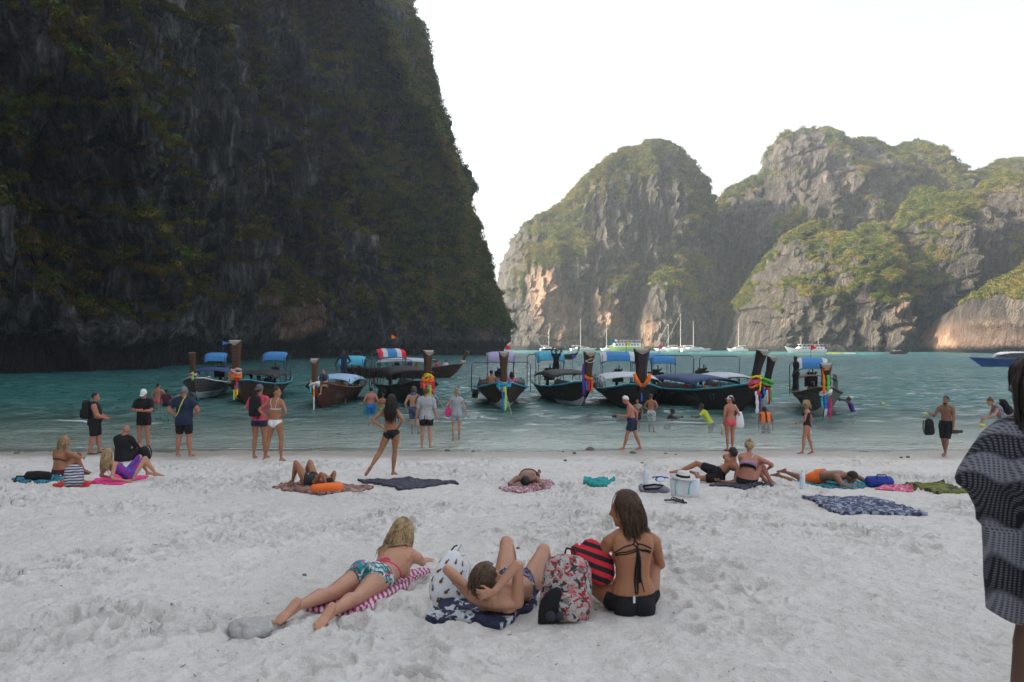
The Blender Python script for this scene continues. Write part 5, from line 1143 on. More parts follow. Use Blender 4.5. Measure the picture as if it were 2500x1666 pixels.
def far_vessels():
    yacht(1338, 428, 8.5, [(.05, 12)], 12, 'small white sailing yacht with one mast under the orange cave, leftmost of the yachts')
    yacht(1425, 415, 14, [(-.12, 17)], 10, 'white catamaran style yacht with the tall mast left of the green ferry')
    yacht(1485, 420, 9, [(.1, 14.5)], 170, 'white sailing yacht with its stern hidden by the green ferry')
    yacht(1628, 395, 13, [(-.05, 13.5)], 165, 'white yacht with one thin mast just left of the tallest wooden mast')
    yacht(1660, 370, 15, [(-.02, 17.5)], 172, 'white yacht with the tallest brown mast in the group of three', wood=True)
    yacht(1700, 365, 14, [(-.1, 14.2)], 5, 'white yacht with open awning deck, right one of the group of three')
    yacht(1800, 372, 9.5, [(-.05, 13)], 172, 'lone sailing yacht with a brown mast before the dark gully', wood=True)
    # green ferry
    x = (1528 - CX) / F * 405; r = empty('ferry', (x, 405, 0), R(2), 'pale green and white tour ferry with two decks', 'ferry')
    boat_hull(MB(), 17.5, 2.4, -.4, 2.0, sheer=.4).ob('hull', BM['lime_paint'], r).rotation_euler.z = math.pi
    MB().box((.6, 0, 2.9), (13.5, 4.2, 1.9)).ob('lower_cabin', BM['yacht_white'], r)
    for i in range(8): MB().box((-5 + i * 1.55, -2.12, 3.1), (.95, .06, .8)).ob('window', BM['yacht_glass'], r)
    MB().box((1.2, 0, 5.45), (13, 4.4, .16)).ob('upper_roof', BM['yacht_white'], r)
    for i in range(7):
        for sy in (-1, 1): MB().tube([(-4.6 + i * 1.95, sy * 2.0, 3.85), (-4.6 + i * 1.95, sy * 2.0, 5.4)], .06, 5).ob('post', BM['yacht_white'], r)
    MB().box((1.2, -2.08, 4.4), (12.5, .05, .1)).ob('rail', BM['yacht_white'], r)
    # white ferry
    x = (1965 - CX) / F * 300; r = empty('ferry', (x, 300, 0), R(180), 'white tour ferry with red lettering on its upper deck anchored right of centre', 'ferry')
    boat_hull(MB(), 15.5, 2.0, -.4, 1.35, sheer=.9).ob('hull', BM['yacht_white'], r)
    MB().loft([[Vector((xx, s_ * w, z)) for s_, z in ((1, 1.2), (1, h), (-1, h), (-1, 1.2))] for xx, w, h in ((-6.8, 1.7, 2.2), (-6, 1.7, 2.3), (2.2, 1.6, 2.3), (3.8, 1.2, 1.4))]).ob('cabin', BM['yacht_white'], r)
    for i in range(7): MB().box((-5.6 + i * 1.15, 1.68, 1.8), (.7, .08, .4)).ob('window', BM['yacht_glass'], r)
    MB().box((-2.2, 0, 3.25), (8.8, 3.4, .12)).ob('upper_roof', BM['yacht_white'], r)
    for i in range(6):
        for sy in (-1, 1): MB().tube([(-6.2 + i * 1.6, sy * 1.6, 2.25), (-6.2 + i * 1.6, sy * 1.6, 3.2)], .05, 5).ob('post', BM['yacht_white'], r)
    vs, fs = text_mesh('MAYA BAY', .75, .02)
    MB().add([(-2.6 - a_, 1.72, 2.72 + b_) for a_, b_, c_ in vs], fs).ob('lettering', BM['rb_red'], r)
    MB().tube([(1.5, 0, 3.2), (1.5, 0, 6.2)], .07, 5).ob('mast', BM['mast_alu'], r); MB().tube([(-5, 0, 3.2), (-5, 0, 6.0)], .06, 5).ob('mast', BM['mast_alu'], r)
    # blue speedboat
    Y = 110; x = (2368 - CX) / F * Y + 6.6; r = empty('speedboat', (x, Y, 0), R(180), 'long blue and white speedboat with an orange wave stripe entering at the right', 'speedboat')
    boat_hull(MB(), 13.5, 1.7, -.3, .95, bowx=.16, sheer=.35).ob('hull', BM['speed_blue'], r)
    boat_hull(MB(), 13.6, 1.72, .85, 1.15, bowx=.05, sheer=.30).ob('deck', BM['yacht_white'], r)
    MB().loft([[Vector((xx, s_ * w, z)) for s_, z in ((1, 1.1), (1, h), (-1, h), (-1, 1.1))] for xx, w, h in ((-5.6, 1.35, 1.75), (0, 1.35, 1.8), (2.0, 1.2, 1.75), (3.6, .8, 1.15))]).ob('cabin_glass', BM['yacht_glass'], r)
    MB().loft([[Vector((xx, s_ * w, z)) for s_, z in ((1, h - .12), (.8, h), (-.8, h), (-1, h - .12))] for xx, w, h in ((-6.0, 1.5, 1.95), (0, 1.5, 2.05), (1.8, 1.3, 2.0), (2.9, .8, 1.75))]).ob('hard_top', BM['yacht_white'], r)
    MB().tube([(-6.0 + i * .5, 1.63, .55 + .22 * math.sin(i * .9)) for i in range(11)], .13, 5).ob('wave_stripe', BM['speed_orange'], r)
    # small craft
    x = (2195 - CX) / F * 262; r = empty('small_boat', (x, 262, 0), R(5), 'small wooden boat with a low frame near the right hand cliff foot', 'boat')
    boat_hull(MB(), 6.5, .8, -.2, .6).ob('hull', BM['hull_red'], r); MB().box((-.5, 0, 1.15), (2.6, 1.2, .07)).ob('awning', BM['yacht_white'], r)
    for sx in (-1, 1):
        for sy in (-1, 1): MB().tube([(-.5 + sx * 1.1, sy * .5, .5), (-.5 + sx * 1.1, sy * .5, 1.12)], .04, 4).ob('post', BM['steel'], r)
    for i, (px, Y, m_, lab) in enumerate(((2032, 270, 'kayak_yellow', 'yellow kayak floating by the white ferry'), (2046, 268, 'kayak_yellow', 'second yellow kayak right of the first'), (2075, 270, 'yacht_white', 'pale kayak furthest from the white ferry'))):
        o = MB(); o.loft([[Vector((xx, s_ * w, z)) for s_, z in ((1, .25), (.5, -.05), (-.5, -.05), (-1, .25), (-.6, .32), (.6, .32))] for xx, w in ((-2, .03), (-1.2, .3), (0, .4), (1.2, .3), (2, .03))])
        k_ = o.ob('kayak', BM[m_], None); k_.location = ((px - CX) / F * Y, Y, 0); tag(k_, lab, 'kayak', 'kayaks by the cliff')
    for i, (px, py, lab) in enumerate(((1970, 951, 'yellow float left of the right hand boat'), (2079, 973, 'yellow float just right of the right hand boat'), (2156, 987, 'yellow float in open water between boat and bearded man'), (2258, 1011, 'yellow float left of the bearded man and his bag'), (2398, 1041, 'largest yellow float beside the woman leaning forward'), (1924, 948, 'yellow float behind the standing boatman'))):
        q = Wt(px, py); o = MB().ell((0, 0, .02), (.10, .10, .07), None, 10, 6).ob('float', M['yellow_strap'], None, True); o.location = q; tag(o, lab, 'float', 'yellow mooring floats')
def Hof(p, top, Y=None):
    """height of someone standing at p whose crown is at picture row top"""
    return CZ + (HY - top) / F * p.y - p.z
def wade(px, wl): q = Wt(px, wl); return Vector((q.x, q.y, float(gz(0, q.y))))
def sandals(B, root, mat, sides='RL'):
    for sd in sides:
        J = B.J; an, td, dn = J['an' + sd], J.get('toe' + sd, B.hy).normalized(), J['sole' + sd]; c = an + td * .06 * B.k + dn * .072 * B.k
        lat = td.cross(dn); L = Vector(root.location); k = B.k
        pts = [c + (td * a + lat * b) * k - L for a, b in ((-.13, -.02), (-.12, .03), (0, .03), (.10, .045), (.14, .02), (.14, -.03), (.08, -.04), (0, -.032))]
        MB().slab(pts, .016).ob('sandal', mat, root)
HIPS = dict(wrR=(.165, -.03, 1.02), wrL=(-.165, -.03, 1.02), ehR=(1, -.45, -.2), ehL=(-1, -.45, -.2), hdR=(-.35, .65, -.35), hdL=(.35, .65, -.35), hnR=(-1, 0, 0), hnL=(1, 0, 0))
def worn_pack(B, mat, label, size=(.30, .17, .46), slack=0.0):
    y = B.chest - B.cy * (.105 + size[1] / 2) * B.k - B.cz * .30 * B.k + B.cz * slack
    yaw = math.atan2(B.cy.y, B.cy.x) - math.pi / 2
    o = backpack(y, (0, 0, yaw), mat, label, size, 'backpack'); o['label'] = label; return o

def standing():
    # --- left group at the waterline
    p = G(232, 1109); B = person(p, R(-72), Hof(p, 958), 'm', 'red', 'stocky man in black tank top wearing a black backpack, facing right at the far left',
        dict(wrR=(.14, .30, 1.02), wrL=(-.14, .30, 1.02), ehR=(.4, -1, -.3), ehL=(-.4, -1, -.3), hdR=(-.6, .6, 0), hdL=(.6, .6, 0), anL=(-.10, .10, .08), anR=(.10, -.12, .08)), 1.35)
    a = B.root; B.garment(f_shorts(B, .12, .42), .025, 'shorts', M['black_cloth'], a, .008); B.garment(np.minimum(f_shirt(B, .0, -.03), 1), .014, 'tank_top', M['black_cloth'], a, .005)
    hair(B, a, 'black'); sandals(B, a, M['rubber']); worn_pack(B, M['black_cloth'], 'black backpack worn by the stocky man at the left water edge', (.34, .22, .50))
    p = G(352, 1100); B = person(p, R(180), Hof(p, 950), 'm', 'red', 'man in white baseball cap and long black t-shirt clasping his hands, facing the beach',
        dict(wrR=(.05, .24, 1.16), wrL=(-.05, .24, 1.14), ehR=(1, -.3, -.4), ehL=(-1, -.3, -.4), hdR=(-.8, .3, .2), hdL=(.8, .3, .2), face=(0, .9, -.5), anR=(.15, 0, .08), anL=(-.12, 0, .08)), 1.15)
    a = B.root; B.garment(f_shirt(B, -.22, .22), .022, 't_shirt', M['black_cloth'], a, .008); cap(B, a, M['white_cloth']); B.garment(f_shorts(B, .05, .22), .012, 'shorts', M['charcoal_cloth'], a)
    p = G(449, 1116); B = person(p, R(-6), Hof(p, 943), 'm', 'red', 'big man in navy t-shirt with yellow strap across his back, hand on hip',
        dict(HIPS, wrR=(.24, .12, 1.02), anR=(.16, 0, .08), anL=(-.17, 0, .08)), 1.3)
    a = B.root; B.garment(f_shorts(B, .1, .36), .02, 'shorts', M['black_cloth'], a, .006); B.garment(f_shirt(B, -.13, .2), .024, 't_shirt', M['navy_cloth'], a, .01); hair(B, a, 'grey')
    B.cord([B.J['neck'] + B.cx * .07 - B.cy * .02, B.chest - B.cy * .2 + B.cx * .02, B.J['pel'] - B.cx * .16 + B.cz * .06 - B.cy * .1], .014, 'strap', M['yellow_strap'], a, .034)
    # --- couple
    p = G(633, 1121); B = person(p, R(-10), Hof(p, 938), 'm', 'tan', 'man in pink t-shirt and navy shorts with backwards grey cap, seen from behind',
        dict(wrR=(.20, .05, .90), ehR=(1, -.6, 0), wrL=(-.22, .25, 1.05), ehL=(-1, -.6, 0), anR=(.12, .05, .08), anL=(-.12, -.03, .08)))
    a = B.root; B.garment(f_shorts(B, .1, .17), .016, 'shorts', M['navy_cloth'], a, .006); B.garment(f_shirt(B, -.04, .22), .018, 't_shirt', M['pink_cloth'], a, .01); cap(B, a, M['grey_cap'], True); hair(B, a, 'brown')
    worn_pack(B, M['black_cloth'], 'black backpack on the back of the man in the pink t-shirt', (.31, .19, .54))
    p = G(668, 1129); B = person(p, R(-12), Hof(p, 943), 'f', 'tan', 'tanned woman in white bikini with hands on hips, looking right beside the man in pink',
        dict(HIPS, pel=(.05, 0, .94), anL=(-.22, -.02, .08), anR=(.16, .05, .08), face=(.95, .25, -.08), neck=(.05, 0, 1.465), head=(.07, .02, 1.61)))
    a = B.root; B.garment(f_bottom(B, .045, 1.1, -.13, .95), .005, 'bikini_bottom', M['white_cloth'], a); hair(B, a, 'black', 'bun')
    B.garment(f_band(B, -.245, -.225), .004, 'bikini_band', M['white_cloth'], a)
    for sg in (1, -1): B.cord([B.J['neck'] + B.cx * sg * .085 - B.cz * .02, B.chest - B.cy * .15 + B.cx * sg * .075 + B.cz * .05, B.chest - B.cy * .15 + B.cx * sg * .055 - B.cz * .07], .005, 'bikini_strap', M['white_cloth'], a)
    # --- kicking woman
    p = G(953, 1165); B = person(p, R(-14), 1.72, 'f', 'tan', 'woman in black bikini bottom with long wet dark hair lifting one foot, hands on hips',
        dict(HIPS, wrL=(-.14, -.10, 1.05), hdL=(.5, .2, -.5), pel=(.03, 0, .955), neck=(-.02, -.01, 1.47), head=(.01, .02, 1.62), anR=(.05, .02, .08), anL=(-.28, -.40, .24), toeL=(-.5, -.3, -.8), khL=(0, 1, 0), face=(.1, 1, -.15), latH=(1, 0, .08)), voxel=.010)
    a = B.root; B.garment(f_bottom(B, .05, 1.0, -.14, .75), .005, 'bikini_bottom', M['black_cloth'], a); hair(B, a, 'black', 'long', .42, V3(.05, -.04, -1), 230, 4, spread=.55)
    B.cord([B.J['pel'] + B.cx * .15 + B.cz * .03, B.J['pel'] + B.cx * .165 - B.cz * .05], .005, 'tie', M['black_cloth'], a, .012)
    # --- in the water, left centre
    p = wade(906, 1012); B = person(p, R(0), Hof(p, 945), 'm', 'red', 'man in blue swim shorts wading towards the boats with a teal shirt in his hand',
        dict(wrR=(.30, .1, .95), wrL=(-.28, .05, .92)), 1.15)
    a = B.root; B.garment(f_shorts(B, .08, .40), .02, 'swim_shorts', M['blue_cloth'], a, .006); hair(B, a, 'black')
    q = B.J['handL']; o = MB(); o.tube([q + V3(0, 0, .02), q + V3(-.03, 0, -.12), q + V3(0, 0.02, -.28)], [.04, .10, .06], 9); o.ob('shirt_in_hand', M['teal_cloth'], None, True); tag(bpy.data.objects['shirt_in_hand'], 'teal shirt dangling from the hand of the man in blue shorts', 'shirt')
    p = wade(934, 1013); B = person(p, R(-8), Hof(p, 960), 'f', 'tan', 'woman in green bikini bottom wading beside the man in blue shorts', dict(HIPS, wrR=(.2, .2, 1.0)))
    a = B.root; B.garment(f_bottom(B), .006, 'bikini_bottom', M['green_cloth'], a); hair(B, a, 'black', 'bun'); B.garment(f_band(B, -.24, -.215), .005, 'bikini_band', M['black_cloth'], a)
    p = G(1010, 1062); B = person(p, R(-8), Hof(p, 944), 'm', 'fair', 'boy in patterned navy shorts with a blue cloth round his neck stepping through the shallows',
        dict(anL=(-.04, -.05, .08), anR=(.20, -.20, .10), wrR=(.24, -.05, 1.0), wrL=(-.28, .05, .92)))
    a = B.root; B.garment(f_shorts(B, .08, .36), .022, 'shorts', M['navy_print'], a, .008); hair(B, a, 'mouse', 'curly', .02, locks=20)
    L = Vector(a.location); c = B.J['neck'] + B.cz * .02 - L
    MB().tube([c + Vector((math.cos(t) * .095, math.sin(t) * .085, .012 * math.sin(3 * t))) for t in [i * math.pi / 8 for i in range(17)]], .035, 8).ob('scarf', M['blue_cloth'], a, True)
    q = B.chest + B.cx * .20 * B.k - B.cy * .1 - B.cz * .12
    o = MB().ell(q, (.11, .13, .24), None, 14, 10); o.tube([q + V3(0, 0, .2), B.J['shR'] + V3(0, 0, .07), B.J['neck'] + V3(.05, .12, 0)], .018, 6); tag(o.ob('shoulder_bag', M['charcoal_cloth'], None, True), 'dark bag slung from the right shoulder of the boy with the blue scarf', 'bag')
    p = G(1041, 1096); B = person(p, R(0), Hof(p, 946), 'm', 'fair', 'man in light grey t-shirt and black shorts standing at the water edge',
        dict(anR=(.11, 0, .08), anL=(-.13, .04, .08), wrR=(.29, .08, .86), wrL=(-.29, .05, .86)), 1.12)
    a = B.root; B.garment(f_shorts(B, .1, .27), .022, 'shorts', M['black_cloth'], a, .006); B.garment(f_shirt(B, -.09, .24), .024, 't_shirt', M['grey_cloth'], a, .012); hair(B, a, 'mouse')
    p = G(1115, 1077); B = person(p, R(3), Hof(p, 949), 'f', 'fair', 'woman in striped navy and white mini dress walking into the shallows',
        dict(anL=(-.12, -.06, .10), toeL=(0, .7, -.7), anR=(.08, .12, .08), wrR=(.34, .08, .86), wrL=(-.25, .16, 1.10), ehL=(-.6, -1, 0)))
    a = B.root; B.garment(f_shirt(B, -.24, .07), .020, 'dress', M['breton'], a, .006); hair(B, a, 'blonde', 'bun')
    MB().tube([B.J['neck'] - B.cy * .06 - L * 0 + V3(0, 0, .03) - Vector(a.location), B.J['neck'] - B.cy * .08 + V3(0, 0, -.06) - Vector(a.location)], [.016, .006], 6).ob('hair_ribbon', M['red_cloth'], a)
    q = B.J['wrL'] + V3(-.03, -.02, -.14); o = MB(); o.loft([[q + Vector((math.cos(t) * .12 * w, math.sin(t) * .07 * w, z)) for t in [i * math.pi / 8 for i in range(16)]] for z, w in ((-.17, .35), (-.14, .8), (-.05, 1.1), (.06, .95), (.13, .6), (.17, .2))])
    b_ = o.ob('beach_bag', M['hot_pink'], None, True); tag(b_, 'hot pink drawstring bag carried by the woman in the striped dress', 'bag')
    MB().tube([q + V3(0, 0, .15), B.J['shL'] + V3(.02, -.03, .06), B.chest + B.cy * .12], .010, 6).ob('shoulder_strap', M['hot_pink'], b_)
    # --- white-haired walker
    p = G(1543, 1103); B = person(p, R(80), Hof(p, 968) + .06, 'm', 'red', 'white haired man in dark shorts walking left along the shore with a camera',
        dict(anL=(-.08, .26, .09), anR=(.10, -.26, .10), neck=(0, .10, 1.44), head=(0, .20, 1.57), face=(0, .85, -.5), wrL=(-.12, .38, 1.10), ehL=(-.2, -1, -.4), wrR=(.24, -.14, .92), ehR=(.3, -1, 0), toeR=(.1, 1, -.1), bend=(0, -.03, 0)), 1.12)
    a = B.root; B.garment(f_shorts(B, .09, .30), .024, 'shorts', M['navy_cloth'], a, .008); hair(B, a, 'white', seed=5)
    q = B.J['handL']; o = MB().box(q + V3(-.03, 0, -.02), (.05, .12, .08)).tube([q + V3(-.05, 0, -.02), q + V3(-.12, 0, -.03)], .035, 12); tag(o.ob('camera', M['black_plastic']), 'black camera held by the white haired man', 'camera')
    p = wade(1556, 1026); B = person(p, R(150), Hof(p, 975), 'm', 'tan', 'dark haired wader with a striped towel on the shoulder behind the white haired man'); a = B.root; hair(B, a, 'brown'); B.garment(f_shorts(B, .1, .3), .02, 'swim_shorts', M['charcoal_cloth'], a)
    B.garment(np.minimum(f_shirt(B, .3, .05), -B.px), .02, 'towel', M['breton'], a)
    p = wade(1590, 1030); B = person(p, R(-35), Hof(p, 962), 'm', 'tan', 'tanned man with hand on hip in pale leaf print shorts standing in the water', dict(HIPS, wrL=(-.25, .2, 1.0), neck=(-.03, .04, 1.46), head=(-.06, .07, 1.60), face=(-.4, 1, -.1)))
    a = B.root; B.garment(f_shorts(B, .07, .42), .028, 'swim_shorts', M['leaf_shorts'], a, .01); hair(B, a, 'brown')
    # --- pink bikini and cap
    p = G(1783, 1102); B = person(p, R(8), Hof(p, 966), 'f', 'red', 'woman in pink bikini and white cap looking left, tote bag on her shoulder',
        dict(anL=(-.10, -.02, .08), anR=(.09, .06, .08), face=(-.9, .45, .1), wrL=(-.20, .04, .90), wrR=(.17, .10, .98), ehR=(.6, -.8, 0)), 1.05)
    a = B.root; B.garment(f_bottom(B, .065, .9, -.14, .45), .006, 'bikini_bottom', M['coral_cloth'], a); B.garment(f_band(B, -.245, -.22), .005, 'bikini_band', M['coral_cloth'], a); cap(B, a, M['white_cloth']); hair(B, a, 'brown', 'pony', .14); sandals(B, a, M['rubber'], 'L')
    q = B.J['pel'] + B.cx * .26 + V3(0, -.04, .02); o = MB(); o.loft([[q + Vector((math.cos(t) * .13 * w, math.sin(t) * .06 * w, z)) for t in [i * math.pi / 8 for i in range(16)]] for z, w in ((-.22, .5), (-.18, 1), (-.05, .95), (.12, .7), (.24, .35))])
    b_ = o.ob('tote_bag', M['white_cloth'], None, True); tag(b_, 'white cloth tote bag hanging by the woman in the pink bikini', 'bag'); MB().tube([q + V3(0, 0, .2), B.J['shR'] + V3(0, 0, .055)], .014, 6).ob('shoulder_strap', M['white_cloth'], b_)
    q = B.J['handL']; tag(MB().tube([q, q + V3(-.02, -.02, -.12), q + V3(-.05, -.02, -.28)], [.03, .055, .035], 9).ob('rolled_towel', flat('cream_cloth', (.45, .46, .32)), None, True), 'small cream towel held low by the woman in the pink bikini', 'towel')
    # --- black swimsuit, curly hair
    p = G(1970, 1110); B = person(p, R(62), Hof(p, 978), 'f', 'red', 'woman in black swimsuit with curly blonde hair walking along the shore with goggles in hand',
        dict(anL=(-.09, .12, .08), anR=(.09, -.16, .09), wrL=(-.12, .26, 1.02), wrR=(.20, -.04, .90), ehR=(.4, -1, 0), face=(-.1, .9, -.35), toeR=(.1, 1, -.2)))
    a = B.root; B.garment(np.minimum(np.minimum(-.10 - B.qz, B.pz - (-.12 + .9 * np.abs(B.px))), -B.m_arm), .005, 'swimsuit', M['black_cloth'], a); hair(B, a, 'blonde', 'curly', .10, V3(0, 0, -1), 70, 8, spread=1.3)
    q = B.J['handR']; o = MB().ell(q + V3(.03, 0, -.09), (.06, .04, .05)).tube([q, q + V3(.07, 0, -.06), q + V3(.10, 0, -.18)], .012, 6); tag(o.ob('snorkel_mask', M['clear_plastic'], None, True), 'clear snorkel mask dangling from the hand of the curly haired woman', 'snorkel mask')
    # --- bearded man with bag and camera
    p = G(2310, 1115); B = person(p, R(128), Hof(p, 966), 'm', 'brown', 'bare chested bearded man in black shorts holding out a black bag, camera in other hand',
        dict(anL=(-.02, .12, .08), anR=(.06, -.08, .10), wrR=(.22, .34, 1.22), ehR=(.5, 0, -1), hdR=(.5, .8, .1), wrL=(-.24, .10, .86), face=(.1, 1, 0)))
    a = B.root; B.garment(f_shorts(B, .08, .42), .028, 'shorts', M['black_cloth'], a, .01); hair(B, a, 'black'); fr = (B.hl, B.hf, B.hu)
    MB().ell(B.J['head'] - B.hu * .085 + B.hf * .045 - Vector(a.location), (.052, .050, .035)).ob('beard', MATS['hair_black'], a, True)
    q = B.J['handR']; backpack(q + V3(-.02, 0, -.55), (0, 0, R(20)), M['black_cloth'], 'black backpack dangling from the outstretched hand of the bearded man', (.26, .15, .42))
    q = B.J['handL']; o = MB().box(q + V3(.04, 0, -.03), (.13, .07, .10)).tube([q + V3(.08, 0, -.03), q + V3(.22, -.02, -.02)], .04, 12); tag(o.ob('camera', M['black_plastic']), 'large black camera with long lens hanging in the hand of the bearded man', 'camera')
    # --- woman with backpack behind the poncho
    p = G(2452, 1098); B = person(p, R(82), 1.62, 'f', 'fair', 'woman in patterned top with a dark backpack leaning forward in the shallows', dict(neck=(0, .28, 1.36), head=(0, .42, 1.46), face=(0, .9, -.35), wrL=(-.2, .62, .98), wrR=(.14, .55, .9), anL=(-.1, .2, .08), anR=(.1, -.2, .08)), 1.1)
    a = B.root; B.garment(f_shirt(B, -.1, .04, -.02), .018, 'top', M['dress_print'], a, .006); B.garment(f_shorts(B, .05, .2), .015, 'shorts', M['charcoal_cloth'], a); hair(B, a, 'mouse', 'bun')
    o = worn_pack(B, M['black_cloth'], 'dark backpack on the woman leaning forward at the far right', (.30, .18, .46)); o.rotation_euler = (R(-25), 0, R(82))
    # --- waders far left by the first boat
    p = wade(386, 985); B = person(p, R(-20), Hof(p, 935), 'm', 'red', 'sunburnt bather with arm stretched out standing in the water at the far left', dict(wrR=(.62, .1, 1.15), wrL=(-.3, .1, 1.0))); hair(B, B.root, 'black'); B.garment(f_shorts(B), .015, 'swim_shorts', M['coral_cloth'], B.root)
    p = wade(406, 992); B = person(p, R(30), Hof(p, 950), 'm', 'dark', 'dark bather in wet black shirt beside the first boat', {}); hair(B, B.root, 'black'); B.garment(f_shirt(B), .015, 'shirt', M['maroon_cloth'], B.root); B.garment(f_shorts(B), .015, 'swim_shorts', M['black_cloth'], B.root)
    p = wade(425, 978); B = person(p, R(-70), 1.7, 'm', 'fair', 'bent over wader holding the side of the first boat', dict(neck=(0, .36, 1.28), head=(0, .52, 1.22), face=(0, .6, -.8), wrR=(.2, .75, 1.0), wrL=(-.2, .75, 1.0), bend=(0, -.06, .06))); hair(B, B.root, 'brown'); B.garment(f_shorts(B), .015, 'swim_shorts', M['lilac_cloth'], B.root)
    # --- swimmers
    def swimmer(px, py, sk, lab, g=None, gm=None, yaw=0, up=.28, hc='black', lean=.15, arms=None, gname='shirt'):
        q = Wt(px, py); p = V3(q.x, q.y, -1.32 + up - .10)
        ov = dict(neck=(0, lean, 1.44), head=(0, lean + .08, 1.585)); ov.update(arms or {})
        B = person(p, R(yaw), 1.72, 'm', sk, lab, ov); hair(B, B.root, hc)
        if g == 'shirt': B.garment(f_shirt(B), .015, gname, gm, B.root)
        if g == 'vest': B.garment(f_shirt(B, .05, -.02), .05, gname, gm, B.root); B.garment(np.minimum(f_shirt(B, .1, -.05), .03 - np.abs(B.px)), .056, 'vest_panel', M['black_cloth'], B.root)
    swimmer(1630, 1020, 'deep', 'dark swimmer low in the water with an arm out by the ladder boat', yaw=-80, up=.12, arms=dict(wrR=(.1, .5, 1.33), wrL=(-.1, .6, 1.32)))
    swimmer(1735, 1030, 'dark', 'swimmer in yellow green shirt reaching left beside the long boat', 'shirt', M['yellow_cloth'], yaw=60, up=.42, lean=.3, arms=dict(wrL=(-.3, .6, 1.2)))
    swimmer(1870, 1032, 'dark', 'swimmer in orange and black life vest by the second tall prow', 'vest', M['orange_cloth'], yaw=0, up=.34, gname='life_vest')
    swimmer(2084, 1003, 'dark', 'swimmer in purple shirt holding on to the right hand boat', 'shirt', M['purple_cloth'], yaw=70, up=.36, arms=dict(wrL=(-.1, .6, 1.6), wrR=(.1, .55, 1.55)))
SIT = dict(pel=(0, 0, .11), neck=(0, .02, .625), head=(0, .06, .775), face=(0, 1, 0))
def lying():
    # --- seated blonde, far left
    p = G(146, 1163); B = person(p, R(-18), 1.68, 'f', 'tan', 'seated blonde woman in brown bikini hugging her knee on a blue towel',
        dict(SIT, neck=(0, .06, .60), head=(.05, .10, .755), face=(.5, .9, 0), anR=(.26, .40, .07), anL=(.10, .46, .07), khR=(.3, .1, 1), khL=(.1, .1, 1), wrR=(.30, .34, .38), wrL=(.0, .42, .40), ehR=(1, 0, -.4), ehL=(-1, 0, -.5), bend=(0, -.05, 0)), 1.12)
    a = B.root; B.garment(f_bottom(B), .006, 'bikini_bottom', M['maroon_cloth'], a); B.garment(f_band(B, -.27, -.245), .005, 'bikini_band', M['maroon_cloth'], a); hair(B, a, 'blonde', 'long', .20, V3(-.05, -.08, -1), 160, 2, spread=.6)
    # --- reclining blonde in purple
    p = G(262, 1178); B = person(p, R(-42), 1.66, 'f', 'fair', 'long haired blonde in purple swimsuit reclining on her elbows on a pink towel',
        dict(pel=(0, .42, .12), neck=(0, .04, .42), head=(-.01, .03, .58), latH=(1, 0, 0), latS=(1, 0, 0), face=(-.3, 1, .1), wrR=(.34, .22, .05), wrL=(-.34, .18, .05), ehR=(.3, -.6, -1), ehL=(-.3, -.6, -1),
             anR=(.12, .95, .08), anL=(-.16, .90, .08), khR=(0, 0, 1), khL=(0, 0, 1), bend=(0, .02, -.05)), 1.1)
    a = B.root; B.garment(np.minimum(np.minimum(-.12 - B.qz, B.pz - (-.14 + .6 * np.abs(B.px))), -B.m_arm), .008, 'swimsuit', M['purple_print'], a); hair(B, a, 'blonde', 'long', .30, V3(0, -.12, -1), 170, 3, spread=.6)
    # --- bald man sitting in black
    p = G(300, 1127); B = person(p, R(-8), 1.78, 'm', 'red', 'bald man in black shirt sitting on the sand with his back to the camera',
        dict(SIT, neck=(0, .04, .61), head=(.03, .10, .755), anR=(.25, .55, .06), anL=(-.25, .55, .06), khR=(.5, 0, 1), khL=(-.5, 0, 1), wrR=(.16, .42, .36), wrL=(-.16, .42, .36), ehR=(.5, 0, -1), ehL=(-.5, 0, -1)), 1.12)
    a = B.root; B.garment(f_shirt(B, -.06, .25), .025, 'shirt', M['black_cloth'], a, .008); B.garment(f_shorts(B, .05, .42), .02, 'trousers', M['black_cloth'], a)
    # --- knees up, arms behind the head
    p = G(790, 1197); B = person(p, R(42), 1.70, 'f', 'tan', 'sunbather on a brown sarong with knees up and arms behind the head',
        dict(pel=(0, .46, .12), neck=(0, -.02, .17), head=(0, -.16, .20), face=(0, .25, 1), hup=(0, -1, .2), latH=(1, 0, 0), latS=(1, 0, 0), anR=(.12, 1.0, .07), anL=(-.16, .92, .07), khR=(.1, 0, 1), khL=(-.1, 0, 1),
             wrR=(.06, -.24, .12), wrL=(-.06, -.24, .12), ehR=(.45, .3, 1.5), ehL=(-.45, .3, 1.5), hdR=(-1, 0, 0), hdL=(1, 0, 0)), 1.05)
    a = B.root; B.garment(np.minimum(np.minimum(-.12 - B.qz, B.pz - (-.12 + .8 * np.abs(B.px))), -B.m_arm), .007, 'swimsuit', M['charcoal_cloth'], a); hair(B, a, 'black')
    # --- prone man, centre
    p = G(1284, 1192); B = person(p, R(-6), 1.76, 'm', 'brown', 'man in maroon shorts lying face down with folded arms at the centre of the beach',
        dict(pel=(0, .62, .13), neck=(0, .10, .13), head=(0, -.04, .13), face=(.1, 0.1, -1), hup=(0, -1, 0), latH=(1, 0, 0), latS=(1, 0, 0), anR=(.14, 1.44, .06), anL=(-.14, 1.44, .06), toeR=(0, .8, -.4), toeL=(0, .8, -.4), fupR=(0, 0, -1), fupL=(0, 0, -1), khR=(0, 0, -1), khL=(0, 0, -1),
             wrR=(.06, -.17, .05), wrL=(-.06, -.17, .05), ehR=(1, -.1, 0), ehL=(-1, -.1, 0), hdR=(-1, 0, 0), hdL=(1, 0, 0), bend=(0, 0, .03)), 1.08)
    a = B.root; B.garment(f_shorts(B, .08, .30), .015, 'shorts', M['maroon_cloth'], a); hair(B, a, 'black', seed=9)
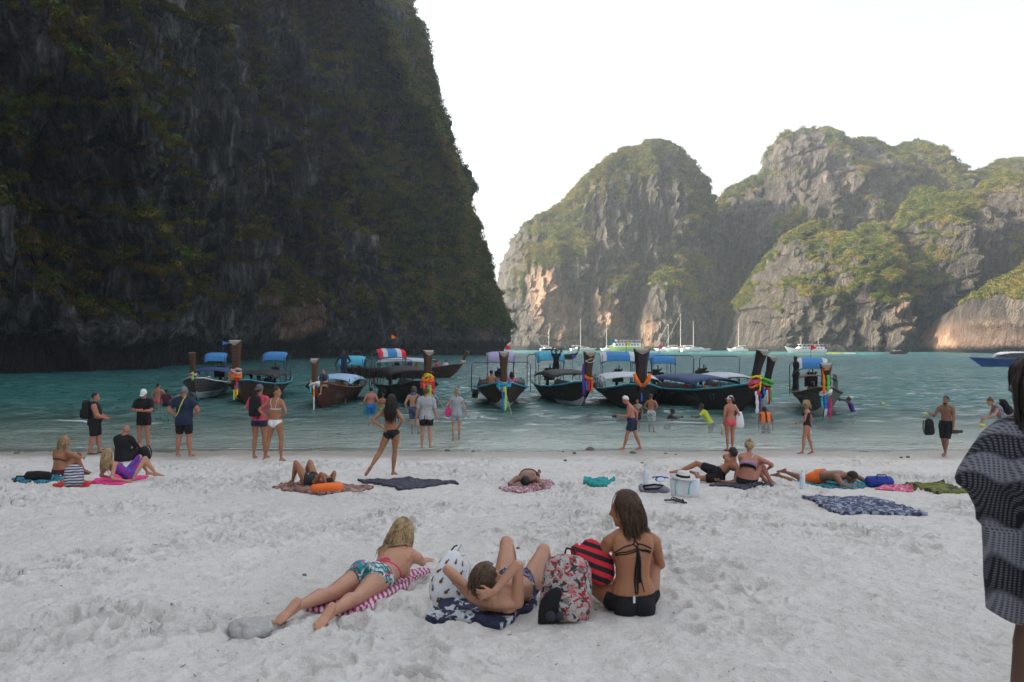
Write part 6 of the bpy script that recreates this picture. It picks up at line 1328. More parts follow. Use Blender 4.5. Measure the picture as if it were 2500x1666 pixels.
    # --- bun woman and her companion
    p = G(1822, 1187); B = person(p, R(-14), 1.74, 'f', 'red', 'woman with blonde hair bun and pink bikini band sitting with her legs to the right',
        dict(SIT, neck=(.06, .10, .60), head=(.06, .16, .745), anR=(.46, .30, .07), anL=(.36, .46, .07), khR=(.3, .3, 1), khL=(.3, .3, 1), wrR=(.42, .30, .30), wrL=(.1, .45, .35), ehR=(1, -.3, -.2), ehL=(-.6, 0, -1), toeR=(1, .3, -.3), toeL=(1, .3, -.3), bend=(0, -.07, 0)), 1.25)
    a = B.root; B.garment(f_band(B, -.30, -.255), .010, 'bikini_band', M['black_cloth'], a); B.garment(f_band(B, -.25, -.205), .008, 'bikini_back', M['lilac_cloth'], a); B.garment(f_bottom(B), .007, 'bikini_bottom', M['black_cloth'], a); hair(B, a, 'blonde', 'bun')
    B.cord([B.J['neck'] + B.cx * .09, B.chest - B.cy * .2 + B.cx * .05 + B.cz * .05], .008, 'bikini_strap', M['mint'], a)
    p = G(1768, 1180); B = person(p, R(8), 1.76, 'm', 'tan', 'dark haired man in black shorts propped on an elbow beside the woman with the bun',
        dict(pel=(-.02, .20, .15), neck=(.26, .12, .40), head=(.24, .16, .55), latH=(.3, .35, 1), latS=(.45, .1, .85), face=(-.3, 1, 0), anR=(-.72, .55, .16), anL=(-.30, .72, .08), khR=(-.3, .6, .3), khL=(-1, -.2, -.1), toeR=(-1, .3, .2), toeL=(-.6, .8, 0),
             wrL=(-.08, -.06, .05), ehL=(1, -.4, -.5), wrR=(.18, .42, .25), ehR=(.5, .5, .5)), 1.05)
    a = B.root; B.garment(f_shorts(B, .09, .30), .018, 'shorts', M['black_cloth'], a); hair(B, a, 'black', seed=3)
    # --- prone man in orange shorts
    p = G(2073, 1190); B = person(p, R(38), 1.76, 'm', 'brown', 'man in bright orange shorts lying face down on a blue towel',
        dict(pel=(0, .60, .13), neck=(0, .08, .20), head=(0, -.05, .19), face=(.1, -.5, -1), hup=(0, -1, .4), latH=(1, 0, 0), latS=(1, 0, 0), anR=(.14, 1.44, .10), anL=(-.14, 1.40, .06), toeR=(0, .8, -.4), toeL=(0, .8, -.4), fupR=(0, 0, -1), fupL=(0, 0, -1), khR=(0, 0, -1), khL=(0, 0, -1),
             wrR=(.40, -.18, .05), wrL=(-.10, -.16, .05), ehR=(1, .3, 0), ehL=(-1, .1, 0), hdR=(-.6, -.5, 0), hdL=(1, -.3, 0)), 1.08)
    a = B.root; B.garment(f_shorts(B, .08, .32), .02, 'shorts', M['orange_cloth'], a, .008); hair(B, a, 'black', seed=6)
def cloth(name, corners, mat, label, cat='towel', seed=1, th=.012, n=46, wav=.02, h=0.01, group=None, rag=.02, fields=None):
    """a cloth lying on the sand; corners are picture points on the ground (a quad)"""
    c = [G(*q) for q in corners]; o = Vector((sum(q.x for q in c) / 4, sum(q.y for q in c) / 4, 0)); o.z = float(gz(0, o.y))
    vs = []; fs = []
    U, W = np.meshgrid(np.linspace(0, 1, n), np.linspace(0, 1, n), indexing='ij')
    X = (1 - U) * (1 - W) * c[0].x + U * (1 - W) * c[1].x + U * W * c[2].x + (1 - U) * W * c[3].x
    Y = (1 - U) * (1 - W) * c[0].y + U * (1 - W) * c[1].y + U * W * c[2].y + (1 - U) * W * c[3].y
    X = X + rag * fbm(X * 3, Y * 3, seed, 3) * 2; Y = Y + rag * fbm(X * 3, Y * 3, seed + 5, 3) * 2
    Z = ground_h(X, Y) + h + wav * (0.55 + ridge(X * 4, Y * 4, seed, 3) * .6) + .006
    edge = np.minimum(np.minimum(U, 1 - U), np.minimum(W, 1 - W)); Z = Z + np.clip(.04 - edge, 0, .04) * .15 * 0
    top = np.stack([X, Y, Z], -1).reshape(-1, 3) - np.array(o); bot = top - np.array([0, 0, th + wav])
    f1 = grid_faces(n, n); f2 = f1[:, ::-1] + n * n
    b = []
    for i in range(n - 1):
        for (p_, q_) in (((i) * n, (i + 1) * n), ((i + 1) * n + n - 1, i * n + n - 1), (i + 1, i), ((n - 1) * n + i, (n - 1) * n + i + 1)): b.append((p_, q_, q_ + n * n, p_ + n * n))
    me = me_np(name, np.concatenate([top, bot]), np.concatenate([f1, f2, np.array(b)]), True)
    bm = bmesh.new(); bm.from_mesh(me); bmesh.ops.recalc_face_normals(bm, faces=bm.faces); bm.to_mesh(me); bm.free()
    r = ob(name, me, mat, None, o); return tag(r, label, cat, group)
# ================================================================== FOREGROUND
def onray(px, py, c, L, far=True):
    o = Vector((0, 0, CZ)); d = P(px, py, 1.0) - o; d.normalize(); m_ = o - c; b = m_.dot(d); cc = m_.dot(m_) - L * L; q = b * b - cc
    t = -b + (math.sqrt(q) if far else -math.sqrt(q)) if q > 0 else -b
    p = o + d * t
    return p if q > 0 else c + (p - c).normalized() * L
def G2(px, py, h): return G(px, py, h)
def foreground():
    # ---------- A: prone blonde
    H = 1.66; k = H / 1.75
    pel = P(907, 1411, 5.90); neck = onray(985, 1342, pel, .50 * k); head = onray(984, 1302, neck, .155 * k); sp = (neck - pel); dh = Vector((sp.x, sp.y, 0)).normalized(); lat = Vector((dh.y, -dh.x, 0))
    J = dict(pel=pel, neck=neck, head=head, latH=lat, latS=lat + Vector((0, 0, -.05)), face=Vector((.25, .95, -.22)), hup=Vector((0, .1, 1)),
             anL=G2(708, 1489, .10), anR=G2(806, 1497, .09), khR=Vector((0, 0, -1)), khL=Vector((-.2, 0, -1)), toeR=Vector((-.30, -.75, -.55)), toeL=Vector((-.45, -.7, -.55)), fupR=Vector((0, 0, 1)), fupL=Vector((0, 0, 1)),
             wrR=G2(1046, 1378, .06), ehR=Vector((.8, -1, -1.2)), wrL=G2(985, 1378, .06), ehL=Vector((-1, -.4, -1)), hdR=Vector((.3, 1, .1)), hdL=Vector((.5, 1, 0)), hnR=Vector((0, 0, -1)), hnL=Vector((0, 0, -1)), bend=Vector((0, 0, -.045)))
    B = person(None, 0, H, 'f', 'fair', 'blonde woman lying on her front on a striped towel in a pink bikini top and tropical print bottoms', world=J, voxel=.0065, girth=1.04) if False else None
    def mk(J, H, sk, lab, girth=1.0, vox=.0065):
        B = Body(J, H, 'f', girth, vox, True, .3); base = Vector((J['pel'].x, J['pel'].y, float(gz(0, J['pel'].y))))
        r = empty('person', base, 0, lab, 'person', 'women lying and sitting in the foreground'); B.done(r, skin(sk)); B.root = r; return B
    B = mk(J, H, 'fair', 'blonde woman in tropical print bottoms lying on her front on a striped towel', 1.05); a = B.root
    B.garment(f_bottom(B, .085, .8, -.15, .42), .005, 'bikini_bottom', M['tropical_print'], a)
    B.garment(f_band(B, -.285, -.270), .004, 'bikini_band', M['pink_cloth'], a)
    c0 = B.chest - B.cy * .15 - B.cz * .055
    for sg in (1, -1):
        B.cord([c0, c0 + B.cx * sg * .045 - B.cz * .03 , c0 + B.cx * sg * .02 - B.cz * .005], .0035, 'bow_loop', M['pink_cloth'], a, .006)
        B.cord([c0, c0 - B.cz * .10 + B.cx * sg * .025], .0035, 'bow_tail', M['pink_cloth'], a, .006)
        B.cord([B.J['neck'] - B.cy * .06 + B.cx * sg * .02 + B.cz * .01, B.J['neck'] + B.cx * sg * .055 - B.cz * .01 + B.cy * .03], .005, 'neck_strap', M['pink_cloth'], a, .005)
        h0 = B.J['pel'] + B.hx * sg * .16 - B.hy * .05 + B.hz * .05
        B.cord([h0, h0 - B.hz * .05 + B.hx * sg * .02, h0 - B.hz * .13], .005, 'side_tie', M['pink_cloth'], a, .008)
    hair(B, a, 'blonde', 'long', .20, V3(-.30, -.30, -1), 420, 3, spread=.33)
    cloth('beach_towel', [(745, 1500), (893, 1522), (1050, 1398), (950, 1378)], M['towel_stripe'], 'pink and white striped towel under the prone blonde woman', 'towel', 3, wav=.012)
    # ---------- B: lying on her back, head towards the camera
    H = 1.66; k = H / 1.75
    neck = G2(1203, 1474, .12); pel = onray(1258, 1408, neck, .50 * k); pel.z = max(min(pel.z, float(gz(0, pel.y)) + .13), float(gz(0, pel.y)) + .10)
    head = neck + Vector((-.035, .045, .135)) * 1.05; sp = (neck - pel).normalized(); lat = Vector((-sp.y, sp.x, 0)).normalized()
    J = dict(pel=pel, neck=neck, head=head, latH=lat, latS=lat, face=Vector((.75, .55, .25)), hup=Vector((-.25, -.35, .85)),
             anL=Vector((.03, pel.y + .58, float(gz(0, pel.y + .58)) + .08)), anR=Vector((.29, pel.y + .60, float(gz(0, pel.y + .6)) + .08)), khR=Vector((.1, 0, 1)), khL=Vector((-.15, 0, 1)), toeR=Vector((.3, 1, -.1)), toeL=Vector((0, 1, -.1)),
             wrL=head + Vector((-.125, -.03, -.03)), ehL=Vector((-1, .35, .9)), wrR=head + Vector((.045, -.15, -.035)), ehR=Vector((1, .55, .35)),
             hdL=Vector((1, -.35, -.35)), hnL=Vector((.2, .8, .1)), hdR=Vector((-1, .1, -.25)), hnR=Vector((0, .9, .1)), curlL=.5, curlR=.5, bend=Vector((0, 0, .015)))
    B = mk(J, H, 'fair', 'woman on her back with raised knees and hands behind her brown haired head', 1.03); a = B.root
    B.garment(f_bottom(B, .05, .9, -.16, .5), .005, 'bikini_bottom', M['dark_flower_print'], a); B.garment(np.minimum(f_band(B, -.27, -.15), B.qy + .03), .006, 'bikini_top', flat('turquoise', (.02, .55, .42), rough=.8), a)
    hair(B, a, 'mouse', 'long', -.03, V3(-.15, -.3, -.8), 420, 5, spread=.33)
    cloth('batik_towel', [(1040, 1510), (1225, 1540), (1316, 1480), (1128, 1442)], M['batik_navy'], 'navy and white batik towel under the woman on her back', 'towel', 8, wav=.03, rag=.03)
    # ---------- C: seated, strappy back
    H = 1.70; k = H / 1.75
    pel = G2(1545, 1458, .115); neck = onray(1530, 1280, pel, .51 * k); head = onray(1515, 1226, neck, .155 * k, False); neck.y = pel.y + .02; head.y = neck.y + .03
    J = dict(pel=pel, neck=neck, head=head, latH=Vector((1, .05, 0)), latS=Vector((1, .04, .02)), face=Vector((-1, .16, -.14)), hup=Vector((.05, .1, 1)),
             anL=pel + Vector((.02, .36, -.05)), khL=Vector((-1, -.1, .35)), anR=pel + Vector((.10, .52, -.05)), khR=Vector((.35, .1, 1)), toeL=Vector((.6, .8, 0)), toeR=Vector((-.6, .8, 0)),
             wrL=pel + Vector((-.12, .32, .16)), ehL=Vector((-.9, -.8, -.4)), wrR=pel + Vector((.04, .34, .17)), ehR=Vector((.6, .5, -1)), hdL=Vector((.7, .7, 0)), hdR=Vector((-.7, .7, 0)), bend=Vector((0, -.022, 0)))
    B = mk(J, H, 'tan', 'brown haired woman sitting in a black bikini with crossed back straps, looking left'); a = B.root
    B.garment(np.minimum(f_bottom(B, .045, .5, -.22, .55), np.where(B.m_leg > 0, .075 - B.legq, 1)), .006, 'bikini_bottom', M['black_cloth'], a)
    yb = B.chest.y - .12
    def bp(px, py): return P(px, py, yb)
    bk = M['black_cloth']; ctr = (1560, 1340)
    for pts in ([(1518, 1266), (1553, 1303), (1563, 1325), ctr], [(1561, 1268), (1553, 1303), (1550, 1325), ctr], [(1550, 1325), (1506, 1348), (1486, 1358)], [(1563, 1325), (1601, 1343)],
                [ctr, (1506, 1356), (1484, 1366)], [ctr, (1600, 1351)], [(1558, 1346), (1500, 1364), (1484, 1370)], [ctr, (1600, 1358)]):
        B.cord([bp(*q) for q in pts], .0042, 'strap', bk, a, .005, 8)
    for pts, rr_ in (([ctr, (1556, 1400), (1553, 1446), (1558, 1454)], .004), ([ctr, (1566, 1380), (1567, 1425)], .009), ([ctr, (1550, 1420), (1553, 1452)], .0035), ([(1566, 1400), (1577, 1447)], .0035), ([ctr, (1561, 1400), (1560, 1450)], .006)):
        B.cord([bp(*q) for q in pts], rr_, 'hanging_cord', bk, a, .008, 8)
    q = B.surf(bp(1549, 1466), .010); MB().box(q - Vector(a.location), (.014, .006, .045)).ob('care_label', M['white_cloth'], a)
    hair(B, a, 'brown', 'long', .15, V3(.12, -.12, -1), 480, 7, spread=.33)
    # ---------- bags
    q = G(1378, 1512); backpack(q, (R(-4), R(3), R(-14)), M['floral'], 'floral red and grey backpack standing between the two women', (.335, .23, .42), strapmat=M['maroon_cloth'])
    r = bpy.context.scene.objects['backpack'] if False else None
    q2 = q + V3(-.095, -.125, .075)
    o = MB(); o.loft([[Vector(((.085 * w) * math.copysign(abs(math.cos(x)) ** .6, math.cos(x)) + z * .1, (.022 * w) * math.sin(x), z + .012 * math.cos(x))) for x in [2 * math.pi * j / 20 for j in range(20)]] for z, w in ((-.06, .7), (-.045, .95), (.03, 1.0), (.10, .9), (.15, .55), (.165, .3))]); oo = o.ob('mesh_pouch', M['black_cloth'], None, True, q2); tag(oo, 'black mesh pouch on the lower left of the floral backpack', 'pouch')
    for dx, rr_ in ((-.005, .034), (.055, .026)): MB().tube([(dx, -.028, .0), (dx, -.044, .0)], rr_, 14).ob('button', M['charcoal_cloth'], oo, True)
    # white pineapple bag
    q = G(1086, 1482); root = empty('beach_bag', q, 0, 'white beach bag printed with brown pineapples behind the raised elbow', 'bag', rot=(R(-6), R(10), R(10)))
    prof = [(0, .5), (.03, .85), (.10, 1.06), (.19, 1.0), (.27, .84), (.33, .62), (.37, .38), (.39, .30)]
    def bagp(t, th, off=0):
        w = float(np.interp(t, [p_[0] for p_ in prof], [p_[1] for p_ in prof])); cc, ss = math.cos(th), math.sin(th); cr = 1 + .05 * math.sin(th * 5 + t * 9) * (t / .39)
        return Vector(((.125 * w * cr + off) * cc, (.09 * w * cr + off) * ss, t))
    MB().loft([[bagp(t, 2 * math.pi * j / 28) for j in range(28)] for t in np.linspace(0, .39, 18)]).ob('bag_body', M['white_cloth'], root, True)
    rp = random.Random(4); bm_ = flat('pineapple_brown', (.20, .075, .015), var=.5, scale=90); gm_ = flat('pineapple_leaf', (.03, .10, .09))
    for i in range(5):
        for j in range(8):
            t = .05 + .066 * i + rp.uniform(-.006, .006); th = -2.9 + j * .78 + (i % 2) * .39 + rp.uniform(-.06, .06); an = rp.uniform(-.9, .9)
            def mp(u, v, off): 
                uu = u * math.cos(an) - v * math.sin(an); vv = u * math.sin(an) + v * math.cos(an); return bagp(t + vv, th + uu / .11, off)
            ring = [mp(.0115 * math.cos(x), .0155 * math.sin(x), .0025) for x in [2 * math.pi * y / 10 for y in range(10)]]
            pr = MB().add(ring, [tuple(range(10))]).ob('pineapple_print', bm_, root)
            MB().add([mp(-.005, .015, .003), mp(.005, .015, .003), mp(.009, .030, .003), mp(.003, .024, .003), mp(0, .034, .003), mp(-.003, .024, .003), mp(-.009, .030, .003)], [(0, 1, 2, 3, 4, 5, 6)]).ob('leaf_print', gm_, pr)
    MB().tube([bagp(.37, 1.0), bagp(.39, 1.0) + Vector((.03, 0, .05)), bagp(.30, .2) + Vector((.05, 0, 0)), bagp(.14, .1, .01)], .007, 6).ob('strap', M['white_cloth'], root, True)
    MB().tube([(-.02, 0, .385), (.0, 0, .42), (.02, 0, .43)], .006, 6).ob('toggle', M['black_plastic'], root, True)
    # red and black bag on the lap
    q = P(1447, 1372, 5.42); o = MB(); secs = []
    for z, w in ((-.15, .55), (-.13, .85), (-.05, 1.0), (.05, 1.0), (.11, .86), (.135, .6), (.145, .2)): secs.append([Vector(((.125 * w + .014 * math.sin(z * 31 + 2)) * math.copysign(abs(math.cos(x)) ** .75, math.cos(x)) - z * .25, .08 * w * math.sin(x), z + .02 * math.cos(x * 2))) for x in [2 * math.pi * j / 24 for j in range(24)]])
    o.loft(secs); oo = o.ob('striped_bag', M['sun_stripe'], None, True); oo.location = q; oo.rotation_euler = (0, R(-18), R(15)); tag(oo, 'red and black striped bag held at the left side of the seated woman', 'bag')
    # rock by the feet
    q = G(612, 1556); mb = MB().ell((0, 0, 0), (.125, .10, .085), None, 34, 22); vs = []
    for v in mb.v:
        n_ = Vector(v); f_ = 1 + .28 * float(fbm(v[0] * 9, v[1] * 9, v[2] * 9, 4)); w_ = n_ * f_; w_.z = min(w_.z, .055 + .3 * (w_.z - .055) if w_.z > .055 else w_.z); vs.append(tuple(w_))
    mb.v = vs; ro = mb.ob('stone', flat('pale_stone', (.42, .41, .39), var=.4, scale=25, bump=.8, bscale=50, rough=.95), None, True); ro.location = q + V3(0, 0, .045); tag(ro, 'big pale rounded stone on the sand by the blonde woman\'s feet', 'stone')
    # ---------- poncho woman
    Y = 3.25; base = V3((2604 - CX) / F * Y, Y, float(gz(0, Y)))
    B = person(base, R(12), 1.66, 'f', 'dark', 'woman in a dark knitted poncho standing close at the right edge', dict(wrL=(-.10, .22, 1.0), ehL=(-.9, -.1, -.5), wrR=(.2, .1, .95), ehR=(.5, -1, -.3), neck=(-.05, .0, 1.46), head=(-.13, .04, 1.60), anL=(-.25, .02, .08), anR=(.12, -.02, .08), face=(-.2, 1, 0)), voxel=.011); a = B.root
    hair(B, a, 'black', 'long', .16, V3(0, -.1, -1), 60, 4)
    n = 72; rows = []; L = Vector(a.location); cN = B.J['neck']
    lv = [(1.52, .055, .055, .055), (1.50, .10, .09, .08), (1.475, .17, .15, .12), (1.445, .245, .20, .16), (1.39, .31, .24, .18), (1.30, .36, .26, .18), (1.23, .395, .27, .18), (1.18, .405, .28, .17), (1.14, .35, .29, .16), (1.06, .305, .29, .16), (.90, .285, .29, .165), (.75, .27, .29, .165), (.60, .25, .28, .17)]
    zs_ = [q[0] for q in lv][::-1]
    for i in range(46):
        z = 1.52 - .92 * (i / 45); row = []; wl, wr, wy = (float(np.interp(z, zs_, [q[c_] for q in lv][::-1])) for c_ in (1, 2, 3))
        for j in range(n):
            th = 2 * math.pi * j / n; cc, ss = math.cos(th), math.sin(th); w_ = wr if cc > 0 else wl
            tt = (1.5 - z) / .9; fold = (.012 + .034 * tt) * math.sin(th * 8 + 1.5 * math.sin(th * 3) + tt * 3)
            row.append(base + V3(cc * (w_ + fold), ss * (wy + fold) + (.06 * (max(0, -cc) ** 2) * (1 if z > 1.0 else .3)), (z + .02 * math.sin(th * 5) * tt) * B.k * 1.0) - L)
        rows.append(row)
    inner = [[Vector((p_.x * .985 + (cN.x - L.x) * .015, p_.y * .985 + (cN.y - L.y) * .015, p_.z)) for p_ in r_] for r_ in rows[::-1]]
    MB().loft(rows + inner, closed=True, cap=False).ob('poncho', M['poncho_knit'], a, True)
def props():
    # ---- cloths
    cloth('blue_towel', [(32, 1178), (110, 1184), (158, 1172), (80, 1165)], M['teal_print'], 'blue patterned towel under the seated blonde at the far left', 'towel', 1)
    cloth('red_towel', [(127, 1189), (212, 1188), (235, 1177), (170, 1174)], M['red_cloth'], 'red towel beneath the striped backpack', 'towel', 2)
    cloth('pink_towel', [(208, 1180), (290, 1184), (364, 1163), (290, 1157)], M['hot_pink'], 'pink towel under the reclining long haired blonde', 'towel', 3)
    cloth('brown_sarong', [(662, 1197), (800, 1213), (916, 1192), (770, 1172)], M['sarong_brown'], 'brown patterned sarong under the sunbather with raised knees', 'sarong', 4, wav=.035, rag=.05)
    cloth('black_sarong', [(868, 1172), (985, 1196), (1120, 1186), (1000, 1167)], M['dark_towel'], 'black sarong spread on the sand behind the kicking woman', 'sarong', 5, wav=.03, rag=.05)
    cloth('white_sarong', [(1222, 1196), (1280, 1203), (1347, 1196), (1340, 1172)], M['sarong_white'], 'red and white patterned sarong under the face down man', 'sarong', 6, wav=.03, rag=.06)
    cloth('teal_cloth', [(1428, 1184), (1475, 1190), (1497, 1176), (1470, 1174)], M['teal_cloth'], 'crumpled teal cloth lying behind the head of the seated woman', 'cloth', 7, wav=.06, rag=.05)
    cloth('dark_towel', [(1730, 1186), (1815, 1198), (1890, 1192), (1800, 1172)], M['dark_towel'], 'dark striped towel under the couple on the right', 'towel', 8, wav=.02)
    cloth('blue_towel', [(1942, 1184), (2080, 1196), (2150, 1186), (1995, 1168)], M['teal_print'], 'blue towel under the man in orange shorts', 'towel', 9)
    cloth('pink_cloth', [(2136, 1196), (2222, 1203), (2232, 1193), (2170, 1185)], M['pink_sarong'], 'pink and white cloth between the blue bag and the olive towel', 'cloth', 10)
    cloth('olive_towel', [(2192, 1186), (2290, 1206), (2368, 1203), (2300, 1184)], M['olive_print'], 'olive green towel at the right beside the pink cloth', 'towel', 11, wav=.05, rag=.05)
    cloth('navy_sarong', [(1960, 1216), (2050, 1260), (2268, 1259), (2112, 1218)], M['sarong_navy'], 'crinkled navy and white sarong spread alone on the right', 'sarong', 12, wav=.035, rag=.05)
    # ---- bags
    backpack(G(180, 1187), (R(-8), 0, R(20)), M['bag_stripe'], 'black and white striped backpack on the red towel', (.34, .28, .40))
    backpack(G(348, 1124), (R(10), R(-6), R(-15)), M['black_cloth'], 'black backpack on the sand right of the bald man', (.46, .26, .36))
    q = G(92, 1177); o = MB().tube([q + V3(-.24, 0, .10), q + V3(-.2, 0, .11), q + V3(0, .02, .11), q + V3(.2, .03, .10), q + V3(.24, .03, .09)], [.05, .10, .11, .10, .05], 12); b_ = tag(o.ob('duffel_bag', M['black_cloth'], None, True), 'black roll bag on the blue towel at the far left', 'bag')
    MB().tube([q + V3(-.2, -.05, .12), q + V3(-.38, -.05, .12), q + V3(-.40, -.1, .03), q + V3(-.1, -.16, .02)], .018, 6).ob('bag_strap', M['navy_cloth'], b_, True)
    q = G(798, 1205); o = MB().loft([[q + Vector((x, .15 * w * math.copysign(abs(math.cos(t)) ** .6, math.cos(t)), .09 + x * .05 + .085 * w * math.copysign(abs(math.sin(t)) ** .7, math.sin(t)))) for t in [math.pi * 2 * j / 18 for j in range(18)]] for x, w in ((-.27, .55), (-.25, .9), (-.1, .97), (.08, 1.05), (.24, .95), (.27, .5))]); tag(o.ob('cushion', M['orange_cloth'], None, True), 'bright orange cushion under the head of the sunbather with raised knees', 'cushion')
    q = G(2147, 1189); o = MB(); o.loft([[q + Vector((x, .13 * w * math.cos(t), .10 + .10 * w * math.sin(t))) for t in [math.pi * 2 * j / 14 for j in range(14)]] for x, w in ((-.25, .6), (-.22, 1), (0, 1.08), (.2, 1), (.24, .6))]); b_ = tag(o.ob('holdall', M['royal_cloth'], None, True), 'royal blue holdall beside the man in orange shorts', 'bag'); MB().tube([q + V3(-.1, -.1, .17), q + V3(-.08, -.08, .24), q + V3(.08, -.08, .24), q + V3(.1, -.1, .17)], .012, 6).ob('handle', M['navy_cloth'], b_, True)
    def bottle(px, py, lab, h=.30):
        q = G(px, py); prof = [(0, .030), (.01, .040), (.05, .038), (.10, .041), (.15, .038), (.20, .040), (.235, .030), (.262, .014), (.275, .014)]
        r = empty('water_bottle', q, 0, lab, 'bottle'); s_ = h / .3
        MB().loft([[Vector((w * s_ * math.cos(t), w * s_ * math.sin(t), z * s_)) for t in [math.pi * 2 * j / 16 for j in range(16)]] for z, w in prof]).ob('bottle_body', M['clear_plastic'], r, True)
        MB().tube([(0, 0, .275 * s_), (0, 0, .30 * s_)], .018 * s_, 12).ob('bottle_cap', M['white_cloth'], r)
    bottle(1576, 1183, 'clear water bottle standing behind the grey bag pile', .34); bottle(1959, 1196, 'clear water bottle standing left of the man in orange shorts', .36)
    # grey bag pile
    q = G(1596, 1204); o = MB(); o.loft([[q + Vector((x + .0 * t, .12 * w * math.cos(t), .07 + .08 * w * math.sin(t) + .02 * math.sin(x * 17))) for t in [math.pi * 2 * j / 14 for j in range(14)]] for x, w in ((-.26, .5), (-.22, 1.1), (-.05, .9), (.12, 1.0), (.24, .6), (.28, .3))])
    b_ = tag(o.ob('soft_bag', flat('mauve_grey', (.26, .24, .30), var=.3, scale=14), None, True), 'grey soft bag with black straps on the sand left of the hat', 'bag')
    MB().tube([q + V3(-.2, -.1, .14), q + V3(0, -.12, .17), q + V3(.15, -.13, .15), q + V3(.05, -.14, .10), q + V3(-.18, -.14, .09), q + V3(-.2, -.1, .14)], .018, 6).ob('bag_strap', M['black_cloth'], b_, True)
    q = G(1612, 1186); o = MB().ell(q + V3(0, 0, .12), (.10, .06, .055), None, 14, 8).tube([q + V3(-.16, 0, .16), q + V3(0, .02, .17), q + V3(.15, 0, .15)], .012, 6); m_ = tag(o.ob('snorkel_mask', M['royal_cloth'], None, True), 'blue snorkel mask on top of the grey bag', 'snorkel mask'); MB().ell(q + V3(0, -.05, .12), (.085, .02, .045), None, 12, 8).ob('mask_glass', M['clear_plastic'], m_, True)
    # clear bag with a white hat
    q = G(1672, 1212); r = empty('clear_beach_bag', q, R(-8), 'translucent white beach bag with mint handles under the white hat', 'bag')
    MB().loft([[Vector((.24 * w * math.copysign(abs(math.cos(t)) ** .5, math.cos(t)), .10 * w2 * math.copysign(abs(math.sin(t)) ** .6, math.sin(t)), z)) for t in [math.pi * 2 * j / 24 for j in range(24)]] for z, w, w2 in ((0, .85, .9), (.02, .95, 1), (.15, 1.0, 1), (.28, 1.04, .6), (.30, 1.03, .55))]).ob('bag_body', flat('frosted_plastic', (.62, .66, .70), rough=.3, var=.2, scale=8), r, True)
    for sg in (-1, 1): MB().tube([(sg * .10 - .05, -.105, .05), (sg * .12 - .05, -.11, .2), (sg * .12, -.09, .30)] , .012, 6).ob('bag_handle', M['mint'], r, True)
    q = G(1667, 1212) + V3(0, 0, .32); h_ = empty('sun_hat', q, 0, 'white trilby hat with a black band resting on the clear bag', 'hat', rot=(R(8), R(6), 0))
    MB().loft([[Vector((w * math.cos(t) * 1.15, w * math.sin(t), z)) for t in [math.pi * 2 * j / 24 for j in range(24)]] for z, w in ((0, .19), (.012, .19), (.014, .105), (.10, .085), (.105, .05))]).ob('hat_body', M['straw'], h_, True)
    MB().loft([[Vector((w * math.cos(t) * 1.15, w * math.sin(t), z)) for t in [math.pi * 2 * j / 24 for j in range(24)]] for z, w in ((.018, .108), (.055, .099))], cap=False).ob('hat_band', M['black_cloth'], h_, True)
    def sandal(px, py, rz, lab, m='rubber', g='flip flops on the sand'):
        q = G(px, py); r = empty('flip_flop', q + V3(0, 0, .012), rz, lab, 'sandal', g)
        MB().slab([Vector((a_, b_, .018)) for a_, b_ in ((-.13, -.02), (-.12, .03), (0, .03), (.10, .045), (.14, .02), (.14, -.03), (.08, -.04), (0, -.032))][::-1], .018).ob('sole', M[m], r)
        MB().tube([(.0, .035, .02), (.03, .03, .05), (.09, 0, .03), (.03, -.03, .05), (.0, -.035, .02)], .008, 6).ob('strap', M[m], r, True)
    sandal(1640, 1224, R(10), 'dark flip flop below the clear bag, left one'); sandal(1660, 1228, R(-60), 'dark flip flop below the clear bag, right one'); sandal(198, 1152, R(20), 'dark flip flop right of the seated blonde'); sandal(204, 1160, R(-10), 'dark flip flop nearer the striped backpack')
    # ---- stones and litter
    for i, (px, py, s_, lab) in enumerate(((1441, 1099, .20, 'largest dark stone at the water line left of the walking man'), (1374, 1104, .07, 'small dark stone left of the largest one'), (1402, 1108, .11, 'flat stone between the small and the largest stone'), (1093, 1101, .11, 'stone at the water line below the striped dress'), (1154, 1103, .09, 'stone right of the striped dress woman'), (1380, 1126, .10, 'pinkish stone a little up the beach in the centre'), (1545, 1107, .16, 'flat stone at the feet of the white haired man'), (1625, 1108, .09, 'stone between the walker and the woman in the cap'), (1650, 1110, .06, 'tiny stone right of the water line stone'), (1568, 1131, .07, 'small stone below the white haired man'), (2200, 1118, .08, 'left of two small stones at the right waterline'), (2217, 1117, .11, 'right of two small stones at the right waterline'), (48, 1103, .12, 'upper dark stone at the far left shore'), (41, 1108, .12, 'lower dark stone at the far left shore'), (1265, 1340, .045, 'small brown stone between the raised knees'), (744, 1405, .035, 'small dark stone on the sand left of the prone woman'))):
        q = G(px, py); s_ *= .62; mb = MB().ell((0, 0, 0), (s_, s_ * .7, s_ * .5), None, 14, 9); mb.v = [tuple(Vector(v) * (1 + .35 * float(fbm(v[0] * 8 + i, v[1] * 8, v[2] * 8, 3)))) for v in mb.v]
        o = mb.ob('stone', flat('beach_stone', (.17, .15, .125), var=.5, scale=20, rough=.95), None, True); o.location = q + V3(0, 0, s_ * .15); o.rotation_euler.z = i; tag(o, lab, 'stone', 'stones on the beach')
    mb = MB(); r_ = random.Random(9)
    for i in range(230):
        Y = 3.6 + 17 * r_.random() ** 1.3; X = r_.uniform(-.68, .68) * Y; th = r_.uniform(0, 6.28); ln = r_.uniform(.008, .035) * (1 if Y > 7 else .7); z = float(ground_h(np.array([X]), np.array([Y]))[0]) + .004
        d = Vector((math.cos(th), math.sin(th), r_.uniform(-.1, .2))); mb.tube([Vector((X, Y, z)), Vector((X, Y, z)) + d * ln, Vector((X, Y, z)) + d * ln * 1.8 + Vector((0, 0, .004))], [.0015, .0028, .001], 4)
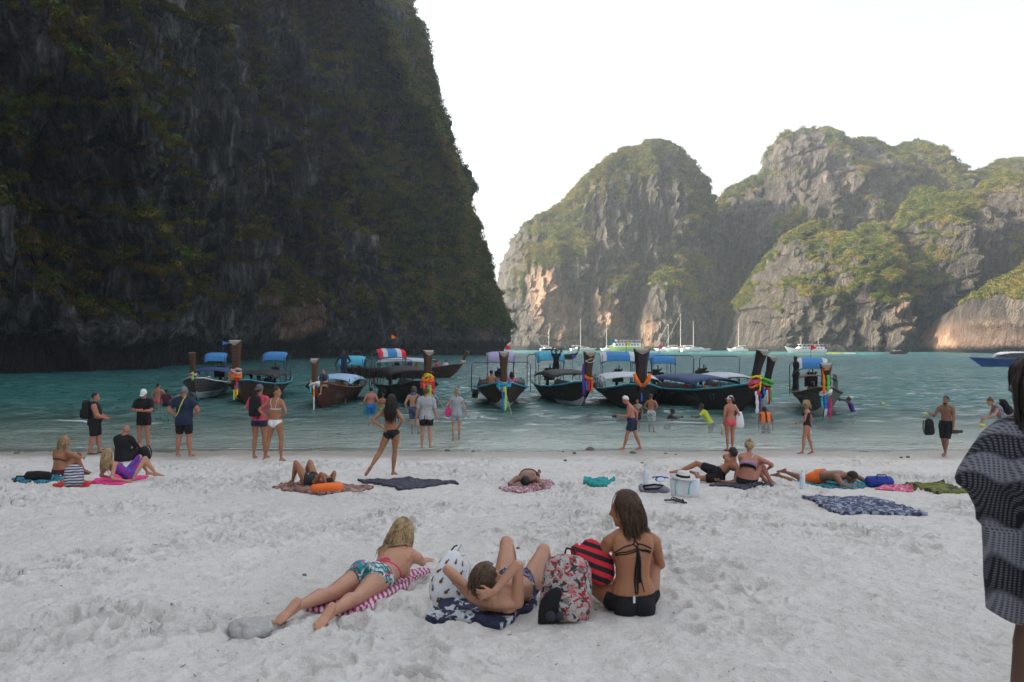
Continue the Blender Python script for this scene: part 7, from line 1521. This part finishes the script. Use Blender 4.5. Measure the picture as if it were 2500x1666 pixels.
    tag(mb.ob('beach_litter', flat('twig', (.10, .06, .04), var=.6, scale=3), None), 'scattered twigs and broken shells on the sand', None, None, 'stuff')
def edge_trees():
    """single trees leaning out from the nose of the left cliff"""
    lm = leaf_mat('tree_leaves', [(0.3, (.03, .055, .015)), (.55, (.05, .09, .02)), (.8, (.09, .13, .035))]); bark = flat('bark', (.10, .08, .06), rough=.95)
    for i, (px, py, Y, h, lab) in enumerate(((1243, 757, 235, 2.6, 'wind bent tree leaning out over the tip of the left cliff'), (1226, 716, 236, 2.0, 'small tree just above the leaning one on the cliff tip'), (1084, 246, 236, 3.2, 'bushy tree standing out on the skyline halfway up the cliff'), (1036, 150, 236, 3.0, 'tree on the upper skyline of the left cliff'), (990, 60, 236, 3.4, 'topmost tree visible on the left cliff skyline'), (1107, 345, 236, 2.2, 'small tree on the skyline below the bushy one'), (1160, 540, 236, 2.2, 'small tree low on the cliff skyline'))):
        p = P(px, py, Y); r_ = random.Random(i); b = p + Vector((-h * .9, .5, -h * .55)); r = empty('tree', b, 0, lab, 'tree', 'trees on the cliff skyline')
        tip = p - b; MB().tube([(0, 0, 0), tip * .4 + Vector((0, 0, .1)), tip * .8, tip], [.22, .14, .08, .04], 6).tube([tip * .5, tip * .6 + Vector((.3, .3, h * .35))], [.08, .03], 5).ob('trunk', bark, r, True)
        mb = MB()
        cs = [tip + Vector((r_.gauss(0, h * .30), r_.gauss(0, h * .3), r_.gauss(h * .05, h * .16))) for _ in range(9)]
        for c in cs:
            for _ in range(46):
                q = c + Vector((r_.gauss(0, .2), r_.gauss(0, .2), r_.gauss(0, .12))) * h; n_ = Vector((r_.gauss(0, .6), r_.gauss(0, .6), 1)).normalized(); t = n_.orthogonal().normalized(); t.rotate(Quaternion(n_, r_.uniform(0, 6.3))); u = n_.cross(t); s_ = r_.uniform(.10, .22)
                mb.add([q - t * s_, q + u * s_ * .5, q + t * s_, q - u * s_ * .5], [(0, 1, 2, 3)])
        mb.ob('crown', lm, r)
build_sand(); build_sea(); left_cliff(); far_cliffs(); build_foliage()
build_haze()
edge_trees(); far_vessels(); fleet()
standing(); lying(); foreground(); props()
